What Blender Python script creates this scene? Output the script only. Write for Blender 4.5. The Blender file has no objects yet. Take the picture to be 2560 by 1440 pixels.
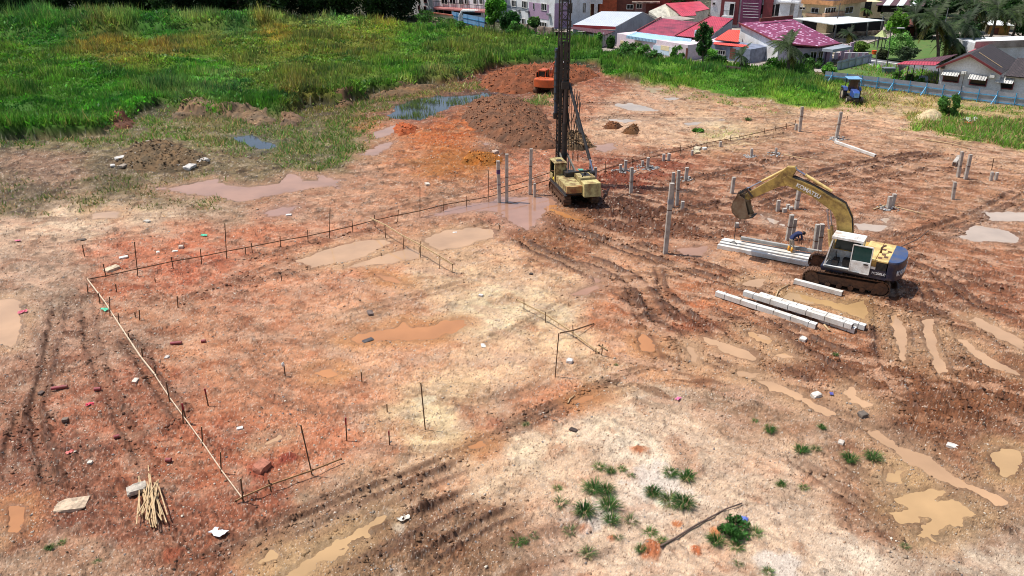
import bpy, bmesh, math, random
import numpy as np
from mathutils import Vector, Matrix
R = math.radians
random.seed(7)
# ---------------------------------------------------------------- camera, sky, sun, exposure
sc = bpy.context.scene
F, TILT, CH = 1991.0, R(25), 18.0
cam_d = bpy.data.cameras.new('camera'); cam = bpy.data.objects.new('camera', cam_d)
sc.collection.objects.link(cam); sc.camera = cam
cam.location = (0, 0, CH); cam.rotation_euler = (R(90) - TILT, 0, 0)
cam_d.sensor_width = 36; cam_d.lens = 36 * F / 2560; cam_d.clip_start = .5; cam_d.clip_end = 6000
SUN_EL, SUN_AZ = R(66), R(168)          # azimuth measured in the x-y plane, towards the sun
wd = bpy.data.worlds.new('World'); sc.world = wd; wd.use_nodes = True
nt = wd.node_tree; nt.nodes.clear()
sky = nt.nodes.new('ShaderNodeTexSky'); sky.sky_type = 'NISHITA'; sky.sun_disc = False
sky.sun_elevation = SUN_EL; sky.sun_rotation = R(90) - SUN_AZ; sky.air_density = 1.2; sky.dust_density = 2.0
bg = nt.nodes.new('ShaderNodeBackground'); bg.inputs[1].default_value = .112
wo = nt.nodes.new('ShaderNodeOutputWorld')
nt.links.new(sky.outputs[0], bg.inputs[0]); nt.links.new(bg.outputs[0], wo.inputs[0])
ld = bpy.data.lights.new('sun', 'SUN'); ld.energy = 4.2; ld.angle = R(.5); ld.color = (1, .965, .91)
sun = bpy.data.objects.new('sun', ld); sc.collection.objects.link(sun)
sd = Vector((math.cos(SUN_EL) * math.cos(SUN_AZ), math.cos(SUN_EL) * math.sin(SUN_AZ), math.sin(SUN_EL)))
sun.rotation_euler = (-sd).to_track_quat('-Z', 'Y').to_euler()
sun.location = (0, 0, 60)
sc.view_settings.view_transform = 'Standard'; sc.view_settings.look = 'None'
sc.view_settings.exposure = 0.24; sc.view_settings.gamma = 1
sc.cycles.use_denoising = True; sc.cycles.filter_width = 1.0
try:
    sc.cycles.max_bounces = 5; sc.cycles.transparent_max_bounces = 6; sc.cycles.caustics_reflective = False; sc.cycles.caustics_refractive = False
except Exception: pass

# ---------------------------------------------------------------- measured points of the photograph -> places on the ground
def ray(px, py):
    u = (px - 1280) / F; v = (720 - py) / F
    return u, math.cos(TILT) + v * math.sin(TILT), -math.sin(TILT) + v * math.cos(TILT)
def G(px, py, z=0.0):
    r = ray(px, py); t = (z - CH) / r[2]; return Vector((r[0] * t, r[1] * t, z))
def P(px, py, Y):
    r = ray(px, py); t = Y / r[1]; return Vector((r[0] * t, Y, CH + r[2] * t))
def Sxy(x, y):
    c, s = math.cos(TILT), math.sin(TILT); d = y * c + CH * s; up = y * s - CH * c
    return 1280 + F * x / d, 720 - F * up / d

# ---------------------------------------------------------------- noise
_rs = np.random.RandomState(11); _perm = _rs.permutation(256); _perm = np.concatenate([_perm, _perm])
_ga = _rs.rand(256) * 2 * np.pi; _gx, _gy = np.cos(_ga), np.sin(_ga)
def pn(x, y, seed=0):
    x = x + seed * 17.37; y = y + seed * 9.71
    xi = np.floor(x).astype(np.int64); yi = np.floor(y).astype(np.int64); xf = x - xi; yf = y - yi
    u = xf * xf * xf * (xf * (xf * 6 - 15) + 10); v = yf * yf * yf * (yf * (yf * 6 - 15) + 10)
    xi &= 255; yi &= 255; x1 = (xi + 1) & 255; y1 = (yi + 1) & 255
    def g(a, b, dx, dy):
        h = _perm[_perm[a] + b]; return _gx[h] * dx + _gy[h] * dy
    a = g(xi, yi, xf, yf); b = g(x1, yi, xf - 1, yf); c = g(xi, y1, xf, yf - 1); d = g(x1, y1, xf - 1, yf - 1)
    ab = a + u * (b - a); return (ab + v * (c + u * (d - c) - ab)) * 1.5
def fbm(x, y, o=3, seed=0):
    s = 0; a = 1.0; t = 0
    for i in range(o):
        s = s + a * pn(x * 2 ** i, y * 2 ** i, seed + i * 3); t += a; a *= .5
    return s / t
def sm(a, b, x):
    t = np.clip((x - a) / (b - a), 0, 1); return t * t * (3 - 2 * t)
def lin(c):
    c = np.asarray(c, float) / 255.0
    return np.where(c < .04045, c / 12.92, ((c + .055) / 1.055) ** 2.4)
ALB = .65      # sunlit picture value -> base colour

# ---------------------------------------------------------------- materials
MATS = {}
def nodes(name):
    m = bpy.data.materials.new(name); m.use_nodes = True; t = m.node_tree
    return m, t, t.nodes['Principled BSDF']
def N(t, k, **kw):
    n = t.nodes.new('ShaderNode' + k)
    for a, b in kw.items():
        if a.startswith('i_'): n.inputs[a[2:].replace('_', ' ')].default_value = b
        else: setattr(n, a, b)
    return n
def mat(name, col, rough=.6, metal=0, dirt=None, amt=.35, scale=1.5, bump=0, bscale=20, spec=.5, stripes=None):
    """paint-like material: base colour, blotches of dirt, fine mottling, optional corrugation (axis, pitch)"""
    if name in MATS: return MATS[name]
    m, t, b = nodes(name); L = t.links.new
    c = tuple(lin(col)) + (1,); d = tuple(lin(dirt if dirt else [v * .6 for v in col])) + (1,)
    tc = N(t, 'TexCoord'); n1 = N(t, 'TexNoise', i_Scale=scale, i_Detail=6.0, i_Roughness=.65)
    L(tc.outputs['Object'], n1.inputs['Vector'])
    r = N(t, 'ValToRGB'); r.color_ramp.elements[0].position = .42; r.color_ramp.elements[1].position = .68
    r.color_ramp.elements[0].color = (0, 0, 0, 1); r.color_ramp.elements[1].color = (amt * 2, amt * 2, amt * 2, 1)
    L(n1.outputs[0], r.inputs[0])
    mx = N(t, 'Mix', data_type='RGBA'); mx.inputs[6].default_value = c; mx.inputs[7].default_value = d
    L(r.outputs[0], mx.inputs[0])
    n2 = N(t, 'TexNoise', i_Scale=scale * 14, i_Detail=3.0); L(tc.outputs['Object'], n2.inputs['Vector'])
    mr = N(t, 'MapRange'); mr.inputs[1].default_value = .25; mr.inputs[2].default_value = .75; mr.inputs[3].default_value = .82; mr.inputs[4].default_value = 1.12
    L(n2.outputs[0], mr.inputs[0])
    m2 = N(t, 'Mix', data_type='RGBA', blend_type='MULTIPLY'); m2.inputs[0].default_value = 1
    L(mx.outputs[2], m2.inputs[6]); L(mr.outputs[0], m2.inputs[7]); L(m2.outputs[2], b.inputs['Base Color'])
    b.inputs['Roughness'].default_value = rough; b.inputs['Metallic'].default_value = metal
    b.inputs['Specular IOR Level'].default_value = spec
    if stripes:
        ax, pitch, dep = stripes
        sx = N(t, 'SeparateXYZ'); L(tc.outputs['Object'], sx.inputs[0])
        mu = N(t, 'Math', operation='MULTIPLY'); mu.inputs[1].default_value = 2 * math.pi / pitch; L(sx.outputs[ax], mu.inputs[0])
        si = N(t, 'Math', operation='SINE'); L(mu.outputs[0], si.inputs[0])
        bp = N(t, 'Bump'); bp.inputs['Distance'].default_value = dep; bp.inputs['Strength'].default_value = 1
        L(si.outputs[0], bp.inputs['Height']); L(bp.outputs[0], b.inputs['Normal'])
    elif bump:
        n3 = N(t, 'TexNoise', i_Scale=bscale, i_Detail=4.0); L(tc.outputs['Object'], n3.inputs['Vector'])
        bp = N(t, 'Bump'); bp.inputs['Distance'].default_value = bump; bp.inputs['Strength'].default_value = 1
        L(n3.outputs[0], bp.inputs['Height']); L(bp.outputs[0], b.inputs['Normal'])
    MATS[name] = m; return m
def mat_tile(name, col, col2, sx, sy, rough=.7, bump=.03, mort=.04, white=0):
    """roof tiles: courses and joints with tiles of uneven tone (object coordinates, u along x, v along the slope)"""
    m, t, b = nodes(name); L = t.links.new
    uv = N(t, 'TexCoord'); br = N(t, 'TexBrick')
    br.inputs['Color1'].default_value = tuple(lin(col)) + (1,); br.inputs['Color2'].default_value = tuple(lin(col2)) + (1,)
    br.inputs['Mortar'].default_value = tuple(lin([c * .45 for c in col])) + (1,); br.inputs['Scale'].default_value = 1
    br.inputs['Mortar Size'].default_value = mort; br.inputs['Brick Width'].default_value = sx; br.inputs['Row Height'].default_value = sy
    br.inputs['Bias'].default_value = -.3
    L(uv.outputs['UV'], br.inputs['Vector']); out = br.outputs['Color']
    if white:
        br.inputs['Color1'].default_value = (0, 0, 0, 1); br.inputs['Color2'].default_value = (1, 1, 1, 1); br.inputs['Mortar'].default_value = (0, 0, 0, 1); br.inputs['Bias'].default_value = 0
        cr = N(t, 'ValToRGB'); cr.color_ramp.interpolation = 'CONSTANT'; e = cr.color_ramp.elements; e[0].color = tuple(lin(col)) + (1,); e[1].position = .30; e[1].color = tuple(lin([c * .86 for c in col])) + (1,)
        n = e.new(1 - white); n.color = tuple(lin(col2)) + (1,); L(out, cr.inputs[0]); out = cr.outputs[0]
    L(out, b.inputs['Base Color'])
    bp = N(t, 'Bump'); bp.inputs['Distance'].default_value = bump; L(br.outputs['Fac'], bp.inputs['Height']); bp.invert = True
    L(bp.outputs[0], b.inputs['Normal']); b.inputs['Roughness'].default_value = rough
    MATS[name] = m; return m
def mat_glass(name, col=(25, 30, 34), rough=.08):
    m, t, b = nodes(name); b.inputs['Base Color'].default_value = tuple(lin(col)) + (1,)
    tc = N(t, 'TexCoord'); n = N(t, 'TexNoise', i_Scale=3.0); t.links.new(tc.outputs['Object'], n.inputs['Vector'])
    mr = N(t, 'MapRange'); mr.inputs[3].default_value = rough; mr.inputs[4].default_value = rough + .12
    t.links.new(n.outputs[0], mr.inputs[0]); t.links.new(mr.outputs[0], b.inputs['Roughness'])
    MATS[name] = m; return m
def mat_attr(name, rough=.9, speck=0, trans=0, bump=0, bscale=30, wet=False, spec=.3):
    """base colour from the mesh colour attribute 'col' with procedural grain"""
    m, t, b = nodes(name); L = t.links.new
    at = N(t, 'Attribute', attribute_name='col'); out = at.outputs['Color']
    tc = N(t, 'TexCoord')
    if speck:
        for sc_, lo, hi, p0, p1 in ((3.3, .84, 1.14, .3, .7), (15.0, .78, 1.2, .3, .7), (42.0, .7, 1.25, .3, .7)):
            n = N(t, 'TexNoise', i_Scale=sc_, i_Detail=3.0, i_Roughness=.6); L(tc.outputs['Object'], n.inputs['Vector'])
            mr = N(t, 'MapRange'); mr.inputs[1].default_value = p0; mr.inputs[2].default_value = p1; mr.inputs[3].default_value = lo; mr.inputs[4].default_value = hi
            L(n.outputs[0], mr.inputs[0])
            mm = N(t, 'Mix', data_type='RGBA', blend_type='MULTIPLY'); mm.inputs[0].default_value = speck
            L(out, mm.inputs[6]); L(mr.outputs[0], mm.inputs[7]); out = mm.outputs[2]
        v = N(t, 'TexVoronoi', i_Scale=9.0); L(tc.outputs['Object'], v.inputs['Vector'])   # pale pebbles
        lt = N(t, 'Math', operation='LESS_THAN'); lt.inputs[1].default_value = .17; L(v.outputs['Distance'], lt.inputs[0])
        sp = N(t, 'SeparateColor'); L(v.outputs['Color'], sp.inputs[0])
        gt = N(t, 'Math', operation='GREATER_THAN'); gt.inputs[1].default_value = .72; L(sp.outputs[0], gt.inputs[0])
        mu = N(t, 'Math', operation='MULTIPLY'); L(lt.outputs[0], mu.inputs[0]); L(gt.outputs[0], mu.inputs[1])
        wa = N(t, 'Attribute', attribute_name='dry'); mu2 = N(t, 'Math', operation='MULTIPLY'); L(mu.outputs[0], mu2.inputs[0]); L(wa.outputs['Fac'], mu2.inputs[1])
        mm = N(t, 'Mix', data_type='RGBA'); mm.inputs[7].default_value = (.5, .43, .35, 1)
        L(mu2.outputs[0], mm.inputs[0]); L(out, mm.inputs[6]); out = mm.outputs[2]
    L(out, b.inputs['Base Color']); b.inputs['Roughness'].default_value = rough; b.inputs['Specular IOR Level'].default_value = spec
    if wet:
        w = N(t, 'Attribute', attribute_name='wet'); mr = N(t, 'MapRange'); mr.inputs[3].default_value = rough; mr.inputs[4].default_value = .42
        L(w.outputs['Fac'], mr.inputs[0]); L(mr.outputs[0], b.inputs['Roughness'])
    if bump:
        n3 = N(t, 'TexNoise', i_Scale=bscale, i_Detail=5.0, i_Roughness=.7); L(tc.outputs['Object'], n3.inputs['Vector'])
        bp = N(t, 'Bump'); bp.inputs['Distance'].default_value = bump; bp.inputs['Strength'].default_value = .9
        L(n3.outputs[0], bp.inputs['Height']); L(bp.outputs[0], b.inputs['Normal'])
    if trans:
        tr = N(t, 'BsdfTranslucent'); L(out, tr.inputs[0]); ms = N(t, 'MixShader'); ms.inputs[0].default_value = trans
        L(b.outputs[0], ms.inputs[1]); L(tr.outputs[0], ms.inputs[2]); L(ms.outputs[0], t.nodes['Material Output'].inputs[0])
    MATS[name] = m; return m

# ---------------------------------------------------------------- objects and mesh building
COL = sc.collection
def tag(o, label=None, cat=None, group=None, kind=None):
    if label: o['label'] = label
    if cat: o['category'] = cat
    if group: o['group'] = group
    if kind: o['kind'] = kind
    return o
def thing(name, label, cat, loc=(0, 0, 0), rz=0, group=None):
    o = bpy.data.objects.new(name, None); COL.objects.link(o); o.empty_display_size = .3
    o.location = loc; o.rotation_euler = (0, 0, rz); return tag(o, label, cat, group)
def mobj(name, me, m, parent=None):
    o = bpy.data.objects.new(name, me); COL.objects.link(o)
    if m is not None:
        for k in (m if isinstance(m, (list, tuple)) else [m]): me.materials.append(k)
    if parent: o.parent = parent
    return o
def raw_mesh(name, v, f, smooth=False, attrs=None):
    """v (n,3), f (m,k) arrays"""
    v = np.asarray(v, np.float32); f = np.asarray(f, np.int32); me = bpy.data.meshes.new(name)
    me.vertices.add(len(v)); me.vertices.foreach_set('co', v.ravel())
    k = f.shape[1]; me.loops.add(f.size); me.loops.foreach_set('vertex_index', f.ravel())
    me.polygons.add(len(f)); me.polygons.foreach_set('loop_start', np.arange(0, f.size, k, dtype=np.int32))
    me.polygons.foreach_set('loop_total', np.full(len(f), k, np.int32))
    if smooth: me.polygons.foreach_set('use_smooth', np.ones(len(f), bool))
    for an, av in (attrs or {}).items():
        av = np.asarray(av, np.float32)
        if av.ndim == 2:
            if av.shape[1] == 3: av = np.concatenate([av, np.ones((len(av), 1), np.float32)], 1)
            a = me.attributes.new(an, 'FLOAT_COLOR', 'POINT'); a.data.foreach_set('color', av.ravel())
        else:
            a = me.attributes.new(an, 'FLOAT', 'POINT'); a.data.foreach_set('value', av)
    me.update(); return me
class MB:
    def __init__(s): s.v = []; s.f = []; s.mi = []; s.uv = {}
    def add(s, vs, fs, mi=0):
        b = len(s.v); s.v += [tuple(p) for p in vs]; s.f += [[b + i for i in f] for f in fs]; s.mi += [mi] * len(fs); return s
    def box(s, c, d, rz=0, mi=0, M=None):
        x, y, z = d[0] / 2, d[1] / 2, d[2] / 2
        vs = [Vector((i * x, j * y, k * z)) for k in (-1, 1) for j in (-1, 1) for i in (-1, 1)]
        M_ = Matrix.Translation(c) @ (M if M else Matrix.Rotation(rz, 4, 'Z'))
        return s.add([M_ @ p for p in vs], [(0, 2, 3, 1), (4, 5, 7, 6), (0, 1, 5, 4), (2, 6, 7, 3), (0, 4, 6, 2), (1, 3, 7, 5)], mi)
    def b2(s, lo, hi, mi=0):
        return s.box([(a + b) / 2 for a, b in zip(lo, hi)], [abs(b - a) for a, b in zip(lo, hi)], 0, mi)
    def bar(s, a, b, w, h=None, mi=0, up=(0, 0, 1)):
        a, b = Vector(a), Vector(b); d = b - a; L = d.length; d.normalize(); up = Vector(up)
        if abs(d.dot(up)) > .98: up = Vector((0, 1, 0))
        sx = d.cross(up).normalized(); uz = sx.cross(d)
        M = Matrix((sx, d, uz)).transposed().to_4x4()
        return s.box((a + b) / 2, (w, L, h or w), 0, mi, M)
    def cyl(s, a, b, r, r2=None, n=12, mi=0, caps=True):
        a, b = Vector(a), Vector(b); r2 = r if r2 is None else r2; d = (b - a).normalized()
        up = Vector((0, 0, 1)) if abs(d.z) < .95 else Vector((1, 0, 0)); x = d.cross(up).normalized(); y = d.cross(x)
        vs = []
        for p, q in ((a, r), (b, r2)):
            for i in range(n):
                t = 2 * math.pi * i / n; vs.append(p + x * (q * math.cos(t)) + y * (q * math.sin(t)))
        fs = [(i, (i + 1) % n, n + (i + 1) % n, n + i) for i in range(n)]
        if caps: fs += [tuple(range(n))[::-1], tuple(range(n, 2 * n))]
        return s.add(vs, fs, mi)
    def tube(s, pts, r, n=6, mi=0):
        pts = [Vector(p) for p in pts]; rr = r if isinstance(r, (list, tuple)) else [r] * len(pts); vs = []; px = None
        for i, p in enumerate(pts):
            d = (pts[min(i + 1, len(pts) - 1)] - pts[max(i - 1, 0)]).normalized()
            if px is None: px = d.cross(Vector((0, 0, 1)) if abs(d.z) < .9 else Vector((1, 0, 0))).normalized()
            px = (px - d * px.dot(d)).normalized(); py = d.cross(px)
            for k in range(n):
                t = 2 * math.pi * k / n; vs.append(p + px * (rr[i] * math.cos(t)) + py * (rr[i] * math.sin(t)))
        fs = [(i * n + k, i * n + (k + 1) % n, (i + 1) * n + (k + 1) % n, (i + 1) * n + k) for i in range(len(pts) - 1) for k in range(n)]
        fs += [tuple(range(n))[::-1], tuple(range((len(pts) - 1) * n, len(pts) * n))]
        return s.add(vs, fs, mi)
    def prism(s, poly, y0, y1, mi=0, axis='y'):
        """poly: (x,z) outline extruded in y (or (x,y) outline extruded in z)"""
        n = len(poly)
        if axis == 'y': vs = [(p[0], y0, p[1]) for p in poly] + [(p[0], y1, p[1]) for p in poly]
        elif axis == 'z': vs = [(p[0], p[1], y0) for p in poly] + [(p[0], p[1], y1) for p in poly]
        else: vs = [(y0, p[0], p[1]) for p in poly] + [(y1, p[0], p[1]) for p in poly]
        fs = [tuple(range(n)), tuple(range(n, 2 * n))[::-1]] + [(i, n + i, n + (i + 1) % n, (i + 1) % n) for i in range(n)]
        return s.add(vs, fs, mi)
    def quad(s, a, b, c, d, th=0.0, mi=0, uv=None):
        """a slab: four corners, thickness th downwards along its normal; uv=(w,h) gives metres across a-b and a-d"""
        a, b, c, d = map(Vector, (a, b, c, d))
        nn = (b - a).cross(d - a).normalized() * th; base = len(s.f)
        if th: s.add([a, b, c, d, a - nn, b - nn, c - nn, d - nn], [(0, 1, 2, 3), (7, 6, 5, 4), (0, 4, 5, 1), (1, 5, 6, 2), (2, 6, 7, 3), (3, 7, 4, 0)], mi)
        else: s.add([a, b, c, d], [(0, 1, 2, 3)], mi)
        if uv:
            w = (b - a).normalized(); h = nn.cross(w).normalized() if th else (b - a).cross(d - a).normalized().cross(w)
            s.uv[base] = [((p - a).dot(w), (p - a).dot(h)) for p in (a, b, c, d)]
        return s
    def sph(s, c, r, n=8, m=6, mi=0, sc=(1, 1, 1)):
        c = Vector(c); vs = [c + Vector((0, 0, r * sc[2]))]
        for j in range(1, m):
            a = math.pi * j / m
            for i in range(n):
                t = 2 * math.pi * i / n; vs.append(c + Vector((r * sc[0] * math.sin(a) * math.cos(t), r * sc[1] * math.sin(a) * math.sin(t), r * sc[2] * math.cos(a))))
        vs.append(c - Vector((0, 0, r * sc[2]))); fs = [(0, 1 + i, 1 + (i + 1) % n) for i in range(n)]
        for j in range(m - 2):
            o = 1 + j * n; fs += [(o + i, o + n + i, o + n + (i + 1) % n, o + (i + 1) % n) for i in range(n)]
        o = 1 + (m - 2) * n; fs += [(o + i, len(vs) - 1, o + (i + 1) % n) for i in range(n)]
        return s.add(vs, fs, mi)
    def build(s, name, m, parent=None, bevel=0, smooth=False):
        me = bpy.data.meshes.new(name); me.from_pydata(s.v, [], s.f); me.polygons.foreach_set('material_index', s.mi)
        if s.uv:
            l = me.uv_layers.new(name='UVMap')
            for fi, cs in s.uv.items():
                for li, cuv in zip(me.polygons[fi].loop_indices, cs): l.data[li].uv = cuv
        bm = bmesh.new(); bm.from_mesh(me)
        if not s.uv: bmesh.ops.recalc_face_normals(bm, faces=bm.faces)
        bm.to_mesh(me); bm.free()
        if smooth: me.polygons.foreach_set('use_smooth', [True] * len(me.polygons))
        o = mobj(name, me, m, parent)
        if bevel:
            b = o.modifiers.new('bevel', 'BEVEL'); b.width = bevel; b.segments = 2; b.limit_method = 'ANGLE'; b.angle_limit = R(40)
        return o
def copy_tree(root, loc=None, rz=None, label=None, scale=None, kids=True):
    r = root.copy(); COL.objects.link(r)
    if loc is not None: r.location = loc
    if rz is not None: r.rotation_euler = (0, 0, rz)
    if scale is not None: r.scale = scale if hasattr(scale, '__len__') else (scale,) * 3
    if label: r['label'] = label
    if kids:
        for ch in list(root.children):
            c = ch.copy(); COL.objects.link(c); c.parent = r; c.matrix_parent_inverse = ch.matrix_parent_inverse.copy()
            for g in list(ch.children):
                d = g.copy(); COL.objects.link(d); d.parent = c
    return r
def text_mesh(name, txt, size, M, m, parent, bold=0.0, ext=.006):
    cu = bpy.data.curves.new(name, 'FONT'); cu.body = txt; cu.size = size; cu.extrude = ext; cu.offset = bold
    cu.align_x = 'CENTER'; cu.align_y = 'CENTER'
    t = bpy.data.objects.new(name + '_curve', cu); COL.objects.link(t)
    dg = bpy.context.evaluated_depsgraph_get(); me = bpy.data.meshes.new_from_object(t.evaluated_get(dg))
    bpy.data.objects.remove(t); bpy.data.curves.remove(cu)
    me.transform(M); me.materials.clear(); return mobj(name, me, m, parent)
# ================================================================ THE GROUND
NR, NC, Y0, Y1, KW = 940, 1340, 14.5, 262.0, .80
LA = math.log(Y1 / Y0) / (NR - 1)
_y = Y0 * np.exp(np.arange(NR) * LA); _k = np.linspace(-KW, KW, NC)
GX = (_k[None, :] * (.906 * _y[:, None] + 7.6)).ravel(); GY = np.repeat(_y, NC)
PX, PY = Sxy(GX, GY)
def wpoly(pts): return np.array([G(*p)[:2] for p in pts])
def near(X, Y, W, m):
    lo = W.min(0) - m; hi = W.max(0) + m
    return np.nonzero((X > lo[0]) & (X < hi[0]) & (Y > lo[1]) & (Y < hi[1]))[0]
def sdist(x, y, W):
    """signed distance to a closed outline (negative inside)"""
    n = len(W); d2 = np.full(x.shape, 1e9); ins = np.zeros(x.shape, bool)
    for i in range(n):
        a = W[i]; b = W[(i + 1) % n]; e = b - a; L = e @ e + 1e-9
        t = np.clip(((x - a[0]) * e[0] + (y - a[1]) * e[1]) / L, 0, 1)
        d2 = np.minimum(d2, (x - a[0] - t * e[0]) ** 2 + (y - a[1] - t * e[1]) ** 2)
        c = (a[1] > y) != (b[1] > y)
        with np.errstate(divide='ignore', invalid='ignore'):
            ins ^= c & (x < (b[0] - a[0]) * (y - a[1]) / (b[1] - a[1] + 1e-12) + a[0])
    return np.where(ins, -1, 1) * np.sqrt(d2)
def ldist(x, y, W):
    """distance to an open line, the side and the length along it"""
    d2 = np.full(x.shape, 1e9); al = np.zeros(x.shape); sg = np.zeros(x.shape); acc = 0
    for i in range(len(W) - 1):
        a = W[i]; e = W[i + 1] - a; L = math.sqrt(e @ e) + 1e-9
        t = np.clip(((x - a[0]) * e[0] + (y - a[1]) * e[1]) / L ** 2, 0, 1)
        q = (x - a[0] - t * e[0]) ** 2 + (y - a[1] - t * e[1]) ** 2; m = q < d2
        d2 = np.where(m, q, d2); al = np.where(m, acc + t * L, al); sg = np.where(m, np.sign((x - a[0]) * e[1] - (y - a[1]) * e[0]), sg); acc += L
    return np.sqrt(d2) * sg, al, acc
# soil colours met with at measured places
SOIL = """0 570 208 180 156|200 560 214 190 166|400 545 210 184 158|100 650 190 160 138|300 620 200 125 95|450 600 205 130 98|300 730 190 122 92|500 650 200 120 90|650 600 200 130 98|800 580 200 142 112|700 660 200 140 108|900 700 205 150 118|100 760 165 138 118|150 850 168 132 112|60 950 172 125 100|200 900 180 132 108|300 850 172 130 106|400 800 190 138 108|500 900 200 142 108|350 950 178 112 84|250 1050 182 114 85|100 1100 165 105 80|150 1250 158 102 77|300 1300 160 103 78|60 1400 178 145 120|450 1150 184 120 90|600 1100 186 112 82|700 1000 205 142 108|500 1300 172 106 78|650 1280 178 106 78|800 1100 200 130 97|900 1000 210 150 116|1100 1000 218 188 150|1250 920 222 186 152|1150 700 213 180 146|1200 780 222 202 168|1350 760 222 200 166|1000 780 205 158 124|1300 680 213 175 142|1350 850 222 188 152|1000 900 210 160 126|1450 850 222 192 156|1550 850 214 168 134|1480 950 214 180 146|1100 1050 224 202 164|1200 1080 192 120 90|1400 1000 196 138 105|1000 1200 204 172 142|1300 1130 225 202 174|1500 1050 226 206 182|1450 1200 216 186 160|1650 1150 230 212 192|1750 1100 218 192 168|1900 1200 214 188 164|1600 1280 224 206 190|2050 1400 222 204 186|1850 1400 212 184 160|900 1350 150 116 86|1100 1300 168 132 104|1200 1380 164 126 96|800 1300 192 164 136|1400 1350 200 164 140|1500 1400 222 196 172|1700 1000 192 166 142|1850 1020 172 138 112|2000 1060 182 146 118|2100 1150 188 150 122|2200 1200 158 116 88|2350 1050 142 90 58|2450 950 146 90 56|2400 1150 152 106 78|2500 1300 152 120 96|2350 1420 190 168 148|2500 1400 200 182 164|2200 900 158 104 72|2100 850 186 128 94|1950 800 192 138 104|2300 750 160 106 74|2500 700 178 116 84|2400 620 184 128 96|2500 500 186 138 106|1750 750 196 128 90|1650 800 188 118 84|1700 620 192 134 102|1500 640 198 150 118|1400 600 168 112 76|1600 560 132 82 54|1750 540 155 104 76|1600 450 140 72 46|1550 470 112 68 44|1450 520 92 54 36|1700 470 178 126 98|1850 540 158 106 78|1950 560 168 116 86|2200 480 182 130 100|2000 400 182 140 112|1850 420 174 118 86|2250 380 188 146 116|2400 450 186 140 110|2100 330 198 152 122|1800 340 216 194 156|1700 330 214 178 148|1550 330 210 172 142|1450 250 195 138 108|1600 250 202 158 128|1500 200 176 110 80|1850 270 202 162 132|2100 280 213 176 146|2250 330 213 176 146|2500 370 202 164 134|2300 270 196 170 128|2450 300 190 168 120|1250 450 202 140 110|1150 420 186 116 66|1120 395 190 110 50|1050 400 200 138 102|1000 340 198 118 68|1100 330 200 112 56|1050 300 198 120 80|1000 470 192 142 112|1150 480 184 140 112|900 500 196 150 122|1350 420 196 132 102|1300 540 200 148 126|1250 350 150 98 66|1250 200 140 78 50|100 420 160 128 106|50 480 128 108 82|300 450 128 112 82|500 350 140 128 92|700 350 118 112 70|200 350 140 126 92|400 480 150 130 102|600 400 138 122 88|800 400 118 112 72|500 520 178 152 128|750 520 186 142 116|900 430 190 148 122|850 370 130 122 78|200 250 52 62 24|500 220 60 66 26|800 220 60 66 26|1000 180 60 68 26|600 110 92 88 36|350 130 90 84 38|100 100 52 64 26|1200 120 66 72 30|1600 165 66 76 30|1900 210 78 86 34|0 300 52 62 24|1400 165 60 70 28|2150 215 140 130 76|1500 430 176 96 64|1680 400 186 130 100|1300 260 160 104 74|2000 560 172 118 88|1460 700 212 176 142|1560 760 196 132 96|1850 640 200 150 116|1700 900 208 158 120|2000 880 172 118 84|1640 690 196 150 118|1600 30 92 92 66|1900 60 96 96 76|2300 60 84 92 56|2500 90 96 100 62|2200 150 110 120 70|1300 60 80 90 50|1750 100 110 110 86|2000 110 110 106 86|2400 180 120 118 90|2200 10 90 96 60|1500 90 110 104 84|1100 45 80 84 54|2560 200 120 118 90"""
SOIL = SOIL.replace('1200 1080 192 120 90', '1200 1080 196 150 120'); SOIL = np.array([[float(v) for v in r.split()] for r in SOIL.split('|')]); SOIL[:, 2:] = np.clip(SOIL[:, 2:] * (1 + (SOIL[:, 2:].mean(1, keepdims=True) - 140) / 140 * .14), 10, 245)
def idw(px, py, T, eps=350.0, ax=.75):
    out = np.zeros((len(px), T.shape[1] - 2))
    for s in range(0, len(px), 60000):
        a = px[s:s + 60000]; b = py[s:s + 60000]; yy = np.maximum(b, -40)
        sc_ = 700.0 / (yy + 260.0)          # far away a pixel spans more ground
        d2 = (((a[:, None] - T[None, :, 0]) * ax) ** 2 + ((yy[:, None] - T[None, :, 1]) * 1.5) ** 2) * (sc_ ** 2)[:, None] + eps
        w = d2 ** -2.2; out[s:s + 60000] = (w @ T[:, 2:]) / w.sum(1)[:, None]
    return out
wx = fbm(GX / 5, GY / 5, 3, 1) * 2.2 + fbm(GX / 1.1, GY / 1.1, 3, 4) * .5; wy = fbm(GX / 5, GY / 5, 3, 2) * 2.6 + fbm(GX / 1.1, GY / 1.1, 3, 8) * .6
qx, qy = Sxy(GX + wx, np.maximum(GY + wy, 13.5))
SC = idw(qx, qy, SOIL)                      # picture colours 0..255
lum = SC @ np.array([.3, .6, .1])
rough = np.clip((185 - lum) / 95, .12, 1.0)
# anisotropic scrape marks
def aniso(ang, L, w, seed, o=3):
    c, s = math.cos(R(ang)), math.sin(R(ang)); return fbm((GX * c + GY * s) / L, (-GX * s + GY * c) / w, o, seed)
lf = sm(1750, 1350, PX); st = lf * aniso(33, 4.5, .33, 21) + (1 - lf) * aniso(-38, 4.5, .30, 24)
st2 = lf * aniso(55, 2.5, .16, 31, 2) + (1 - lf) * aniso(-20, 2.5, .16, 34, 2)
H1 = fbm(GX / 14, GY / 14, 2, 41) * .12 + fbm(GX / 4, GY / 4, 3, 42) * .06
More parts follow.
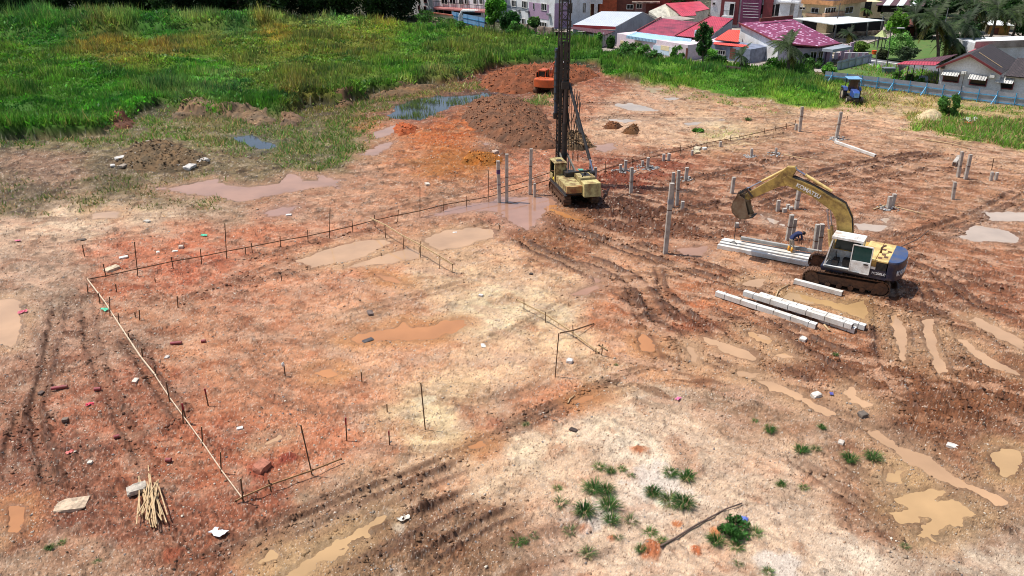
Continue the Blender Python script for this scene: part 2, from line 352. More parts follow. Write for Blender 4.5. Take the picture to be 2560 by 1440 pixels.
# crumb sizes the mesh can carry at each distance
hf = sm(46, 20, GY); hf2 = sm(95, 50, GY); n60 = hf2 * fbm(GX / .62, GY / .62, 3, 51) + (1 - hf2) * fbm(GX / 1.3, GY / 1.3, 2, 51)
n20 = hf * pn(GX / .21, GY / .21, 55) + (1 - hf) * (hf2 * pn(GX / .48, GY / .52, 56) + (1 - hf2) * pn(GX / 1.1, GY / 1.2, 52)); n09 = pn(GX / .1, GY / .1, 57); n200 = fbm(GX / 2.1, GY / 2.1, 3, 58)
fine = sm(34, 20, GY)
n35 = hf * fbm(GX / .36, GY / .30, 3, 53) + (1 - hf) * fbm(GX / .9, GY / .8, 2, 54); ridg = 1 - np.abs(fbm(GX / 1.0, GY / .9, 2, 59)) * 3.2; ridg = np.clip(ridg, 0, 1)
crk = sm(-.02, .28, fbm(GX / 2.6, GY / 1.9, 4, 77) + .35 * (rough - .45)); rr_ = np.clip(rough * .7 + crk * .42 - .14, .04, 1)
HZ = st * .02 + st2 * .008 * rr_ + n60 * (.018 + .09 * rr_) + n35 * (.006 + .07 * rr_) + np.abs(n20) * (.008 + .085 * rr_) + n09 * fine * (.006 + .04 * rr_) - ridg ** 3 * .05 * rr_
_g = SC @ np.array([.3, .6, .1]); SC = (_g[:, None] + (SC - _g[:, None]) * .97) * np.array([1.0, .965, .915]); COLR = SC.copy()
patch = sm(.12, .38, fbm(GX / 1.6, GY / 1.6, 4, 61)); patch2 = sm(.1, .4, fbm(GX / .9 + 5, GY / .9, 4, 63))
COLR *= (1 - .16 * patch[:, None] * np.array([.7, 1.1, 1.3]))
COLR += patch2[:, None] * np.array([10, 12, 12]) * np.clip(rough * 1.2, .3, 1)[:, None]
COLR *= (1 + (st * .12 + st2 * .04)[:, None] * np.array([.8, 1.0, 1.1])) * (1 + n200 * .13)[:, None]
red = sm(.15, .4, fbm(GX / 2.2, GY / 2.2, 4, 69)) * .6
COLR *= (1 - .12 * red[:, None] * np.array([.15, .8, 1.1]))
clod = sm(.16, .42, fbm(GX / .55, GY / .45, 4, 71) + .25 * fbm(GX / 3, GY / 3, 2, 72)) * sm(.05, .7, rough + .25 * n200)
HZ += clod * (.05 + .06 * np.abs(n20)); COLR *= (1 - .2 * clod[:, None] * np.array([.8, 1, 1.05]))
crust = sm(.05, .3, fbm(GX / 1.9, GY / 1.2, 4, 74)); grit = np.where(n35 + .6 * n20 > .28, 1, 0) * crust
HZ += grit * .025; COLR *= (1 - .15 * grit)[:, None]
gate = .3 + .7 * crust
COLR *= (1 + (.08 * n35 + .16 * n20 + .18 * n09 * fine) * (.25 + .9 * rr_))[:, None] * (1 + .10 * (.35 - rr_))[:, None]
def lines(ang, L, w, seed, wob=.5, k=9.0):
    c, s_ = math.cos(R(ang)), math.sin(R(ang)); u = GX * c + GY * s_; v = -GX * s_ + GY * c + fbm(GX / 9, GY / 9, 2, seed + 40) * wob * 4
    return np.clip(1 - np.abs(pn(u / L, v / w, seed)) * k, 0, 1) * sm(-.05, .3, fbm(GX / 3.5, GY / 3.5, 2, seed + 60))
ln1 = lf * np.maximum(lines(33, 7, .55, 301), lines(62, 5, .5, 305)) + (1 - lf) * np.maximum(lines(-36, 7, .5, 309), lines(-15, 6, .5, 313))
ln2 = np.maximum(lines(10, 5, .8, 317, .8), lines(-62, 5, .7, 321, .8)) * .8
ll = np.maximum(ln1, ln2) * (.4 + .6 * rr_); HZ -= ll * .02; COLR *= (1 - .09 * ll)[:, None]
fr_ = sm(26, 46, GY); dust = sm(.02, .34, fbm(GX / 1.5, GY / 1.1, 5, 402)) * .34 * sm(1.1, .3, rr_)
COLR = COLR * (1 - dust[:, None]) + dust[:, None] * np.array([212, 184, 158])
fx = fbm(GX / 1.1, GY / 1.5, 5, 410); dk = sm(.2, .36, fbm(GX / 1.0, GY / 1.3, 5, 415) + .12 * rough); COLR *= (1 + .17 * fx * fr_)[:, None] * (1 - .20 * dk * (.35 + .65 * fr_))[:, None]; HZ += dk * .05 * (1 + np.abs(n20))
pk = sm(.3, .42, fbm(GX / .8, GY / 1.1, 5, 421)) * .25; COLR = COLR * (1 - pk[:, None]) + pk[:, None] * np.array([226, 204, 182])
peb = (pn(GX / .13, GY / .13, 331) > .42) & (GY < 42); COLR[peb] = COLR[peb] * .7 + np.array([214, 196, 176]) * .3
COLR *= (1 - .16 * ridg ** 4)[:, None]
WET = np.clip(.25 * sm(150, 110, lum), 0, 1); 
# ---- ruts: measured centre line, width, depth, rim height, darkness, cleat
RUTS = [
 ([(560,880),(600,950),(680,1000),(800,1025),(930,1020),(1010,985)], .4, .03, .05, .22, 0),
 ([(610,860),(660,920),(740,960),(860,975),(960,950)], .35, .03, .04, .2, 0),
 ([(430,760),(540,715),(700,660),(760,640)], .4, .04, .08, .3, 0),
 ([(980,960),(1080,1000),(1180,1010),(1290,990),(1400,930)], .4, .03, .04, .2, 0),
 ([(1180,860),(1280,830),(1400,760),(1500,730),(1560,705)], .4, .03, .05, .22, 0),
 ([(620,800),(700,850),(780,860),(900,800),(1010,770)], .35, .03, .05, .2, 0),
 ([(1240,1070),(1330,1035),(1440,990),(1560,935),(1640,905)], .3, .05, .07, .4, 0),
 ([(870,1110),(1000,1130),(1150,1120),(1240,1080)], .35, .03, .05, .2, 0),
 ([(1400,520),(1300,545),(1220,560),(1100,590)], .6, .04, .08, .3, 0),
 ([(1560,600),(1700,640),(1850,690),(1960,730)], .35, .06, .1, .5, 0),
 ([(1530,720),(1600,770),(1700,850),(1790,890)], .5, .08, .13, .55, 0),
 ([(1850,760),(1990,830),(2100,880),(2190,900)], .45, .08, .12, .5, 0),
 ([(2210,690),(2240,760),(2260,860),(2330,960),(2420,1040)], .6, .09, .14, .6, 0),
 ([(2300,700),(2330,780),(2400,900),(2500,960)], .5, .08, .12, .5, 0),
 ([(2230,640),(2330,680),(2440,760),(2560,800)], .5, .08, .12, .5, 0),
 ([(1600,480),(1700,455),(1830,430),(1950,400),(2060,380)], .6, .06, .1, .4, 0),
 ([(2100,470),(2220,440),(2330,425),(2450,430)], .5, .06, .1, .4, 0),
 ([(1880,640),(1990,665),(2050,690)], .5, .06, .1, .4, 0),
 ([(1740,600),(1830,620),(1900,640)], .5, .06, .1, .4, 0),
 ([(430,1440),(560,1370),(700,1300),(860,1230),(1000,1170)], .35, .05, .05, .3, 0),
 ([(0,625),(120,615),(260,605),(420,590)], .4, .04, .06, .25, 0),
 ([(0,640),(160,660),(240,690)], .4, .04, .06, .25, 0),
 ([(1300,440),(1200,470),(1050,505),(900,545)], .5, .03, .05, .2, 0),
 ([(1240,370),(1130,400),(1000,415),(860,440)], .5, .04, .05, .2, 0),
 ([(1700,290),(1560,290),(1450,300)], .6, .05, .06, .3, 0),
 ([(1600,265),(1500,258),(1440,262)], .5, .05, .07, .35, 0),
 ([(1385,565),(1470,592),(1560,622),(1650,655),(1740,682),(1830,712),(1930,745),(2040,785)], .55, .10, .10, .55, 0),
 ([(1290,590),(1340,625),(1400,650),(1470,680),(1530,715)], .6, .06, .12, .5, 0),
 ([(1440,640),(1500,660),(1560,690),(1610,730),(1640,780),(1700,820)], .8, .06, .14, .55, 0),
 ([(1560,700),(1580,740),(1600,790),(1650,850)], .5, .07, .1, .4, 0),
 ([(1640,660),(1650,700),(1660,745)], .35, .07, .08, .4, 0),
 ([(1480,540),(1560,560),(1650,575),(1760,585),(1850,600)], 1.1, .06, .14, .55, 0),
 ([(1520,520),(1640,530),(1760,520),(1850,495),(1940,470),(2030,440),(2120,415),(2230,395),(2340,378)], .6, .1, .12, .55, 0),
 ([(1880,520),(1960,490),(2050,462),(2150,430),(2250,405),(2370,385)], .5, .1, .12, .5, 0),
 ([(2560,470),(2500,505),(2430,540),(2350,565),(2250,590),(2180,600)], .6, .09, .12, .4, 0),
 ([(2560,500),(2500,540),(2420,575),(2330,600)], .5, .09, .1, .4, 0),
 ([(480,1440),(640,1350),(820,1270),(1000,1200),(1180,1120),(1330,1050),(1480,985),(1620,930)], .42, .07, .06, .35, 0),
 ([(590,1440),(760,1345),(930,1265),(1060,1205),(1200,1150)], .5, .07, .06, .4, 1),
 ([(760,1440),(930,1352),(1070,1290),(1210,1225)], .7, .12, .12, .6, 1),
 ([(1000,1440),(1100,1372),(1230,1300),(1330,1262)], .45, .09, .14, .6, 0),
 ([(870,1395),(960,1350),(1060,1300)], .9, .06, .05, .45, 1),
 ([(1180,1440),(1240,1395),(1330,1370),(1460,1345),(1560,1330)], 1.1, .04, .06, .3, 1),
 ([(300,830),(350,900),(400,980),(470,1060)], .5, .08, .12, .45, 0),
 ([(150,760),(130,840),(110,930),(90,1020),(100,1120),(140,1240)], .5, .08, .12, .45, 0),
 ([(210,745),(225,850),(260,960),(310,1060),(380,1180)], .45, .05, .08, .3, 0),
 ([(60,1000),(30,1100),(10,1200)], .4, .08, .1, .4, 0),
 ([(560,720),(700,690),(850,650)], .4, .05, .08, .35, 0),
 ([(1640,720),(1720,790),(1800,845),(1880,890),(1960,930),(2060,985)], .55, .12, .16, .6, 0),
 ([(1760,770),(1860,815),(1950,850),(2050,905),(2160,960),(2250,1020)], .6, .10, .16, .65, 0),
 ([(1860,720),(1960,770),(2060,800),(2190,835),(2300,850)], .5, .07, .12, .5, 0),
 ([(1690,850),(1790,905),(1890,945),(1990,985),(2090,1035),(2200,1090),(2320,1150),(2450,1225),(2560,1290)], .5, .12, .12, .5, 0),
 ([(1950,1120),(2040,1180),(2130,1250),(2210,1320),(2280,1400)], .38, .08, .08, .35, 1),
 ([(2060,1120),(2150,1190),(2230,1260)], .4, .08, .08, .35, 1),
 ([(2190,730),(2200,800),(2205,880),(2240,980),(2300,1060)], .55, .1, .14, .6, 0),
 ([(2270,760),(2290,830),(2300,920)], .45, .1, .14, .5, 0),
 ([(2340,760),(2365,850),(2400,940),(2460,1010)], .5, .1, .14, .5, 0),
 ([(2430,780),(2480,840),(2560,890)], .45, .09, .12, .45, 0),
 ([(2300,640),(2400,690),(2500,730),(2560,750)], .5, .08, .1, .4, 0),
 ([(1600,800),(1610,840),(1640,890),(1650,930)], .35, .08, .1, .4, 0),
 ([(1680,840),(1705,880),(1710,930)], .3, .08, .1, .4, 0),
 ([(1600,300),(1720,330),(1900,330),(2100,320)], .5, .04, .04, .15, 0),
 ([(1500,280),(1620,300),(1800,300),(2000,290),(2200,320),(2560,400)], .6, .05, .05, .2, 0),
 ([(0,600),(200,590),(400,570),(600,545)], .6, .04, .05, .15, 0),
 ([(0,555),(250,545),(500,540)], .5, .04, .05, .15, 0),
 ([(860,790),(960,760),(1080,730),(1200,700)], .5, .03, .05, .25, 0),
 ([(1000,560),(900,585),(780,610),(600,660)], .4, .04, .06, .3, 0),
 ([(1500,420),(1650,380),(1800,360),(1980,335)], .6, .03, .05, .3, 0),
 ([(1200,355),(1290,375),(1370,400)], .4, .05, .08, .25, 0),
 ([(950,420),(1080,405),(1250,375)], .5, .03, .03, .15, 0),
]
for pts, w, dep, rim, dark, cleat in RUTS:
    W = wpoly(pts); I = near(GX, GY, W, 2.5); x, y = GX[I], GY[I]
    d, al, tot = ldist(x + n60[I] * .10 + .14 * n200[I], y + n60[I] * .10 + .1 * n200[I], W)
    d = np.abs(d); fade = sm(0, 1.5, al) * sm(0, 1.5, tot - al) * (.85 + .6 * np.clip(n200[I] + .3, 0, 1))
    ins = sm(w * .62, w * .35, d); rw_ = w * .13 + .045 + .0011 * y; rm = np.exp(-((d - w * .62 + .05 * n20[I]) / rw_) ** 2)
    HZ[I] = HZ[I] * (1 - .6 * fade * ins) + fade * (-dep * .8 * ins + rim * .85 * rm * (.55 + 1.0 * np.abs(n20[I]) + .5 * n60[I]))
    cl_ = .5 + .5 * np.sin(al * 2 * np.pi / (.24 if cleat else .34)); near_ = sm(46, 30, y); HZ[I] += fade * ins * (.014 if cleat else .007) * cl_ * near_
    dark = dark * (1.0 if (pts[0][0] > 1250 and pts[0][1] < 1000) else .75)
    kf = np.clip(fade * ins, 0, 1) * min(.6, dark * .9) * (.8 + .3 * n200[I]); fl_c = COLR[I].mean(0) * .45 + np.array([196, 148, 112]) * .50
    COLR[I] = COLR[I] * (1 - kf[:, None]) + kf[:, None] * fl_c; COLR[I] = COLR[I] * (1 - (fade * ins * cl_ * near_ * .12))[:, None]
    k = np.clip(fade * rm * (1.25 + .7 * n60[I] + .5 * n20[I]), 0, 1) * min(.92, dark * 1.6)
    COLR[I] = COLR[I] * (1 - k[:, None]) + k[:, None] * (np.array([92, 56, 36]) * .75 + .25 * COLR[I].mean(0) * .6)
    WET[I] = np.maximum(WET[I], k)
# ---- dark churned mud
MUD = [([(1370,540),(1500,530),(1640,540),(1760,560),(1840,590),(1700,600),(1560,590),(1450,580)], .85, (120,74,48)),
 ([(1420,500),(1560,500),(1700,520),(1640,560),(1500,560)], .7, (98,58,36)),
 ([(1480,440),(1560,425),(1640,395),(1720,405),(1700,440),(1580,470),(1500,475)], .7, (140,68,42)),
 ([(2180,900),(2300,900),(2450,920),(2560,950),(2560,1050),(2450,1090),(2350,1110),(2240,1080),(2180,990)], .75, (132,82,50)),
 ([(1990,690),(2080,700),(2200,760),(2290,750),(2260,800),(2150,770),(2040,730)], .75, (112,70,46)),
 ([(1960,880),(2060,900),(2120,940),(2060,990),(1960,960),(1930,920)], .6, (128,80,52)),
 ([(1770,780),(1880,820),(1960,870),(1900,880),(1800,840)], .6, (120,76,50)),
 ([(1680,820),(1740,790),(1800,830),(1740,850)], .6, (134,72,44)),
 ([(2120,1010),(2200,1030),(2290,1100),(2200,1110),(2130,1060)], .55, (130,100,80)),
 ([(2360,590),(2440,560),(2420,620),(2330,620)], .3, (140,92,62)),
 ([(1040,395),(1120,375),(1190,380),(1240,400),(1230,440),(1150,430),(1060,440)], .6, (176,108,44)),
 ([(990,320),(1060,330),(1160,345),(1210,350),(1180,370),(1060,365),(980,350)], .6, (198,106,46))]
for pts, k, c in MUD:
    W = wpoly(pts); I = near(GX, GY, W, 3); s = sdist(GX[I] + wx[I] * .5, GY[I] + wy[I] * .5, W)
    a = sm(1.2, -1.0, s + n200[I] * 1.6) * k; HZ[I] += a * (np.abs(n20[I]) * .07 + n60[I] * .08)
    COLR[I] = COLR[I] * (1 - a[:, None]) + a[:, None] * np.array(c) * (1 + .25 * n60[I][:, None]); WET[I] = np.maximum(WET[I], a * .6)
# ---- small red-orange clay spots, pale spots
for px, py, r, c in [(1635,1375,.6,(184,98,56)),(1600,1130,.5,(182,102,62)),(1530,1340,.3,(190,100,60)),(1740,1375,.25,(196,96,50)),(1790,1330,.35,(205,120,70)),(1465,1320,.25,(196,100,50)),(1690,1310,.3,(200,110,60)),(1240,1060,.7,(184,122,92)),(655,1170,.7,(165,80,55)),(720,1140,.4,(150,66,50)),(430,1390,.4,(160,84,56)),(1060,1000,.6,(226,206,170)),(1140,800,1.6,(226,205,172)),(1000,1320,.4,(212,196,176)),(1480,1290,.9,(228,212,196)),(1950,1420,.8,(228,212,196)),(1650,1200,1.4,(232,216,200))]:
    c0 = G(px, py); I = near(GX, GY, np.array([c0[:2]]), r * 3)
    d = np.hypot(GX[I] - c0[0], (GY[I] - c0[1])) + wx[I] * .15 + n60[I] * r * .8; a = sm(r, r * .4, d) * .8
    COLR[I] = COLR[I] * (1 - a[:, None]) + a[:, None] * np.array(c)
    if c[2] < 60 or c[0] < 200: HZ[I] += a * (.06 + .1 * np.abs(n20[I]))
# ---- films of fine silt left by drained water: smooth, paler, still damp
fz = sm(1380, 1560, PX) * sm(1150, 950, PY) * sm(300, 380, PY) + .55 * sm(1450, 1250, PX) * sm(500, 560, PY) * sm(1000, 900, PY)
cs_, sn_ = math.cos(R(-24)), math.sin(R(-24)); fl = fbm((GX * cs_ + GY * sn_) / 2.6, (-GX * sn_ + GY * cs_) / 1.0, 5, 431)
film = sm(.10, .26, fl) * np.clip(fz, 0, 1) * .75; COLR = COLR * (1 - film[:, None]) + film[:, None] * np.array([214, 166, 132]) * (1 + .08 * n200)[:, None]; HZ *= (1 - .7 * film); WET = np.maximum(WET, film * .9)
dkm = sm(.08, .30, fbm((GX * cs_ + GY * sn_) / 2.0 + 9, (-GX * sn_ + GY * cs_) / .7, 5, 437)) * np.clip(fz, 0, 1) * (1 - film) * sm(1400, 1700, PX) * .5
COLR = COLR * (1 - dkm[:, None]) + dkm[:, None] * np.array([104, 64, 42]); HZ += dkm * (.03 + .08 * np.abs(n20))
# ---- puddles: outline, water tone
POOL = """b|975,292,985,264,1030,250,1085,241,1150,239,1215,231,1262,235,1200,252,1150,259,1110,276,1050,299,1005,297
p|935,332,985,313,1000,320,975,336,940,348
p|903,386,960,356,992,352,972,370,935,388
b|580,341,630,336,680,360,692,372,650,372,600,355
p|390,470,470,462,540,444,560,458,620,467,700,458,722,430,757,440,752,452,850,448,830,462,720,478,660,490,600,502,540,490,470,484
p|790,430,830,445,850,470,800,455
q|655,531,700,518,745,514,722,535,670,541
t|228,531,305,528,290,542,235,545
q|1070,543,1140,517,1225,502,1262,492,1382,494,1395,515,1345,545,1338,562,1318,574,1290,560,1250,532,1180,528
o|1380,522,1402,528,1452,550,1430,549,1395,538
t|1060,592,1110,573,1180,566,1226,572,1230,590,1170,612,1100,622,1065,612
t|745,652,800,628,880,606,950,598,975,606,930,632,860,655,780,668
t|860,668,960,634,1040,618,1055,640,990,655,930,662
o|868,850,900,836,985,822,1012,803,1028,819,1080,813,1120,797,1158,797,1166,812,1130,832,1080,850,1000,852,960,850,900,857
o|790,930,830,920,854,932,835,942,800,943
o|935,685,975,690,1022,713,965,704
t|-60,752,42,745,52,800,42,850,30,872,-60,850
o|20,1262,52,1265,56,1310,45,1330,22,1310
y|690,1450,760,1392,860,1337,960,1290,930,1322,860,1372,800,1412,770,1450
y|640,1407,680,1380,694,1387,650,1418
t|1765,842,1790,847,1825,860,1875,875,1895,892,1880,900,1850,892,1812,876,1775,856
t|1710,860,1730,855,1740,880,1757,908,1740,913,1724,895
o|1605,836,1630,845,1633,875,1617,881,1602,870
t|1850,822,1880,828,1935,850,1925,866,1890,850
t|1932,885,1962,880,1990,895,1955,898
t|1837,927,1875,922,1900,932,1892,947,1850,946,1832,940
t|1895,952,1925,952,1955,967,1988,981,2012,996,2040,1013,2080,1030,2067,1036,2025,1021,1975,992,1925,976
t|2102,983,2127,960,2142,982,2157,1000,2200,1012,2162,1023,2125,1008
y|1945,744,1975,728,2060,748,2115,758,2160,750,2172,775,2166,805,2140,790,2080,766,2010,756
t|2168,1075,2193,1079,2234,1112,2302,1133,2363,1178,2421,1212,2489,1230,2530,1257,2499,1262,2421,1224,2336,1190,2268,1153,2234,1125,2176,1087
y|2227,1283,2262,1268,2234,1241,2285,1231,2336,1221,2360,1229,2340,1249,2391,1247,2438,1283,2411,1305,2356,1322,2332,1346,2288,1338,2322,1296,2295,1302,2250,1304
y|2482,1138,2506,1120,2547,1127,2556,1147,2539,1168,2525,1198,2496,1188,2489,1161
y|2212,1199,2234,1168,2266,1171,2251,1203
w|2388,592,2440,562,2500,570,2545,590,2545,606,2440,601
w|2455,527,2565,528,2565,551,2480,551
t|2408,796,2440,790,2500,820,2565,852,2565,884,2480,832
t|2225,791,2240,785,2266,850,2260,906,2245,880
t|2303,800,2330,798,2350,870,2371,926,2345,931,2318,870
t|2368,832,2420,850,2500,908,2565,938,2540,937,2460,906
w|1535,256,1600,262,1642,275,1580,278,1550,271
w|1606,216,1652,224,1635,233
w|1510,296,1612,300,1560,307
w|1715,308,1802,300,1725,313
p|1488,362,1530,357,1548,370,1512,381,1490,373
p|1690,623,1772,615,1762,640,1712,640
w|2138,556,2225,560,2205,576,2145,572
w|1900,535,1945,552,1965,566,1930,562
w|1660,245,1690,247,1672,253
t|650,1108,700,1088,680,1100,650,1114
p|1200,352,1225,360,1215,364
t|1860,700,1920,695,1900,715,1850,712
w|2190,540,2230,545,2215,556
p|1430,735,1490,712,1495,720,1450,738
p|1480,690,1500,700,1490,706
o|1430,1000,1480,985,1505,995,1450,1012
o|1175,1115,1200,1105,1215,1112,1190,1120"""
TONE = dict(b=(70,74,84), p=(200,150,118), q=(196,148,122), t=(224,178,134), o=(216,148,92), y=(218,176,124), w=(222,196,172))  # w: sun glint and cloud reflection put into a paler water colour
POOLS = []
for ln in POOL.split('\n'):
    k, v = ln.split('|'); v = [float(a) for a in v.split(',')]; W = wpoly(list(zip(v[::2], v[1::2]))); POOLS.append((k, W))
SILT = np.zeros(GX.shape); pool_sd = np.full(GX.shape, 9.0); HL = H1.copy(); LEVEL = []
for i, (k, W) in enumerate(POOLS):
    c = W.mean(0); lev = float((fbm(np.array([c[0] / 14]), np.array([c[1] / 14]), 2, 41) * .12 + fbm(np.array([c[0] / 4]), np.array([c[1] / 4]), 3, 42) * .06)[0]) - .03; LEVEL.append(lev)
    I = near(GX, GY, W, 3); far_ = 1 + max(0, c[1] - 45) * .045
    s = sdist(GX[I], GY[I], W) + n60[I] * .22 * far_ + n200[I] * .25 * far_ + n20[I] * .07 + .02
    silt = sm(1.3 * far_, .0, s) * (.8 if k not in 'bw' else .35) * np.clip(.8 + n200[I], .3, 1); tn = np.array(TONE[k]) * (.94 if k not in 'b' else 1.2)
    COLR[I] = COLR[I] * (1 - silt[:, None]) + silt[:, None] * tn * (1 + .10 * n60[I])[:, None]; SILT[I] = np.maximum(SILT[I], silt)
    w = sm(2.2, .2, s); HL[I] = HL[I] * (1 - w) + w * lev
    shore = sm(1.2, .1, s); HZ[I] = HZ[I] * (1 - .45 * shore) + .04 * shore
    a = sm(.14, -.22, s); HZ[I] = HZ[I] * (1 - .75 * a) - .10 * a
    pool_sd[I] = np.minimum(pool_sd[I], s)
wetm = sm(.45, .0, pool_sd); WET = np.maximum(WET, wetm * .8); COLR *= (1 - .10 * wetm)[:, None]
HZ *= (1 - .55 * SILT)
# ---- vegetation zones
DENSE = wpoly([(-900,352),(0,348),(120,345),(250,338),(300,303),(400,268),(480,285),(600,292),(700,300),(760,264),(860,262),(930,237),(1050,217),(1180,192),(1230,170),(1330,160),(1480,162),(1540,195),(1650,216),(1800,236),(1880,250),(2000,272),(2085,278),(2110,262),(2080,240),(2130,215),(2080,195),(2045,178),(1900,170),(1750,158),(1560,142),(1440,112),(1210,92),(1000,68),(860,52),(0,64),(-900,64)])
SPARSE = [([(-300,352),(250,338),(400,272),(600,296),(760,268),(930,240),(1190,195),(1220,225),(1000,250),(960,300),(930,330),(960,350),(880,400),(800,430),(700,420),(600,400),(420,350),(300,370),(150,365),(-300,400)], .62),
 ([(-200,430),(150,440),(300,430),(560,430),(650,500),(500,540),(300,530),(100,545),(-200,540)], .36),
 ([(1730,325),(1850,300),(1900,318),(1830,350),(1700,350)], .3),
 ([(1540,200),(1800,240),(2100,290),(2250,270),(2560,290),(2700,300),(2700,262),(2560,250),(2060,180),(2080,240),(1900,262),(1700,230)], .55),
 ([(2250,285),(2350,275),(2450,290),(2560,300),(2900,310),(2900,390),(2560,372),(2400,350),(2280,325)], .95),
 ([(1240,255),(1330,250),(1380,240),(1370,262),(1290,275)], .8),
 ([(1040,228),(1120,215),(1190,200),(1240,215),(1180,235),(1100,240)], .7),
 ([(1640,215),(1800,240),(1950,270),(1960,285),(1800,262),(1660,235)], .35),
 ([(2140,190),(2420,220),(2400,190),(2220,165),(2150,165)], .9)]
def veg_at(x, y, nz=None):
    n = fbm(x / 6, y / 6, 3, 81) * 2.2 + fbm(x / 1.7, y / 1.7, 3, 82) * .9
    d = sm(.5, -.5, sdist(x, y, DENSE) + n)
    s = np.zeros(x.shape)
    for pts, k in SPARSE:
        W = pts if isinstance(pts, np.ndarray) else wpoly(pts)
        I = near(x, y, W, 4)
        if len(I): s[I] = np.maximum(s[I], k * sm(1.5, -1.5, sdist(x[I], y[I], W) + n[I]))
    cl = sm(-.35, .35, fbm(x / 2.6, y / 2.6, 4, 83) + (s - .5) * .9)
    return d, s * cl
VD, VS = veg_at(GX, GY)
humm = .6 + 1.9 * fbm(GX / 8, GY / 7, 4, 85) + .6 * fbm(GX / 2.4, GY / 2.4, 3, 86)
TALL = wpoly([(-900,78),(0,98),(200,92),(420,84),(640,72),(850,50),(880,28),(700,22),(0,12),(-900,10)])
tb = sm(1.2, -1.2, sdist(GX, GY, TALL) + fbm(GX / 4, GY / 4, 3, 87) * 2.5) * sm(160, 147, GY); I = near(GX, GY, DENSE, 1)
front = np.zeros_like(GX); front[I] = sm(6, 0, -sdist(GX[I], GY[I], DENSE)) * (PX[I] < 1500)
VH = VD * np.clip(humm * .8 + tb * 2.1 + front * 1.0, .05, 3.4)          # height of the overgrown mass
GRN = """0 60 84 112 50|100 60 76 118 52|300 45 100 122 60|500 50 108 128 66|700 45 112 130 70|850 32 120 138 80|100 95 62 104 36|400 85 70 112 44|600 80 78 110 52|60 140 84 110 36|300 130 126 112 46|420 120 128 112 50|550 110 116 116 46|700 88 140 122 48|950 70 130 128 48|600 130 104 112 42|900 105 112 112 46|750 110 108 110 44|1200 120 104 118 46|1050 100 84 118 40|1100 150 94 112 44|200 200 74 112 34|500 180 84 128 38|560 205 96 122 60|700 200 96 108 44|900 200 102 118 48|900 230 84 108 40|1000 190 84 124 34|1300 150 88 116 42|1300 180 66 102 30|50 300 66 104 32|300 250 70 118 36|600 270 62 102 30|500 225 86 118 52|760 245 112 104 44|1600 165 88 124 40|1700 200 96 130 40|1500 180 70 108 32|1900 210 78 114 36|1800 180 84 124 42|2000 240 112 142 50|2150 230 122 138 58|2400 320 92 132 40|2500 340 88 126 40|2300 250 140 140 74|700 350 88 116 50|400 330 84 118 40|300 480 92 102 52|150 460 82 94 48|850 350 78 110 40|1800 340 140 150 90|1290 262 96 124 56|2000 200 70 104 34|1100 225 120 124 66|2250 190 90 140 40|500 300 112 116 66"""
GRN = np.array([[float(v) for v in r.split()] for r in GRN.split('|')])
k = np.clip(VD + .75 * VS * (GY > 60), 0, 1)
HZ = HZ * (1 - .6 * VD) + VD * 0
GC = idw(qx, qy, GRN) * np.array([1.0, 1.04, .85]) * (1 + .3 * n60)[:, None]
GC = np.where((VD > .5)[:, None], GC, GC * np.array([1.25, 1.05, 1.1]))
mix = (np.maximum(VD, .6 * VS))[:, None]; COLR = COLR * (1 - mix) + GC * mix
WET *= (1 - VD)
SITE = HL + HZ
# stones and crumbs: single grains lighter or darker than the clay, standing a little proud
_gr = np.random.RandomState(77); u_ = _gr.rand(len(GX)); q_ = (1 - VD) * (pool_sd > .12); gk = _gr.randn(len(GX)) * (.04 + .06 * rr_) * q_
COLR *= (1 + gk)[:, None]; lightg = (u_ < .018 + .022 * rr_) & (q_ > .5); darkg = (u_ > .965 - .03 * rr_) & (q_ > .5)
COLR[lightg] = COLR[lightg] * .45 + np.array([226, 214, 200]) * .55; COLR[darkg] *= np.array([.62, .58, .56])
SITE = SITE + np.where(lightg, .006, 0) + gk * .008
for (k, W), lev in zip(POOLS, LEVEL):
    I = near(GX, GY, W, 1.6); far_ = 1 + max(0, W[:, 1].mean() - 45) * .045; s = sdist(GX[I], GY[I], W) + n60[I] * .22 * far_ + n200[I] * .25 * far_ + n20[I] * .07 + .02
    t = (s > .1) & (s < 1.3) & (pool_sd[I] > .1); SITE[I] = np.where(t, np.maximum(SITE[I], lev + .012 + .05 * np.clip(s - .1, 0, .5)), SITE[I])
GZ = SITE + VH * .62
def gz(x, y, top=False):
    """height of the built ground at a place"""
    a = (x / (.906 * y + 7.6) + KW) / (2 * KW) * (NC - 1); b = math.log(max(y, Y0) / Y0) / LA
    i = int(min(max(a, 0), NC - 2)); j = int(min(max(b, 0), NR - 2)); u = min(max(a - i, 0), 1); v = min(max(b - j, 0), 1)
    A = GZ if top else SITE; g = lambda p, q: A[q * NC + p]
    return float((g(i, j) * (1 - u) + g(i + 1, j) * u) * (1 - v) + (g(i, j + 1) * (1 - u) + g(i + 1, j + 1) * u) * v)
def Gg(px, py):
    p = G(px, py); z = gz(p.x, p.y); p = G(px, py, z); p.z = gz(p.x, p.y); return p
# asphalt, lawns and yards beyond the fence stay plain soil here; sheets are laid on them later
pv = np.stack([GX, GY, GZ], 1)
idx = (np.arange(NR - 1)[:, None] * NC + np.arange(NC - 1)[None, :]).ravel()
fq = np.stack([idx, idx + 1, idx + NC + 1, idx + NC], 1)
alb = lin(np.clip(COLR, 8, 250)) * ALB
dry = np.clip((1 - VD) * (1 - WET * .6) * sm(.3, .1, -pool_sd), 0, 1)
M_SOIL = mat_attr('soil', .92, speck=.85, bump=.012, bscale=26, wet=True, spec=.25)
me = raw_mesh('ground', pv, fq, True, {'col': alb, 'wet': WET, 'dry': dry})
tag(mobj('ground', me, M_SOIL), kind='structure')
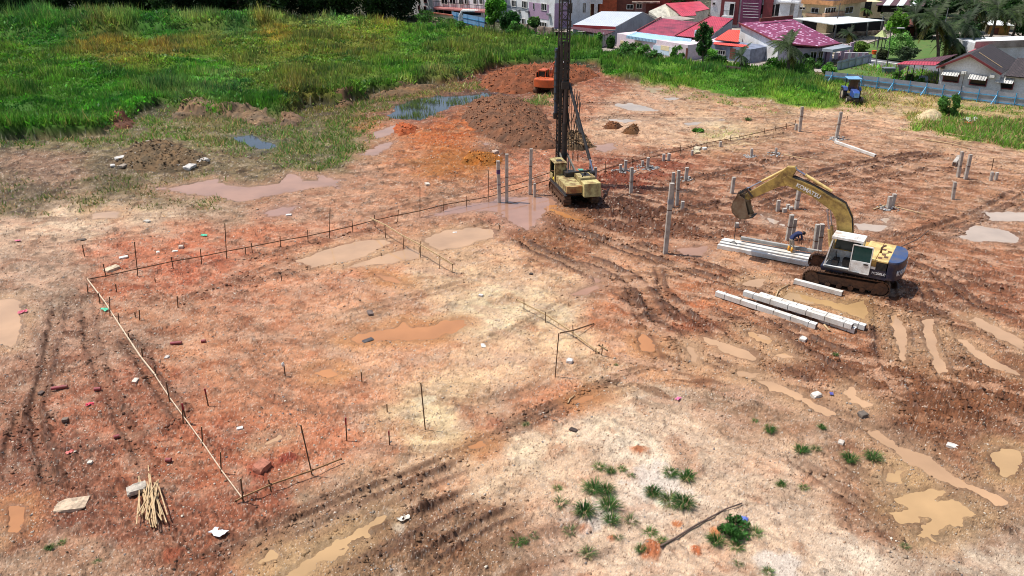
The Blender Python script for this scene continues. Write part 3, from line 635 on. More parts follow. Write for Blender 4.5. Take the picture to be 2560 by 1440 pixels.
# the land around, out to the horizon
gb = MB(); n_ = 48
vs = []
for r_, z_ in ((3000, 0), (420, -.6), (262, -.7)):
    vs += [(r_ * math.cos(2 * math.pi * i / n_), r_ * math.sin(2 * math.pi * i / n_), z_) for i in range(n_)]
fs = [(a * n_ + i, a * n_ + (i + 1) % n_, (a + 1) * n_ + (i + 1) % n_, (a + 1) * n_ + i) for a in (0, 1) for i in range(n_)] + [tuple(range(2 * n_, 3 * n_))]
gb.add(vs, fs); tag(gb.build('terrain', mat('far_land', (160, 124, 96), .95, dirt=(84, 98, 54), amt=.5, scale=.03)), kind='structure')
# ---- water sheets
def mat_water(nm, col, rough=.10, spec=.7):
    m, t, b = nodes(nm); L = t.links.new; tc = N(t, 'TexCoord')
    n = N(t, 'TexNoise', i_Scale=.45, i_Detail=5.0); L(tc.outputs['Object'], n.inputs['Vector'])
    mr = N(t, 'MapRange'); mr.inputs[1].default_value = .3; mr.inputs[2].default_value = .7; mr.inputs[3].default_value = .80; mr.inputs[4].default_value = 1.10; L(n.outputs[0], mr.inputs[0])
    mm = N(t, 'Mix', data_type='RGBA', blend_type='MULTIPLY'); mm.inputs[0].default_value = 1; mm.inputs[6].default_value = tuple(lin(col) * ALB) + (1,)
    L(mr.outputs[0], mm.inputs[7]); L(mm.outputs[2], b.inputs['Base Color']); b.inputs['Roughness'].default_value = rough; b.inputs['Specular IOR Level'].default_value = spec
    n2 = N(t, 'TexNoise', i_Scale=2.5, i_Detail=2.0); L(tc.outputs['Object'], n2.inputs['Vector'])
    bp = N(t, 'Bump'); bp.inputs['Distance'].default_value = .004; L(n2.outputs[0], bp.inputs['Height']); L(bp.outputs[0], b.inputs['Normal']); return m
WM = {k: mat_water('muddy_water_' + n, TONE[k], .03) for k, n in dict(b='clear', p='pink', q='rose', t='tan', o='orange', y='ochre', w='pale').items()}
for (k, W), lev in zip(POOLS, LEVEL):
    st_ = .12 + max(0, W[:, 1].mean() - 40) * .006
    lo = W.min(0) - .9; hi = W.max(0) + .9; nx = int((hi[0] - lo[0]) / st_) + 2; ny = int((hi[1] - lo[1]) / st_) + 2
    xs, ys = np.meshgrid(lo[0] + np.arange(nx) * st_, lo[1] + np.arange(ny) * st_)
    s = sdist(xs.ravel(), ys.ravel(), W).reshape(ny, nx); ok = (s[:-1, :-1] < .55)
    jj, ii = np.nonzero(ok); b = jj * nx + ii; f = np.stack([b, b + 1, b + nx + 1, b + nx], 1)
    u, inv = np.unique(f, return_inverse=True)
    v = np.stack([xs.ravel(), ys.ravel(), np.full(xs.size, lev)], 1)[u]
    tag(mobj('puddle', raw_mesh('puddle', v, inv.reshape(f.shape)), WM[k]), kind='structure')
print('ground built', len(GX))
# ================================================================ GRASS AND UNDERGROWTH (nobody could count it)
rs = np.random.RandomState(5)
def fan_points(n, y0, y1, k0=-KW + .04, k1=KW - .04, pw=1.0):
    y = y0 * np.exp(rs.rand(int(n)) ** pw * math.log(y1 / y0)); k = k0 + rs.rand(len(y)) * (k1 - k0)
    return k * (.906 * y + 7.6), y
def gzv(x, y, A):
    a = (x / (.906 * y + 7.6) + KW) / (2 * KW) * (NC - 1); b = np.log(np.maximum(y, Y0) / Y0) / LA
    i = np.clip(a.astype(int), 0, NC - 2); j = np.clip(b.astype(int), 0, NR - 2); return A[j * NC + i]
def blades(name, x, y, z, h, w, col, lean=.45, wide=False, mats=None, kind='stuff', jit=.22, **tg):
    n = len(x); a = rs.rand(n) * 2 * np.pi; l = (rs.rand(n) ** .7) * lean * h; b = rs.rand(n) * 2 * np.pi
    dx, dy = np.cos(a) * w / 2, np.sin(a) * w / 2; lx, ly = np.cos(b) * l, np.sin(b) * l
    if wide:     # leaf: a rhomb
        v = np.stack([np.stack([x, y, z], 1), np.stack([x + dx + lx * .5, y + dy + ly * .5, z + h * .55], 1), np.stack([x + lx, y + ly, z + h], 1), np.stack([x - dx + lx * .5, y - dy + ly * .5, z + h * .45], 1)], 1).reshape(-1, 3)
        f = np.arange(4 * n).reshape(-1, 4); rep = 4
    else:
        v = np.stack([np.stack([x - dx, y - dy, z], 1), np.stack([x + dx, y + dy, z], 1), np.stack([x + lx, y + ly, z + h], 1)], 1).reshape(-1, 3)
        f = np.arange(3 * n).reshape(-1, 3); rep = 3
    c = col * (1 + (rs.rand(n, 1) - .5) * 2 * jit) * (1 + (rs.rand(n, 3) - .5) * .16)
    c = c * .9 + c.mean(1, keepdims=True) * .1; c = np.repeat(c, rep, 0)
    me = raw_mesh(name, v, f, False, {'col': lin(np.clip(c * np.array([1.06, 1.05, 1.02]), 6, 250)) * ALB_G}); o = mobj(name, me, mats or M_LEAF); return tag(o, kind=kind, **tg)
ALB_G = 1.42
M_LEAF = mat_attr('leaf', .6, trans=.42, spec=.35)
# tall field grass
x, y = fan_points(900000, 62, 205)
d, s = veg_at(x, y); h = gzv(x, y, VH); z = gzv(x, y, GZ)
kk = (rs.rand(len(x)) < d) & (h > .03); x, y, h, z = x[kk], y[kk], h[kk], z[kk]
dn = fbm(x / 7, y / 7, 3, 91); n2 = fbm(x / 2.2, y / 2.2, 3, 92)
keep = rs.rand(len(x)) < np.clip(.75 + 1.2 * n2, .3, 1); x, y, h, z, dn, n2 = [q[keep] for q in (x, y, h, z, dn, n2)]
px, py = Sxy(x + dn * 5, y + n2 * 2); gc = idw(px, py, GRN)
sp_ = fbm(x / 5 + 7, y / 4, 4, 97); gc = gc * (1 + .5 * np.clip(sp_, -.6, .35)[:, None]) * (1 + np.clip(sp_, -.5, 0)[:, None] * np.array([.5, 0, -.3])); gc = gc * (1 + .22 * n2[:, None]) * (1 + .18 * fbm(x / .9, y / .9, 2, 93)[:, None]); gc += np.clip(dn, 0, 1)[:, None] * np.array([20, 12, 6]); gc -= np.clip(-dn, 0, 1)[:, None] * np.array([14, 4, 8])
hh = (.30 + .5 * h) * (.6 + .8 * rs.rand(len(x))) * np.clip(1 + dn, .6, 1.5); ww = .05 + .0011 * y * (.6 + .8 * rs.rand(len(x)))
lf_ = (rs.rand(len(x)) < (np.clip((.5 - x / 60), .15, 1)) * np.clip(.22 + 1.6 * fbm(x / 11 + 3, y / 11, 2, 95), .05, .8))
tip = (rs.rand(len(x)) < .12)[:, None] * (dn > 0)[:, None]; gc = gc * (1 - tip * .5) + tip * .5 * np.array([170, 150, 96])
blades('grass_field', x[~lf_], y[~lf_], z[~lf_] - .12, hh[~lf_], ww[~lf_], gc[~lf_])
q = lf_; blades('undergrowth', x[q], y[q], z[q] - .05 + rs.rand(q.sum()) * .35 * h[q], .10 + .25 * rs.rand(q.sum()) + .1 * h[q], ww[q] * 1.5, gc[q] * np.array([.86, 1.02, .8]), lean=1.3, wide=True)
# short and patchy grass
x, y = fan_points(520000, 46, 130, pw=.9); d, s = veg_at(x, y); kk = (rs.rand(len(x)) < s * .9) & (d < .6) & (gzv(x, y, pool_sd) > .15)
x, y, s = x[kk], y[kk], s[kk]; z = gzv(x, y, GZ); px, py = Sxy(x, y); gc = idw(px, py, GRN); n2 = fbm(x / 1.4, y / 1.4, 3, 96)
gc = gc * (1 + .3 * n2[:, None]); br = (rs.rand(len(x)) < .28)[:, None]; gc = gc * (1 - br) + br * np.array([150, 126, 88])
blades('patchy_grass', x, y, z - .03, (.1 + .32 * rs.rand(len(x))) * (.6 + s) * np.clip(1 + n2, .5, 1.8), .035 + .0011 * y, gc, lean=1.0)
# grass coming through the blue pond, and sprigs in the near sand
px_ = np.concatenate([1000 + rs.rand(260) * 230, 980 + rs.rand(200) * 120]); py_ = np.concatenate([238 + rs.rand(260) * 30, 255 + rs.rand(200) * 42])
pp = np.array([G(a, b) for a, b in zip(px_, py_)]); cl = fbm(pp[:, 0] / 2, pp[:, 1] / 2, 2, 98) > .02; pp = np.repeat(pp[cl], 7, 0); pp[:, :2] += rs.randn(len(pp), 2) * .3
blades('pond_grass', pp[:, 0], pp[:, 1], np.full(len(pp), -.12), .25 + .4 * rs.rand(len(pp)), np.full(len(pp), .07), np.tile([96., 112, 54], (len(pp), 1)), lean=.5)
# ================================================================ GRAVEL, CLODS (stuff)
ico = bmesh.new(); bmesh.ops.create_icosphere(ico, subdivisions=1, radius=1)
IV = np.array([v.co[:] for v in ico.verts]); IF = np.array([[v.index for v in f.verts] for f in ico.faces]); ico.free()
def stones(name, x, y, z, r, col, flat=.6, rough_=.9, parent=None):
    n = len(x); k = len(IV); jit = 1 + (rs.rand(n, k, 1) - .5) * .75; a = rs.rand(n) * 6.28
    sx = (.7 + .8 * rs.rand(n))[:, None]; v = IV[None] * jit * np.where(rs.rand(n, k, 1) < .2, .55, 1.0); vx = v[..., 0] * sx; vy = v[..., 1]
    c, s_ = np.cos(a)[:, None], np.sin(a)[:, None]
    V = np.stack([x[:, None] + (vx * c - vy * s_) * r[:, None], y[:, None] + (vx * s_ + vy * c) * r[:, None], z[:, None] + v[..., 2] * r[:, None] * flat], -1).reshape(-1, 3)
    Fc = (IF[None] + (np.arange(n) * k)[:, None, None]).reshape(-1, 3)
    me = raw_mesh(name, V, Fc, False, {'col': np.repeat(lin(np.clip(col, 5, 250)) * ALB, k, 0)})
    return mobj(name, me, M_STONE, parent)
M_STONE = mat_attr('stone', .9, bump=.01, bscale=30)
x, y = fan_points(42000, 15.5, 75, pw=.85); vd, vs_ = veg_at(x, y); rg = gzv(x, y, rough); cl = fbm(x / 2.5, y / 2.5, 3, 101)
kk = (vd < .2) & (gzv(x, y, pool_sd) > .1) & (rs.rand(len(x)) < np.clip(.35 + rg * .5 + cl * 1.2, .08, 1)); x, y = x[kk], y[kk]
z = gzv(x, y, GZ); r = (.012 + .036 * rs.rand(len(x)) ** 3.5) * (1 + (y - 18) * .012); gcol = gzv(x, y, COLR[:, 0])[:, None] * np.array([1, .80, .64])
t_ = rs.rand(len(x)); pal = np.where((t_ < .34)[:, None], np.array([222., 206, 186]), np.where((t_ < .5)[:, None], np.array([150., 142, 138]), gcol * .8))
tag(stones('gravel', x, y, z + r * .2, r, pal * (1 + (rs.rand(len(x), 1) - .5) * .3)), kind='stuff')
# mud clods along the ruts
cx, cy = [], []
for pts, w, dep, rim, dark, cleat in RUTS:
    if dark < .3: continue
    W = wpoly(pts)
    for i in range(len(W) - 1):
        L_ = np.hypot(*(W[i + 1] - W[i])); n = int(L_ * 50 * dark); t = rs.rand(n)[:, None]; q = W[i] + (W[i + 1] - W[i]) * t
        nn = np.array([-(W[i + 1] - W[i])[1], (W[i + 1] - W[i])[0]]) / (L_ + 1e-6); off = (np.where(rs.rand(n) < .5, -1, 1) * (w * .7 + rs.randn(n) * .16 * (1 + w)))[:, None]
        q = q + nn * off; cx.append(q[:, 0]); cy.append(q[:, 1])
for pts, k, c in MUD[:8]:
    W = wpoly(pts); lo, hi = W.min(0), W.max(0); n = int((hi - lo).prod() * 14); x = lo[0] + rs.rand(n) * (hi - lo)[0]; y = lo[1] + rs.rand(n) * (hi - lo)[1]
    kk = sdist(x, y, W) < .3; cx.append(x[kk]); cy.append(y[kk])
x = np.concatenate(cx); y = np.concatenate(cy); kk = (gzv(x, y, pool_sd) > .12) & (y < 95) & (fbm(x / 1.3, y / 1.3, 2, 103) > -.18); x, y = x[kk], y[kk]
r = (.02 + .07 * rs.rand(len(x)) ** 3) * (1 + (y - 18) * .006)
base = np.stack([gzv(x, y, COLR[:, i]) for i in range(3)], 1); c = base * .98 * (1 + (rs.rand(len(x), 1) - .5) * .3)
tag(stones('mud_clods', x, y, gzv(x, y, GZ) + r * .15, r, c, .7), kind='stuff')
print('vegetation built')
# ================================================================ MACHINES
yel = mat('yellow_paint', (196, 158, 80), .55, dirt=(114, 84, 52), amt=.6, scale=1.6)
cream_y = mat('faded_yellow_paint', (226, 196, 128), .55, dirt=(150, 116, 70), amt=.4, scale=1.6)
olive_y = mat('chalky_yellow_paint', (180, 164, 112), .7, dirt=(112, 84, 52), amt=.65, scale=2.2)
boom_y = mat('boom_paint', (176, 146, 78), .6, dirt=(104, 78, 46), amt=.6, scale=1.6)
whitep = mat('white_paint', (232, 232, 228), .45, dirt=(160, 132, 108), amt=.35, scale=2.2)
navy = mat('navy_paint', (17, 26, 56), .4, dirt=(84, 70, 66), amt=.4, scale=2)
navyt = mat('light_navy_paint', (52, 76, 120), .4, dirt=(104, 96, 96), amt=.35, scale=2)
mudsteel = mat('muddy_steel', (108, 74, 50), .8, dirt=(66, 46, 34), amt=.5, scale=3, bump=.02, bscale=9)
rustst = mat('rusty_steel', (112, 74, 54), .75, dirt=(60, 44, 38), amt=.5, scale=3)
blk = mat('black_steel', (34, 34, 36), .5, dirt=(74, 62, 54), amt=.35, scale=3)
dkst = mat('dark_steel', (52, 54, 58), .5, metal=.3, dirt=(86, 70, 58), amt=.4, scale=3)
bluest = mat('blue_grey_steel', (44, 58, 74), .5, dirt=(44, 46, 50), amt=.4, scale=2)
chrome = mat('chrome_rod', (190, 190, 205), .22, metal=.9, dirt=(120, 110, 110), amt=.2)
rubber = mat('black_rubber', (26, 26, 27), .7, dirt=(80, 62, 48), amt=.4, scale=3)
glass = mat_glass('cab_glass', (30, 46, 44), .06)
glassg = mat_glass('green_glass', (22, 62, 58), .06)
bucket_m = mat('bucket_steel', (128, 112, 92), .55, metal=.2, dirt=(96, 66, 44), amt=.5, scale=2)
seatm = mat('seat_cloth', (52, 46, 42), .9)
whitelet = mat('white_lettering', (236, 236, 236), .5)

def make_track(name, parent, y, L=4.3, Hh=.86, w=.6, m=None, n=44, x0=0.0):
    """one crawler: chain of pads round a long oval, with side frame and wheels"""
    m = m or mudsteel; r = Hh / 2; mb = MB(); S = L - 2 * r; per = 2 * S + 2 * math.pi * r
    def at(s):
        s %= per
        if s < S: return (-S / 2 + s, Hh, 0)
        s -= S
        if s < math.pi * r: a = s / r; return (S / 2 + r * math.sin(a), r + r * math.cos(a), -a)
        s -= math.pi * r
        if s < S: return (S / 2 - s, 0, math.pi)
        s -= S; a = s / r; return (-S / 2 - r * math.sin(a), r - r * math.cos(a), math.pi - a)
    for i in range(n):
        x, z, a = at(per * i / n); M = Matrix.Rotation(-a, 4, 'Y')
        nx, nz = -math.sin(-a) * 0, 0
        mb.box((x + x0, y, z), (per / n * .93, w, .05), M=Matrix.Rotation(-a, 4, 'Y'))
        nrm = Vector((math.sin(-a) * -1, 0, math.cos(a)))
        mb.box((x + x0 - .03 * math.sin(a) * -1, y, z + .03 * math.cos(a)), (.035, w, .07), M=Matrix.Rotation(-a, 4, 'Y'))
    t = mb.build(name, m, parent)
    f = MB(); f.b2((x0 - S / 2, y - w * .28, .22), (x0 + S / 2, y + w * .28, Hh - .2)); f.build('track_frame', m, t)
    for xx in (-S / 2, S / 2):
        q = MB(); q.cyl((x0 + xx, y - w * .36, r), (x0 + xx, y + w * .36, r), r * .82, n=18); q.cyl((x0 + xx, y - w * .42, r), (x0 + xx, y + w * .42, r), r * .3, n=12)
        q.build('wheel', m, t)
    for i in range(6):
        xx = x0 - S / 2 + S * (i + .5) / 6
        q = MB(); q.cyl((xx, y - w * .4, .2), (xx, y + w * .4, .2), .14, n=10); q.build('roller', m, t)
    return t

def make_excavator(loc, rz, label, main, top, side, low, cabm, writing=True, track_turn=0, pose=None):
    ex = thing('excavator', label, 'excavator', loc, rz)
    # undercarriage
    u = MB(); u.b2((-1.1, -.95, .45), (1.1, .95, .8)); u.cyl((0, 0, .75), (0, 0, 1.0), .62, n=24)
    un = u.build('undercarriage', mudsteel, ex); un.rotation_euler = (0, 0, track_turn)
    for y in (1.18, -1.18):
        t = make_track('track', ex, y); t.rotation_euler = (0, 0, track_turn)
    d = MB(); d.b2((-2.0, -1.36, .98), (1.25, 1.36, 1.14)); d.b2((.1, -1.32, .86), (1.2, 1.32, .98)); d.build('deck', low, ex, bevel=.02)
    # rear body: lower skirt, white stripe, upper side, hood
    s = MB(); s.b2((-1.95, .42, 1.145), (-.68, 1.37, 1.5)); s.b2((-1.95, -1.37, 1.145), (-.2, -.42, 1.5)); s.build('lower_side_panel', low, ex, bevel=.015)
    s = MB(); s.b2((-1.42, .42, 1.503), (-.68, 1.372, 1.63)); s.build('white_stripe', whitep, ex)
    s = MB(); s.b2((-1.42, .40, 1.633), (-.68, 1.372, 1.92)); s.b2((-1.95, -1.37, 1.503), (-.2, -.40, 1.92)); s.build('side_panel', side, ex, bevel=.015)
    s = MB(); s.b2((-1.93, .42, 1.503), (-1.423, 1.36, 1.92))
    for i in range(6): s.b2((-1.90, 1.36, 1.54 + i * .062), (-1.45, 1.385, 1.565 + i * .062))
    s.build('vent_grille', blk, ex)
    s = MB(); s.b2((-1.95, -.37, 1.145), (-.75, .40, 1.92)); s.build('engine_bay', side, ex)
    for k, (xa, xb) in enumerate(((-1.97, -1.36), (-1.34, -.64))):
        s = MB(); s.b2((xa, -1.36, 1.925), (xb, 1.385, 2.03)); s.build('hood', top, ex, bevel=.03)
    for (xa, ya) in ((-1.75, .75), (-1.6, .45), (-1.5, 1.0), (-1.8, -.1), (-1.5, -.3)):
        s = MB(); s.b2((xa - .1, ya - .13, 2.031), (xa + .1, ya + .1, 2.045)); s.build('hood_vent', rustst, ex)
    s = MB(); s.tube([(-1.42, .25, 2.0), (-1.42, .25, 2.32), (-1.5, .2, 2.42), (-1.6, .15, 2.45)], .05, 10); s.build('exhaust_pipe', rustst, ex, smooth=True)
    s = MB(); s.cyl((-.95, .95, 2.03), (-.95, .95, 2.1), .14, n=16); s.build('filler_cap', side, ex)
    # counterweight: rounded rear
    pts = [(-1.97, 1.37)] + [(-2.1 - .6 * math.sin(a) ** .8 if a > 0 else -2.1, 1.37 * math.cos(a)) for a in [math.pi * i / 16 for i in range(17)]] + [(-1.97, -1.37)]
    c = MB(); c.prism(pts, 1.0, 2.0, axis='z'); cw = c.build('counterweight', low, ex, bevel=.05)
    c = MB(); pp = [(p[0] * .985 - .02, p[1] * .96) for p in pts]; c.prism(pp, 2.003, 2.02, axis='z'); c.build('top_plate', navyt if writing else low, cw)
    # cab (left)
    cab = MB(); x0, x1, y0, y1, z0, z1 = -.62, 1.12, .44, 1.38, 1.15, 2.86
    for (a, b) in (((x0, y1), (x0, y1)), ((x0, y0), (x0, y0))): cab.bar((a[0] + .04, a[1] - .04, z0), (a[0] + .04, a[1] - .04, z1 - .05), .08)
    for yy in (y0 + .04, y1 - .04): cab.bar((x1 - .04, yy, z0), (x1 - .28, yy, z1 - .05), .07); cab.bar((x1 - .04, yy, z0 + .04), (x0, yy, z0 + .04), .08)
    cab.b2((x0, y0, z0), (x0 + .05, y1, z0 + .75)); cab.b2((x0, y0, z0), (x1, y0 + .04, z0 + .7)); cab.b2((x0, y0, z0), (x1, y1, z0 + .05))
    co = cab.build('cab', cabm, ex, bevel=.012)
    r = MB(); r.b2((x0 - .03, y0 - .03, z1 - .1), (x1 - .2, y1 + .03, z1 + .03)); r.b2((x0 + .35, y0 + .2, z1 + .031), (x1 - .45, y1 - .2, z1 + .05)); r.build('cab_roof', cabm, co, bevel=.04)
    g = MB(); g.quad((x1 - .06, y0 + .08, z0 + .08), (x1 - .06, y1 - .08, z0 + .08), (x1 - .27, y1 - .08, z1 - .12), (x1 - .27, y0 + .08, z1 - .12), .012); g.build('windscreen', glass, co)
    g = MB(); g.b2((x0 + .02, y0 + .08, z0 + .8), (x0 + .035, y1 - .08, z1 - .12)); g.b2((x0 + .08, y0 + .015, z0 + .75), (x1 - .3, y0 + .03, z1 - .12)); g.build('rear_window', glass, co)
    q = MB(); q.b2((-.2, .7, 1.25), (.25, 1.15, 1.62)); q.b2((-.28, .7, 1.6), (-.16, 1.15, 2.25)); q.build('seat', seatm, co, bevel=.04)
    q = MB(); q.b2((.45, .62, 1.22), (.75, 1.2, 1.5)); q.cyl((.6, .8, 1.5), (.68, .8, 1.9), .02); q.cyl((.6, 1.1, 1.5), (.68, 1.1, 1.9), .02); q.build('console', dkst, co)
    # door swung back against the rear body
    dr = MB(); dx0, dx1, yy = -1.16, -.20, 1.47
    for a, b in (((dx0, 1.18), (dx1, 1.18)), ((dx0, 2.66), (dx1, 2.66)), ((dx0, 1.18), (dx0, 2.66)), ((dx1, 1.18), (dx1, 2.66))): dr.bar((a[0], yy, a[1]), (b[0], yy, b[1]), .05, .06)
    dr.b2((dx0, yy - .02, 1.2), (dx1, yy + .02, 1.82)); do = dr.build('cab_door', cabm, ex, bevel=.01)
    g = MB(); g.b2((dx0 + .03, yy - .008, 1.84), (dx1 - .03, yy + .008, 2.63)); g.build('door_window', glassg, do)
    g = MB(); g.b2((dx0 + .1, yy + .021, 1.66), (dx0 + .32, yy + .04, 1.74)); g.build('door_handle', blk, do)
    g = MB(); g.b2((-.72, 1.3, 1.16), (1.05, 1.6, 1.2)); g.build('step', dkst, ex)
    g = MB(); g.b2((.1, -1.34, 1.145), (1.2, -.5, 1.85)); g.build('tool_box', side, ex, bevel=.03)
    g = MB(); g.tube([(1.15, -.55, 1.85), (1.15, -.55, 2.5), (.3, -.55, 2.5), (.3, -.55, 1.85)], .02); g.tube([(1.15, -1.3, 1.85), (1.15, -1.3, 2.3), (.3, -1.3, 2.3), (.3, -1.3, 1.85)], .02); g.build('handrail', dkst, ex)
    # boom, arm, bucket in the machine's centre plane
    if pose: T = pose
    else: T = lambda x, z: (x, z)
    bo = [(.02, 1.55), (.10, 2.4), (.34, 3.58), (.62, 4.05), (.95, 4.28), (2.4, 4.92), (3.95, 5.34), (4.16, 5.12), (4.02, 4.90), (2.47, 4.46), (1.34, 3.86), (1.02, 3.4), (.78, 2.3), (.5, 1.55)]
    b = MB(); b.prism([T(*p) for p in bo], -.2, .2); bm_ = b.build('boom', boom_y if writing else main, ex, bevel=.02)
    e = MB()
    for y in (-.215, .2):
        for i in range(len(bo) - 1):
            if i in (1, 2, 3, 4, 5, 8, 9, 10, 11, 12):
                p, q_ = T(*bo[i]), T(*bo[i + 1]); e.bar((p[0], y + .007, p[1]), (q_[0], y + .007, q_[1]), .02, .07)
    e.build('boom_flange', boom_y if writing else main, bm_)
    ar = [(3.50, 5.72), (3.62, 5.86), (4.02, 5.80), (4.5, 5.18), (6.02, 3.92), (6.05, 3.66), (5.82, 3.60), (4.25, 4.66), (3.86, 4.78), (3.72, 5.05)]
    a = MB(); a.prism([T(*p) for p in ar], -.165, .165); am = a.build('arm', boom_y if writing else main, ex, bevel=.02)
    def ram(name, p, q, r, y, f=.58, par=ex):
        p, q = T(*p), T(*q); P0 = Vector((p[0], y, p[1])); P1 = Vector((q[0], y, q[1])); mid = P0.lerp(P1, f)
        k = MB(); k.cyl(P0, mid, r, n=14); k.cyl(mid - (P1 - P0).normalized() * .06, mid, r * 1.15, n=14); o_ = k.build(name, (cream_y if writing else main), par, smooth=False)
        k = MB(); k.cyl(mid, P1, r * .55, n=12); k.cyl((P1.x, y - .09, P1.z), (P1.x, y + .09, P1.z), r * .9, n=12); k.build('piston_rod', chrome, o_)
    ram('arm_cylinder', (1.55, 4.82), (3.60, 5.74), .085, 0, .72)
    ram('bucket_cylinder', (4.05, 5.66), (5.98, 4.22), .07, 0, .62)
    for y in (-.34, .34): ram('boom_cylinder', (.95, 1.35), (1.55, 3.85), .08, y, .6)
    l = MB()
    for y in (-.2, .2):
        p, q_, w_ = T(5.98, 4.22), T(5.62, 3.88), T(6.36, 3.92)
        l.bar((p[0], y, p[1]), (q_[0], y, q_[1]), .03, .1); l.bar((p[0], y, p[1]), (w_[0], y, w_[1]), .03, .1)
    for q_ in ((5.98, 4.22), (5.62, 3.88), (6.36, 3.92)): q_ = T(*q_); l.cyl((q_[0], -.24, q_[1]), (q_[0], .24, q_[1]), .045, n=10)
    l.build('bucket_link', dkst, ex)
    bk0 = [(5.92, 3.72), (6.38, 3.92), (6.66, 3.50), (6.76, 3.05), (6.66, 2.68), (6.36, 2.42), (5.95, 2.34), (5.42, 2.50)]
    sk_ = lambda p: (6.02 + (p[0] - 6.02) * .82 + .0, 3.78 + (p[1] - 3.78) * .86); bk = [sk_(p) for p in bk0]
    k = MB(); n_ = len(bk)
    for i in range(1, n_ - 1):
        p, q_ = T(*bk[i]), T(*bk[i + 1]); k.bar((p[0], 0, p[1]), (q_[0], 0, q_[1]), .90, .045, up=(0, 0, 1) if abs(q_[0] - p[0]) > .01 else (1, 0, 0))
    for y in (-.45, .425):
        k.prism([T(*p) for p in bk + [sk_((5.60, 2.8)), sk_((5.78, 3.3))]], y, y + .025)
    for y in (-.16, .12): k.prism([T(*p) for p in ((5.78, 3.58), (6.0, 3.85), (6.42, 4.02), (6.55, 3.6), (6.0, 3.4))], y, y + .04)
    bu = k.build('bucket', bucket_m, ex)
    for i in range(5):
        p = T(*sk_((5.42, 2.50))); q_ = T(*sk_((5.24, 2.56))); y = -.36 + i * .18
        t_ = MB(); t_.bar((p[0], y, p[1]), (q_[0], y, q_[1]), .09, .06); t_.build('tooth', dkst, bu)
    h = MB()
    for y in (-.1, 0, .1):
        h.tube([(T(.15, 2.0)[0] - .05, y, T(.15, 2.0)[1]), (T(.38, 3.5)[0] - .1, y, T(.38, 3.5)[1]), (T(.8, 4.22)[0] - .05, y, T(.8, 4.22)[1] + .1), (T(1.6, 4.62)[0], y, T(1.6, 4.62)[1] + .06), (T(2.8, 5.05)[0], y, T(2.8, 5.05)[1] + .06), (T(3.6, 5.25)[0], y, T(3.6, 5.25)[1] + .1)], .02, 6)
    h.build('hydraulic_hose', rubber, bm_, smooth=True)
    if writing:
        # lettering as painted on the boom, the side and the counterweight
        p, q_ = Vector((3.35, 4.93)), Vector((2.05, 4.45)); dr_ = (q_ - p).normalized(); mid = (p + q_) / 2
        for side_ in (1, -1):
            dx = Vector((dr_.x * side_, 0, dr_.y * side_)); up = Vector((-dr_.y * -1 * 1, 0, dr_.x * -1)).normalized()
            if up.z < 0: up = -up
            M = Matrix((dx, up, dx.cross(up))).transposed().to_4x4(); M.translation = (mid.x, .206 * side_, mid.y)
            text_mesh('lettering', 'KOMATSU', .30, M, whitelet, bm_, .006)
        M = Matrix(((-1, 0, 0), (0, 0, 1), (0, 1, 0))).transposed().to_4x4(); M = Matrix((Vector((-1, 0, 0)), Vector((0, 0, 1)), Vector((0, 1, 0)))).transposed().to_4x4()
        M.translation = (-1.62, 1.376, 1.3); text_mesh('lettering', 'PC200LC', .17, M, whitelet, ex, .004)
        a_ = R(63); nrm = Vector((-math.sin(R(62)), math.cos(R(62)), 0)); nrm = Vector((-.86, .5, 0)).normalized(); nx = Vector((0, 0, 1)).cross(nrm)
        # one letter after another round the curve of the counterweight
        def cwp(a): return Vector((-2.1 - .6 * math.sin(a) ** .8, 1.37 * math.cos(a), 1.42))
        for i, ch_ in enumerate('KOMATSU'):
            a = math.pi * (.20 + .10 * i); pq = cwp(a); tg = (cwp(a + .02) - cwp(a - .02)).normalized(); nr = tg.cross(Vector((0, 0, 1)))
            if nr.x > 0 and i > 0: nr = -nr
            tx = tg
            M = Matrix((tx, Vector((0, 0, 1)), tx.cross(Vector((0, 0, 1))))).transposed().to_4x4()
            M.translation = pq + tx.cross(Vector((0, 0, 1))) * .008; text_mesh('lettering', ch_, .36, M, whitelet, cw, .01, ext=.02)
    return ex
EX = make_excavator((18.25, 39.55, gz(18.25, 39.55) + .0), R(148), 'yellow crawler excavator with white cab and navy counterweight, bucket raised over a pile stack', yel, cream_y, yel, navy, whitep, True, R(6))
orange = mat('orange_paint', (204, 92, 44), .45, dirt=(150, 80, 50), amt=.35, scale=2)
oe = make_excavator((4.25, 91.5, gz(4.25, 91.5, True) - .05), R(66), 'orange excavator half hidden behind the dark mast, beside the far dirt pile', orange, orange, orange, orange, orange, False, 0, lambda x, z: (x * .8 + .1, z * .58 + .75)); oe.scale = (.84, .84, .84)

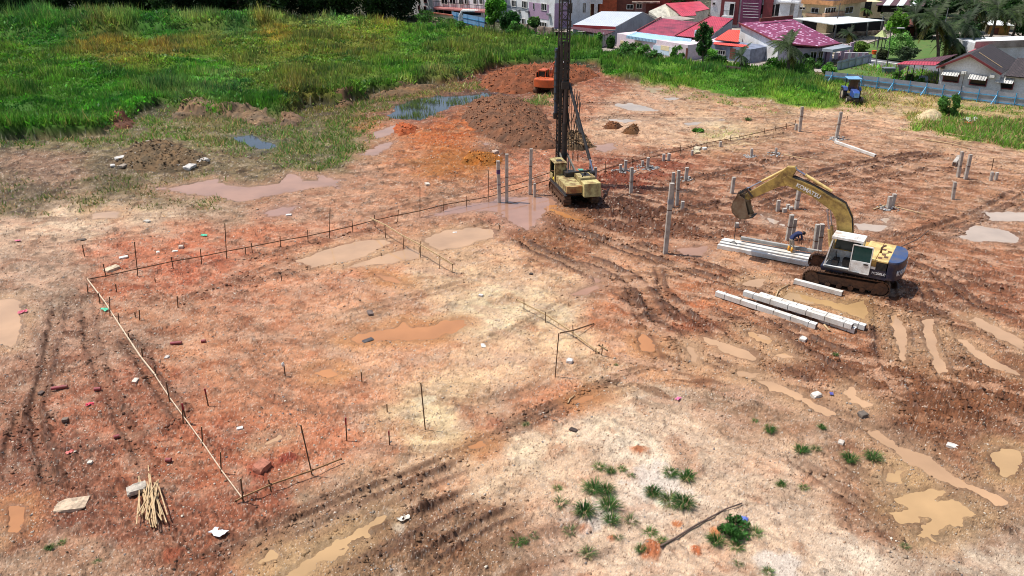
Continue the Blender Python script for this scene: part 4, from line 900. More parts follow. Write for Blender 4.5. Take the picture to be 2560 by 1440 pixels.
# ---------------------------------------------------------------- piling rig
rg = thing('piling_rig', 'old yellow crawler piling rig with tall black lattice mast standing in mud', 'piling rig', (4.3, 53.7, gz(4.3, 53.7)), R(103))
for y in (1.2, -1.2): make_track('track', rg, y, L=4.7, Hh=.95, w=.62, n=46)
u = MB(); u.b2((-1.1, -.95, .5), (1.2, .95, .9)); u.cyl((0, 0, .85), (0, 0, 1.1), .7, n=20); u.build('undercarriage', mudsteel, rg)
d = MB(); d.b2((-2.5, -1.42, 1.08), (2.3, 1.42, 1.26)); d.b2((-2.6, 1.3, .98), (2.3, 1.5, 1.1)); d.build('deck', dkst, rg, bevel=.02)
c = MB(); x0, x1, y0, y1 = .75, 2.25, .48, 1.42
for a, b in ((x0, y0), (x0, y1), (x1, y0), (x1, y1)): c.b2((a - .05, b - .05, 1.262), (a + .05, b + .05, 2.85))
c.b2((x0 - .05, y0, 1.262), (x0, y1, 2.8)); c.b2((x0, y0 - .05, 1.262), (x1, y0, 2.1)); c.b2((x1, y0, 1.262), (x1 + .04, y1, 1.8)); c.b2((x0 + .7, y1 - .02, 1.262), (x1, y1 + .03, 1.75)); c.b2((x0 - .02, y1 - .02, 1.262), (x0 + .25, y1 + .03, 2.8))
cb = c.build('cab', olive_y, rg, bevel=.015)
c = MB(); c.b2((x0 - .12, y0 - .08, 2.852), (x1 + .12, y1 + .1, 2.94)); c.build('cab_roof', olive_y, cb, bevel=.02)
c = MB(); c.b2((x0 + .3, y0 + .2, 2.942), (x0 + .9, y1 - .25, 2.96)); c.build('roof_hatch', blk, cb)
c = MB(); c.b2((x0 + .06, y0 + .01, 2.12), (x1 - .06, y0 + .02, 2.8)); c.b2((x1 + .0, y0 + .06, 1.82), (x1 + .02, y1 - .06, 2.8)); c.build('window', glass, cb)
c = MB(); c.b2((1.2, .7, 1.27), (1.6, 1.15, 1.7)); c.b2((1.12, .7, 1.7), (1.22, 1.15, 2.3)); c.build('seat', seatm, cb)
c = MB(); c.b2((-2.35, .02, 1.262), (.6, 1.38, 1.86)); c.build('side_housing', olive_y, rg, bevel=.03)
c = MB(); c.prism([(-2.62, .04), (-2.36, .04), (-2.36, 1.36), (-2.56, 1.36), (-2.66, .7)], 1.25, 1.84, axis='z'); c.build('rusty_cover', mat('rusty_panel', (150, 96, 60), .75, dirt=(190, 160, 104), amt=.5, scale=2), rg, bevel=.02)
c = MB(); c.prism([(-1.95, 1.262), (.3, 1.262), (.1, 2.25), (-1.75, 2.25)], -1.38, -.02); hd = c.build('engine_hood', olive_y, rg, bevel=.04)
c = MB(); c.b2((-1.3, -1.1, 2.252), (-.5, -.4, 2.27)); c.cyl((-.9, -.7, 2.27), (-.9, -.7, 2.42), .1); c.cyl((-.3, -1.0, 2.25), (-.3, -1.0, 2.4), .07); c.cyl((-1.5, -.3, 2.25), (-1.5, -.3, 2.38), .06); c.build('hood_vent', blk, hd)
c = MB(); c.prism([(-3.15, 1.0), (-1.98, 1.0), (-1.98, 2.12), (-3.02, 2.12)], -1.42, .02); c.build('counterweight', mat('counterweight_paint', (206, 192, 130), .65, dirt=(128, 96, 56), amt=.5, scale=1.6), rg, bevel=.03)
c = MB(); c.b2((-.1, -.1, 1.87), (.7, .75, 2.25)); c.b2((.6, -.35, 1.27), (1.6, .35, 1.75)); c.cyl((.3, -.5, 1.95), (.3, .6, 1.95), .28, n=18); c.build('winch', blk, rg)
c = MB(); c.bar((-.15, -1.5, 2.35), (-.35, .7, 2.3), .12); c.build('winch_guard', dkst, rg)
c = MB(); c.cyl((.0, .55, 2.2), (.0, .55, 3.3), .045, n=8); c.build('stand_pipe', chrome, rg)
c = MB(); c.b2((.2, -.95, 2.26), (.62, -.55, 2.32)); c.build('turquoise_rag', mat('turquoise_cloth', (90, 190, 170), .9), rg)
for o_ in rg.children: o_.scale = (.82, .82, .82)
# leader mast: lattice of four chords above, boxed guides below
mx_, my_ = 3.5, -.1; mast = MB(); zt = 21.5
for a in (-.3, .3):
    for b in (-.3, .3): mast.cyl((mx_ + a, my_ + b, .15), (mx_ + a, my_ + b, zt), .055, n=8)
z = .4; k = 0
while z < zt - .5:
    for (a, b), (c_, d_) in ((((-.3), -.3), (.3, -.3)), ((.3, -.3), (.3, .3)), ((.3, .3), (-.3, .3)), ((-.3, .3), (-.3, -.3))):
        mast.bar((mx_ + a, my_ + b, z), (mx_ + c_, my_ + d_, z), .05)
        if k % 2 == 0: mast.bar((mx_ + a, my_ + b, z), (mx_ + c_, my_ + d_, z + .62), .035)
        else: mast.bar((mx_ + c_, my_ + d_, z), (mx_ + a, my_ + b, z + .62), .035)
    z += .62; k += 1
mo = mast.build('mast', blk, rg)
c = MB(); c.b2((mx_ - .36, my_ - .16, .2), (mx_ - .30, my_ + .1, 10.2)); c.b2((mx_ - .36, my_ + .16, .2), (mx_ - .30, my_ + .36, 10.0)); c.b2((mx_ - .05, my_ - .42, .2), (mx_ + .2, my_ - .34, 10.1)); c.b2((mx_ + .28, my_ - .05, .2), (mx_ + .34, my_ + .22, 10.1))
for i in range(14): c.b2((mx_ - .40, my_ - .36, .8 + i * .62), (mx_ - .36, my_ + .36, .9 + i * .62))
c.build('mast_guide', blk, mo)
c = MB(); c.cyl((mx_ - .5, my_ - .06, 1.4), (mx_ - .5, my_ - .06, 7.2), .13, n=16); c.build('drive_tube', mat('brown_tube', (74, 62, 60), .45), rg)
c = MB(); c.cyl((mx_ - .5, my_ - .06, 1.3), (mx_ - .5, my_ - .06, 4.6), .19, n=16); c.build('tube_sleeve', blk, rg); c = MB(); c.b2((mx_ - .66, my_ - .26, 7.0), (mx_ - .35, my_ + .26, 7.5)); c.build('tube_bracket', blk, rg)
# hammer hanging on the mast's left side
c = MB(); c.b2((mx_ - .1, my_ + .38, 6.0), (mx_ + .3, my_ + .58, 9.7)); c.b2((mx_ - .08, my_ + .36, 5.2), (mx_ + .28, my_ + .56, 6.0)); hm = c.build('hammer', bluest, rg, bevel=.02)
c = MB()
for i in range(8): c.b2((mx_ - .14, my_ + .34, 6.1 + i * .48), (mx_ + .34, my_ + .61, 6.18 + i * .48))
c.b2((mx_ - .16, my_ + .33, 5.9), (mx_ - .1, my_ + .5, 9.8)); c.build('hammer_clamp', blk, hm)
c = MB(); c.b2((mx_ - .02, my_ + .40, 4.8), (mx_ + .3, my_ + .62, 5.2)); c.build('hammer_cap', blk, hm)
pile_c = mat('concrete_pile', (186, 178, 168), .85, dirt=(128, 112, 98), amt=.4, scale=2.5, bump=.004)
# back stay with its chrome end, struts of the mast foot
c = MB(); c.cyl((mx_ - .3, my_ - .35, 7.3), (-.02, -1.12, 2.7), .11, n=12); c.cyl((1.8, -.68, 5.05), (1.2, -.81, 4.25), .14, n=12); c.build('back_stay', blk, rg)
c = MB(); c.cyl((-.02, -1.12, 2.7), (-.5, -1.25, 1.9), .06, n=12); c.build('stay_rod', chrome, rg)
c = MB(); c.cyl((-.5, -1.34, 1.85), (-.5, -1.0, 1.85), .17, n=14); c.build('stay_joint', blk, rg)
for y in (-.45, .35):
    c = MB(); c.bar((.3, y, 1.3), (mx_ - .3, my_ + y * .6, 2.4), .10, .16); c.bar((.3, y, 1.1), (mx_ - .3, my_ + y * .6, 1.2), .09, .12)
    for i in range(5): t = i / 5; c.bar((.3 + t * 2.9, y, 1.15), (.3 + (t + .1) * 2.9, y, 1.3 + (t + .1) * 1.1), .06)
    c.build('foot_strut', mat('weathered_steel', (110, 108, 100), .6, dirt=(80, 62, 48), amt=.4), rg)
for i, (z0, z1, sag, y) in enumerate(((7.1, 6.6, 3.2, -.55), (7.0, 6.2, 2.9, -.7), (7.2, 6.8, 2.3, -.45))):
    pts = [(mx_ - .4 - .9 * t, my_ + y * t * 1.2 - .1, (z0 * (1 - t) + z1 * t) - sag * 4 * t * (1 - t)) for t in [j / 12 for j in range(13)]]
    c = MB(); c.tube(pts, .03, 6); c.build('hose', rubber, rg, smooth=True)
for i in range(5):
    xx = mx_ - .45 - .1 * i; yy = my_ - .35 - .16 * i
    c = MB(); c.tube([(xx, yy, 7.2 - i * .1), (xx - .05, yy, 5.4), (xx + .02, yy - .05, 3.6), (xx - .35, yy - .1 * (i % 2), 1.9)], .022, 6); c.build('hose', rubber, rg, smooth=True)
jug = thing('water_jug', 'small round yellow jug in the doorway of the piling rig cab', 'jug', (0, 0, 0))
M_ = rg.matrix_basis.copy(); pw = Matrix.Translation(rg.location) @ Matrix.Rotation(R(103), 4, 'Z') @ Vector((.92, 1.07, 1.15))
jug.location = pw; c = MB(); c.sph((0, 0, .02), .17, 12, 8); c.build('body', mat('yellow_plastic', (236, 206, 40), .4), jug, smooth=True)
c = MB(); c.cyl((0, 0, .17), (0, 0, .24), .05); c.build('lid', whitep, jug)

# ---------------------------------------------------------------- tractor
tp = Gg(2127, 254); tr = thing('tractor', 'blue farm tractor with a pale blue canopy parked on the grass', 'tractor', tp, R(-97))
tbl = mat('tractor_blue', (48, 84, 160), .4, dirt=(90, 80, 80), amt=.35); tbl2 = mat('canopy_blue', (128, 176, 214), .5); hub = mat('pale_hub', (206, 196, 178), .6, dirt=(150, 110, 80))
c = MB(); c.prism([(.3, .75), (1.75, .75), (1.85, 1.0), (1.8, 1.35), (1.5, 1.5), (.3, 1.55)], -.36, .36); c.build('hood', tbl, tr, bevel=.06)
c = MB(); c.b2((1.83, -.28, .8), (1.87, .28, 1.3)); c.build('grille', mat('light_blue_panel', (120, 176, 226), .4), tr)
c = MB(); c.b2((-1.2, -.35, .5), (1.7, .35, .76)); c.b2((1.2, -.85, .4), (1.35, .85, .52)); c.b2((1.5, -.3, .35), (2.0, .3, .7)); c.build('chassis', blk, tr)
for y in (-.78, .78):
    c = MB(); c.cyl((-.75, y - .2, .75), (-.75, y + .2, .75), .75, n=24)
    for i in range(20): a = 2 * math.pi * i / 20; c.box((-.75 + .76 * math.cos(a), y, .75 + .76 * math.sin(a)), (.06, .38, .07), M=Matrix.Rotation(-a, 4, 'Y'))
    w = c.build('rear_wheel', rubber, tr); c = MB(); c.cyl((-.75, y - .21, .75), (-.75, y + .21, .75), .38, n=18); c.build('rim', hub, w)
    c = MB(); c.cyl((1.28, y - .14, .42), (1.28, y + .14, .42), .42, n=20); w = c.build('front_wheel', rubber, tr); c = MB(); c.cyl((1.28, y - .15, .42), (1.28, y + .15, .42), .22, n=14); c.build('rim', hub, w)
    c = MB(); c.prism([(-1.5, 1.35), (-1.25, 1.6), (-.3, 1.6), (-.05, 1.3), (-.05, 1.22), (-.35, 1.52), (-1.2, 1.52), (-1.5, 1.28)], y - .24, y + .24); c.build('fender', tbl, tr)
    for x in (-1.2, .1): c = MB(); c.b2((x - .04, y * .75 - .04, 1.3), (x + .04, y * .75 + .04, 2.55)); c.build('canopy_post', blk, tr)
c = MB(); c.b2((-1.45, -.8, 2.55), (.35, .8, 2.68)); c.build('canopy', tbl2, tr, bevel=.05)
c = MB(); c.b2((-.9, -.25, 1.1), (-.5, .25, 1.3)); c.b2((-1.0, -.25, 1.3), (-.88, .25, 1.75)); c.build('seat', seatm, tr)
c = MB(); c.b2((.1, -.5, 1.35), (.16, .5, 2.5)); c.build('windscreen', mat_glass('tractor_glass', (60, 44, 40)), tr); tr.scale = (.9, .9, .92)
c = MB(); c.cyl((.9, .2, 1.5), (.9, .2, 2.3), .035); c.build('exhaust_pipe', rustst, tr)
# ================================================================ SITE: piles, stakes, timber, spoil, litter, tufts, worker
def nearest(px, names):
    return min(names, key=lambda n: (n[0] - px[0]) ** 2 + ((n[1] - px[1]) * 1.6) ** 2)[2]
pile_g = pile_c
rubble = mat('broken_concrete', (176, 168, 158), .9, dirt=(120, 104, 90), amt=.45, scale=4, bump=.02)
PILES = [  # base, top, width, label
 ((1249,508),(1245,402),.22,'concrete pile with purple paint marks, leftmost of the piles left of the rig'),
 ((1267,507),(1267,385),.22,'tall plain concrete pile just right of the purple marked pile'),
 ((1325,486),(1328,372),.22,'tall concrete pile standing nearest the left side of the piling rig'),
 ((1336,492),(1337,458),.16,'short brownish pile stub close beside the tall pile left of the rig'),
 ((1475,440),(1477,400),.22,'concrete pile with dark top right behind the rig counterweight'),
 ((1487,450),(1489,418),.22,'lower concrete pile right of the rig, in front of the dark topped one'),
 ((1577,483),(1580,418),.22,'lone concrete pile with a long dark shadow right of the rig'),
 ((1551,430),(1552,411),.22,'small pile stub at the left edge of the broken concrete patch'),
 ((1563,428),(1565,401),.22,'pile stub rising from broken concrete right of the rig'),
 ((1606,414),(1607,402),.18,'very low brown stub between two broken concrete collars'),
 ((1619,420),(1621,394),.22,'pile stub in a broken concrete collar beside the red soil'),
 ((1659,403),(1660,385),.22,'left one of the two thin stubs behind the red soil'),
 ((1671,402),(1673,384),.22,'right one of the two thin stubs behind the red soil'),
 ((1714,448),(1718,419),.24,'short pile with a rubble collar above the three tall piles'),
 ((1680,518),(1684,431),.20,'tall pile standing directly behind the tallest near pile'),
 ((1692,513),(1697,426),.20,'right hand pile of the cluster of three tall piles'),
 ((1706,521),(1707,503),.22,'low square stub at the foot of the cluster of three'),
 ((1663,634),(1680,458),.25,'tallest nearest concrete pile, leaning slightly, left of the excavator bucket'),
 ((1829,483),(1835,443),.22,'pile in front of the pale puddles, left of the raised excavator arm'),
 ((1878,391),(1880,372),.20,'stub in a grey rubble collar above the excavator arm'),
 ((1940,384),(1941,370),.18,'stub on a grey crushed patch at the end of a bamboo pole'),
 ((1800,367),(1802,354),.20,'small purplish stub below the far string line'),
 ((1730,389),(1731,376),.18,'dark stub beside the pale boulders under the string line'),
 ((1999,329),(2006,267),.24,'tall dark pile at the far right end of the string line'),
 ((1990,325),(1991,310),.20,'short stub beside the tall dark pile at the end of the string line'),
 ((2090,347),(2103,280),.24,'leaning pile above the white pile lying on the ground'),
 ((1944,528),(1947,501),.22,'pile below the excavator arm, leftmost of the small cluster'),
 ((1969,521),(1971,511),.22,'low pale block stub in the cluster below the boom'),
 ((1961,532),(1962,521),.26,'low square stub nearest the camera in the cluster below the boom'),
 ((1977,524),(1978,517),.24,'lowest brown stub in the cluster below the boom'),
 ((1990,522),(1999,471),.24,'tall leaning pile seen under the excavator boom'),
 ((1968,601),(1980,537),.24,'left pile of the pair behind the bending worker'),
 ((1980,596),(1988,548),.22,'right pile of the pair behind the bending worker'),
 ((2035,634),(2044,561),.22,'left pile of the pair beside the excavator cab'),
 ((2047,629),(2056,560),.24,'right pile of the pair beside the excavator cab'),
 ((1842,568),(1843,557),.24,'small pale block stub beside the hanging rope'),
 ((2221,520),(2226,491),.24,'left stub of the pair in the poles right of the boom'),
 ((2229,516),(2237,485),.24,'right stub of the pair in the poles right of the boom'),
 ((2382,498),(2388,455),.20,'slim pile standing alone in mud at the right'),
 ((2395,443),(2405,379),.22,'left pile of the tall leaning pair at the far right'),
 ((2413,448),(2427,386),.22,'right pile of the tall leaning pair at the far right'),
 ((2477,452),(2481,430),.20,'left one of two short stubs near the right edge'),
 ((2489,450),(2493,431),.20,'right one of two short stubs near the right edge'),
]
for i, (b, t, w, lab) in enumerate(PILES):
    p = Gg(*b); q = P(t[0], t[1], p.y); h = q.z - p.z; c = MB(); ch = .02; s = w / 2
    prof = [(-s, -s + ch), (-s + ch, -s), (s - ch, -s), (s, -s + ch), (s, s - ch), (s - ch, s), (-s + ch, s), (-s, s - ch)]
    n = 8; lean = (q.x - p.x, 0)
    vs = [(x, y, -.25) for x, y in prof] + [(x + lean[0], y, h) for x, y in prof]
    c.add(vs, [(k, (k + 1) % n, n + (k + 1) % n, n + k) for k in range(n)] + [tuple(range(n))[::-1], tuple(range(n, 2 * n))])
    o = thing('concrete_pile', lab, 'pile', p, 0 if i % 3 else R(12), 'concrete piles driven upright into the mud')
    c.build('shaft', pile_g, o)
    if h > 1.2:
        c = MB(); k = .45 + .3 * (i % 3) * .3
        for f_ in (k,): c.box((lean[0] * f_, 0, h * f_), (w + .012, w + .012, .05))
        c.build('joint_band', mat('purple_paint', (96, 70, 120), .8) if i == 0 else rustst, o)
    if i in (0, 17):
        c = MB(); f_ = .75; c.box((lean[0] * f_, 0, h * f_), (w + .01, w + .01, .3)); c.build('paint_mark', mat('purple_paint', (96, 70, 120), .8) if i == 0 else mat('grey_wash', (150, 150, 156), .8), o)
    # crushed collar of concrete round some stubs
    if i in (8, 10, 13, 19, 20, 25, 36):
        n_ = 60 if i in (8, 10, 25) else 34; a = rs.rand(n_) * 6.28; rr = .12 + .55 * rs.rand(n_) ** .8 * (1.3 if i in (8, 10, 25) else .8); x, y = p.x + rr * np.cos(a) * 1.3, p.y + rr * np.sin(a)
        o2 = stones('concrete_rubble', x, y, gzv(x, y, GZ) + .02, .05 + .08 * rs.rand(n_), np.tile([196., 192, 188], (n_, 1)) * (.75 + .4 * rs.rand(n_, 1)))
        tag(o2, kind='stuff')
# piles lying on the ground
pile_w = mat('new_concrete', (214, 211, 205), .8, dirt=(176, 160, 140), amt=.3, scale=2)
def lying(a, b, w, lab, z=0.0, nbands=0, grp=None, m=None, hgt=None, name='lying_pile'):
    p, q = Gg(*a), Gg(*b); d = q - p; L = math.hypot(d.x, d.y); rz = math.atan2(d.y, d.x); hh = hgt or w
    o = thing(name, lab, 'pile', ((p.x + q.x) / 2, (p.y + q.y) / 2, (p.z + q.z) / 2 + z), rz, grp)
    c = MB(); c.b2((-L / 2, -w / 2, .0), (L / 2, w / 2, hh)); c.build('shaft', m or pile_w, o, bevel=.012)
    if nbands:
        c = MB()
        for i in range(nbands):
            x = -L / 2 + L * (i + .6) / nbands; c.b2((x - .012, -w / 2 - .003, -.003), (x + .012, w / 2 + .003, hh + .003))
        c.build('stacking_mark', dkst, o)
    for xx in (-L / 2 - .004, L / 2 + .004): c = MB(); c.b2((xx - .005, -w / 2 + .03, .03), (xx + .005, w / 2 - .03, hh - .03)); c.build('end_plate', rustst, o)
    return o
gA = 'new concrete piles stacked by the worker'
lying((1794,620),(2025,667),.25,'front pile of the white stack in front of the bending worker', .02, 0, gA)
lying((1799,615),(2030,661),.25,'second pile from the front of the white stack by the worker', .06, 0, gA)
lying((1803,610),(2030,655),.25,'middle pile of the white stack under the rope', .10, 0, gA)
lying((1808,606),(2032,650),.25,'rearmost pile of the white stack under the rope', .06, 0, gA)
lying((1850,613),(2050,652),.19,'slim grey pile lying loose on top of the white stack', .40, 0, gA, m=mat('grey_concrete', (168, 164, 158), .8), name='loose_pile')
gB = 'new concrete piles lying in front of the excavator'
lying((1790,740),(2040,822),.27,'white pile nearest the camera in the lower stack', .02, 6, gB)
lying((1858,747),(2128,832),.27,'white pile resting raised on the middle of the lower stack', .22, 6, gB)
lying((1893,748),(2138,829),.27,'white pile mostly hidden under the raised one in the lower stack', .0, 6, gB)
lying((1898,744),(2162,826),.27,'white pile at the back of the lower stack', .02, 7, gB)
lying((1985,708),(2105,740),.25,'short white pile lying alone between the track and the lower stack', .02, 0, gB)
lying((1994,705),(2108,733),.10,'thin grey beam lying behind the short white pile', .02, 0, gB, m=pile_g, name='concrete_beam')
lying((2087,358),(2188,393),.22,'white pile lying alone below the leaning pile', .02, 0, None)
lying((2384,415),(2396,400),.28,'short grey block leaning at the foot of the tall pair at the right', .1, 0, None, m=pile_g, name='concrete_block')
# the lifting rope from the bucket to the stack
rt = Vector((0, 0, 0)); ep = Gg(1833, 617); top = P(1841, 534, ep.y + .1)
o = thing('wire_rope', 'dark wire rope hanging from the excavator bucket down to the white piles', 'rope', (ep.x, ep.y, ep.z))
c = MB(); c.tube([(0, 0, .42), (.0, 0, 1.1), ((top - ep).x, .1, (top - ep).z)], .018, 6); c.build('rope', dkst, o)
c = MB(); c.tube([(0, 0, .46), (-.16, .12, .34), (-.24, .3, .22)], .02, 6); c.tube([(0, 0, .46), (.14, -.14, .34), (.22, -.3, .1)], .02, 6); c.build('sling', dkst, o)
c = MB(); c.cyl((0, 0, 1.05), (0, 0, 1.2), .04, n=8); c.build('shackle', rustst, o)

# ---- wooden stakes
wood_d = mat('dark_stake', (104, 76, 50), .85, dirt=(66, 46, 32), amt=.5, scale=6)
wood_l = mat('pale_timber', (196, 168, 128), .8, dirt=(160, 128, 90), amt=.4, scale=6)
redp = mat('red_marking', (150, 34, 44), .7)
STK = """265,692,258,660|345,690,336,605|433,672,428,642|504,660,501,622|567,646,562,558|631,632,628,607|614,637,613,617|701,618,700,590|770,605,769,574|824,595,825,520|882,580,880,549|938,567,936,537|994,555,996,524|1050,543,1050,468|1109,530,1110,498|1166,518,1167,490|1222,505,1221,428|1514,432,1514,403|1581,415,1580,392|1700,388,1702,362|1734,379,1735,357|1767,368,1768,346|1800,360,1800,345|1826,352,1827,338|1851,347,1847,336|1880,341,1880,331|1911,333,1912,320|1938,327,1940,314|1966,321,1967,308|1987,317,1989,300"""
STK2 = """964,595,962,563|1008,620,1010,588|1051,643,1052,603|1099,672,1100,642|1130,682,1131,660"""
STK3 = """1310,778,1310,748|1364,806,1364,779|1433,843,1432,812|1504,888,1507,860"""
STK4 = """220,735,217,708|250,760,246,733|275,790,274,742|298,810,295,783|324,850,320,832|356,892,354,870|390,938,386,915|425,1005,415,955|458,1058,455,1007|506,1112,504,1067|553,1183,551,1130|608,1256,602,1196"""
STK5 = """678,1228,671,1198|780,1188,752,1063"""
def parse(s): return [[float(v) for v in r.split(',')] for r in s.split('|')]
ORD = ['first', 'second', 'third', 'fourth', 'fifth', 'sixth', 'seventh', 'eighth', 'ninth', 'tenth', 'eleventh', 'twelfth', 'thirteenth', 'fourteenth', 'fifteenth', 'sixteenth', 'seventeenth', 'eighteenth', 'nineteenth', 'twentieth', 'twenty-first', 'twenty-second', 'twenty-third', 'twenty-fourth', 'twenty-fifth', 'twenty-sixth', 'twenty-seventh', 'twenty-eighth', 'twenty-ninth', 'thirtieth']
def stake(r, lab, grp, w=.038, m=None, redtop=False, name='wooden_stake'):
    p = Gg(r[0], r[1]); q = P(r[2], r[3], p.y); d = q - p
    w = w * (1 + max(0, p.y - 30) * .003); o = thing(name, lab, 'stake', p, 0, grp)
    c = MB(); c.bar((-.1 * d.x, 0, -.12), d, w, w); c.build('shaft', m or wood_d, o)
    if redtop: c = MB(); c.bar(d * .72, d * 1.01, w * 1.25, w * 1.25); c.build('painted_top', redp, o)
    else: c = MB(); c.bar(d * .985, d * 1.01, w * .9, w * .9); c.build('cut_top', wood_l, o)
    return d.length
for S_, where, grp in ((STK, 'from the left along the dark string line', 'stakes of the long string line'), (STK2, 'from the left under the rail over the tan puddle', 'stakes of the rail over the tan puddle'),
                       (STK3, 'from the left under the pale soil rail', 'stakes of the rail on pale soil'), (STK4, 'from the top under the long pale batten', 'stakes under the long pale batten'), (STK5, 'from the left under the near rail', 'stakes of the near rail')):
    for i, r in enumerate(parse(S_)):
        hp = r[1] - r[3]; tall = 'tall' if hp > 65 else 'short'
        stake(r, '%s %s stake %s' % (ORD[i], tall, where), grp)
for r, lab, rd in (((1063,1074,1052,957), 'tallest lone stake in the open red soil, casting a shadow to the right', 0), ((1388,942,1397,833), 'tall lone stake in pale soil left of the crossed poles', 0),
   ((867,1102,864,1045), 'red painted stake left of the tallest lone stake', 1), ((974,1113,972,1078), 'short red painted stake just left of the tallest lone stake', 1),
   ((521,1015,512,972), 'thin red painted stake right of the long batten', 1), ((468,1060,455,1010), 'thin leaning red painted stake beside the long batten', 1),
   ((445,770,443,740), 'short stake standing alone on grey soil at the left', 0), ((349,801,348,774), 'stub stake beside a smaller peg near the left corner', 0), ((338,793,337,780), 'small peg left of the stub stake near the left corner', 0),
   ((291,730,289,710), 'dark peg just below the left corner of the string line', 0), ((388,706,387,695), 'peg below the second tall stake of the string line', 0), ((905,955,903,930), 'thin stake standing behind the small orange puddle', 0),
   ((968,1030,967,1010), 'tiny peg in the red soil above the short red stake', 0), ((704,702,704,688), 'tiny peg in the rut left of the tan puddle', 0), ((1035,625,1035,614), 'left peg standing in the tan puddle', 0), ((1048,633,1048,617), 'right peg standing in the tan puddle', 0),
   ((953,641,953,632), 'peg in the shallow left part of the tan puddle', 0), ((1249,573,1249,562), 'knobby peg between the tan puddle and the mud', 0), ((211,640,206,612), 'lone thin stake at the far left above the string line corner', 0), ((1490,884,1490,870), 'small peg left of the end of the pale soil rail', 0),
   ((2479,425,2485,395), 'thin stake near the right edge behind two stubs', 0), ((2117,300,2119,290), 'low stake on the track behind the leaning pile', 0), ((1868,300,1869,291), 'stake standing in the grass patch behind the string line', 0)):
    stake(r, lab, 'single stakes and pegs on the site', .04, None, bool(rd))
o_r = (713,940,709,905); stake(o_r, 'stake with a white rag tied at its top in the middle left', 'single stakes and pegs on the site', .04)
c = MB(); p = Gg(713, 940); q = P(709, 905, p.y); c.sph((0, 0, 0), .07, 8, 6, sc=(1, .6, 1.6)); o = c.build('white_rag', whitep); o.location = q - Vector((.03, .05, .1)); tag(o, 'white rag tied to the top of the stake in the middle left', 'rag')
# rails and battens: pts with height above the ground at each point
def rail(pts, lab, w, m, name='wooden_rail', cat='rail', th=None):
    Q = []
    for px, py, gy in pts:       # gy: picture row of the ground right below
        b = Gg(px, gy); Q.append(P(px, py, b.y))
    o = thing(name, lab, cat, Q[0]); ws = w * (1 + max(0, Q[0].y - 30) * .004)
    c = MB()
    for i in range(len(Q) - 1): c.bar(Q[i] - Q[0] - (Q[i + 1] - Q[i]).normalized() * .05, Q[i + 1] - Q[0], (th or w * .55) , ws)
    c.build('batten', m, o)
    for i in range(len(Q)): c = MB(); c.bar(Q[i] - Q[0] + Vector((0, 0, -.035)), Q[i] - Q[0] + Vector((0, 0, .035)), w * .9, w * .9); c.build('nailed_joint', wood_d, o)
    return o
rail([(219,698,706),(263,690,697),(345,672,690),(433,653,673),(504,641,661),(567,628,647),(631,616,633),(701,602,618),(770,590,605),(824,578,595)], 'thin dark rail from the left corner, left half of the string line', .045, wood_d)
rail([(824,578,595),(882,565,580),(938,550,567),(994,538,555),(1050,527,543),(1109,512,530),(1166,502,518),(1222,492,505),(1290,474,489),(1385,446,462)], 'thin dark rail running up to the piling rig', .045, wood_d)
rail([(1222,475,505),(1290,460,489),(1385,428,462)], 'upper thin rail just left of the piling rig', .04, wood_d)
rail([(1490,431,446),(1514,422,432),(1581,404,415),(1700,376,388),(1767,357,368),(1851,342,348),(1911,328,333),(1987,311,317)], 'thin dark rail from the rig to the far right pile', .045, wood_d)
rail([(926,545,563),(964,563,595),(1008,590,620),(1051,612,643),(1099,640,672),(1132,661,684)], 'pale rail crossing the large tan puddle', .075, wood_l)
rail([(1292,749,765),(1364,786,806),(1433,832,843),(1497,881,884)], 'pale rail on the pale soil in the middle', .075, wood_l)
rail([(1498,863,886),(1518,876,893)], 'very short pale board at the end of the pale soil rail', .07, wood_l)
rail([(1402,832,846),(1433,826,843),(1484,809,812)], 'brown pole laid across the pale soil rail', .05, wood_d, name='wooden_pole', cat='pole')
rail([(590,1252,1262),(606,1243,1256),(678,1211,1228),(782,1175,1190),(853,1147,1158)], 'near brown rail at the bottom left, joined to the long batten', .055, mat('brown_timber', (166, 128, 86), .8, dirt=(110, 78, 50), amt=.5, scale=5))
rail([(219,699,708),(262,755,770),(284,790,798),(310,830,845),(352,893,905),(390,940,952)], 'long pale batten on the left, upper half', .085, mat('bleached_timber', (214, 190, 162), .8, dirt=(170, 140, 110), amt=.3, scale=4))
rail([(386,936,948),(425,995,1006),(458,1040,1054),(506,1106,1116),(553,1175,1186),(606,1246,1256)], 'long pale batten on the left, lower half', .055, MATS['bleached_timber'])
# poles and branches lying about
def pole(pts, r, lab, m, name='pole', cat='pole', z=.03):
    Q = [Gg(*p) + Vector((0, 0, z + r)) for p in pts]; o = thing(name, lab, cat, Q[0]); c = MB(); n = len(Q)
    c.tube([q - Q[0] for q in Q], [r * (1 - .35 * i / (n - 1)) for i in range(n)], 7); c.build('stem', m, o, smooth=True)
    c = MB(); c.sph((Q[n // 2] - Q[0]) + Vector((0, 0, r * .4)), r * 1.1, 6, 4, sc=(1.3, 1, .8)); c.build('knot', m, o); return o
pole([(1651,1368),(1690,1348),(1725,1325),(1770,1300),(1815,1277),(1854,1262)], .036, 'long dark bent branch lying by the grass clumps at the bottom', mat('grey_branch', (104, 84, 74), .85, dirt=(70, 56, 48)), 'branch', 'branch')
pole([(2237,519),(2280,530),(2317,539)], .04, 'pale bamboo pole right of the pair of stubs', wood_l, 'bamboo_pole')
pole([(2183,526),(2210,517),(2245,510)], .05, 'pale bamboo pole leaning left under the pair of stubs', wood_l, 'bamboo_pole')
pole([(2250,630),(2290,612),(2320,588)], .035, 'dark branch sticking out behind the excavator', MATS['grey_branch'], 'branch', 'branch', .3)
pole([(1930,765),(1946,728),(1975,712)], .04, 'pale forked stick beside the stack of white piles', wood_l, 'stick', 'stick')
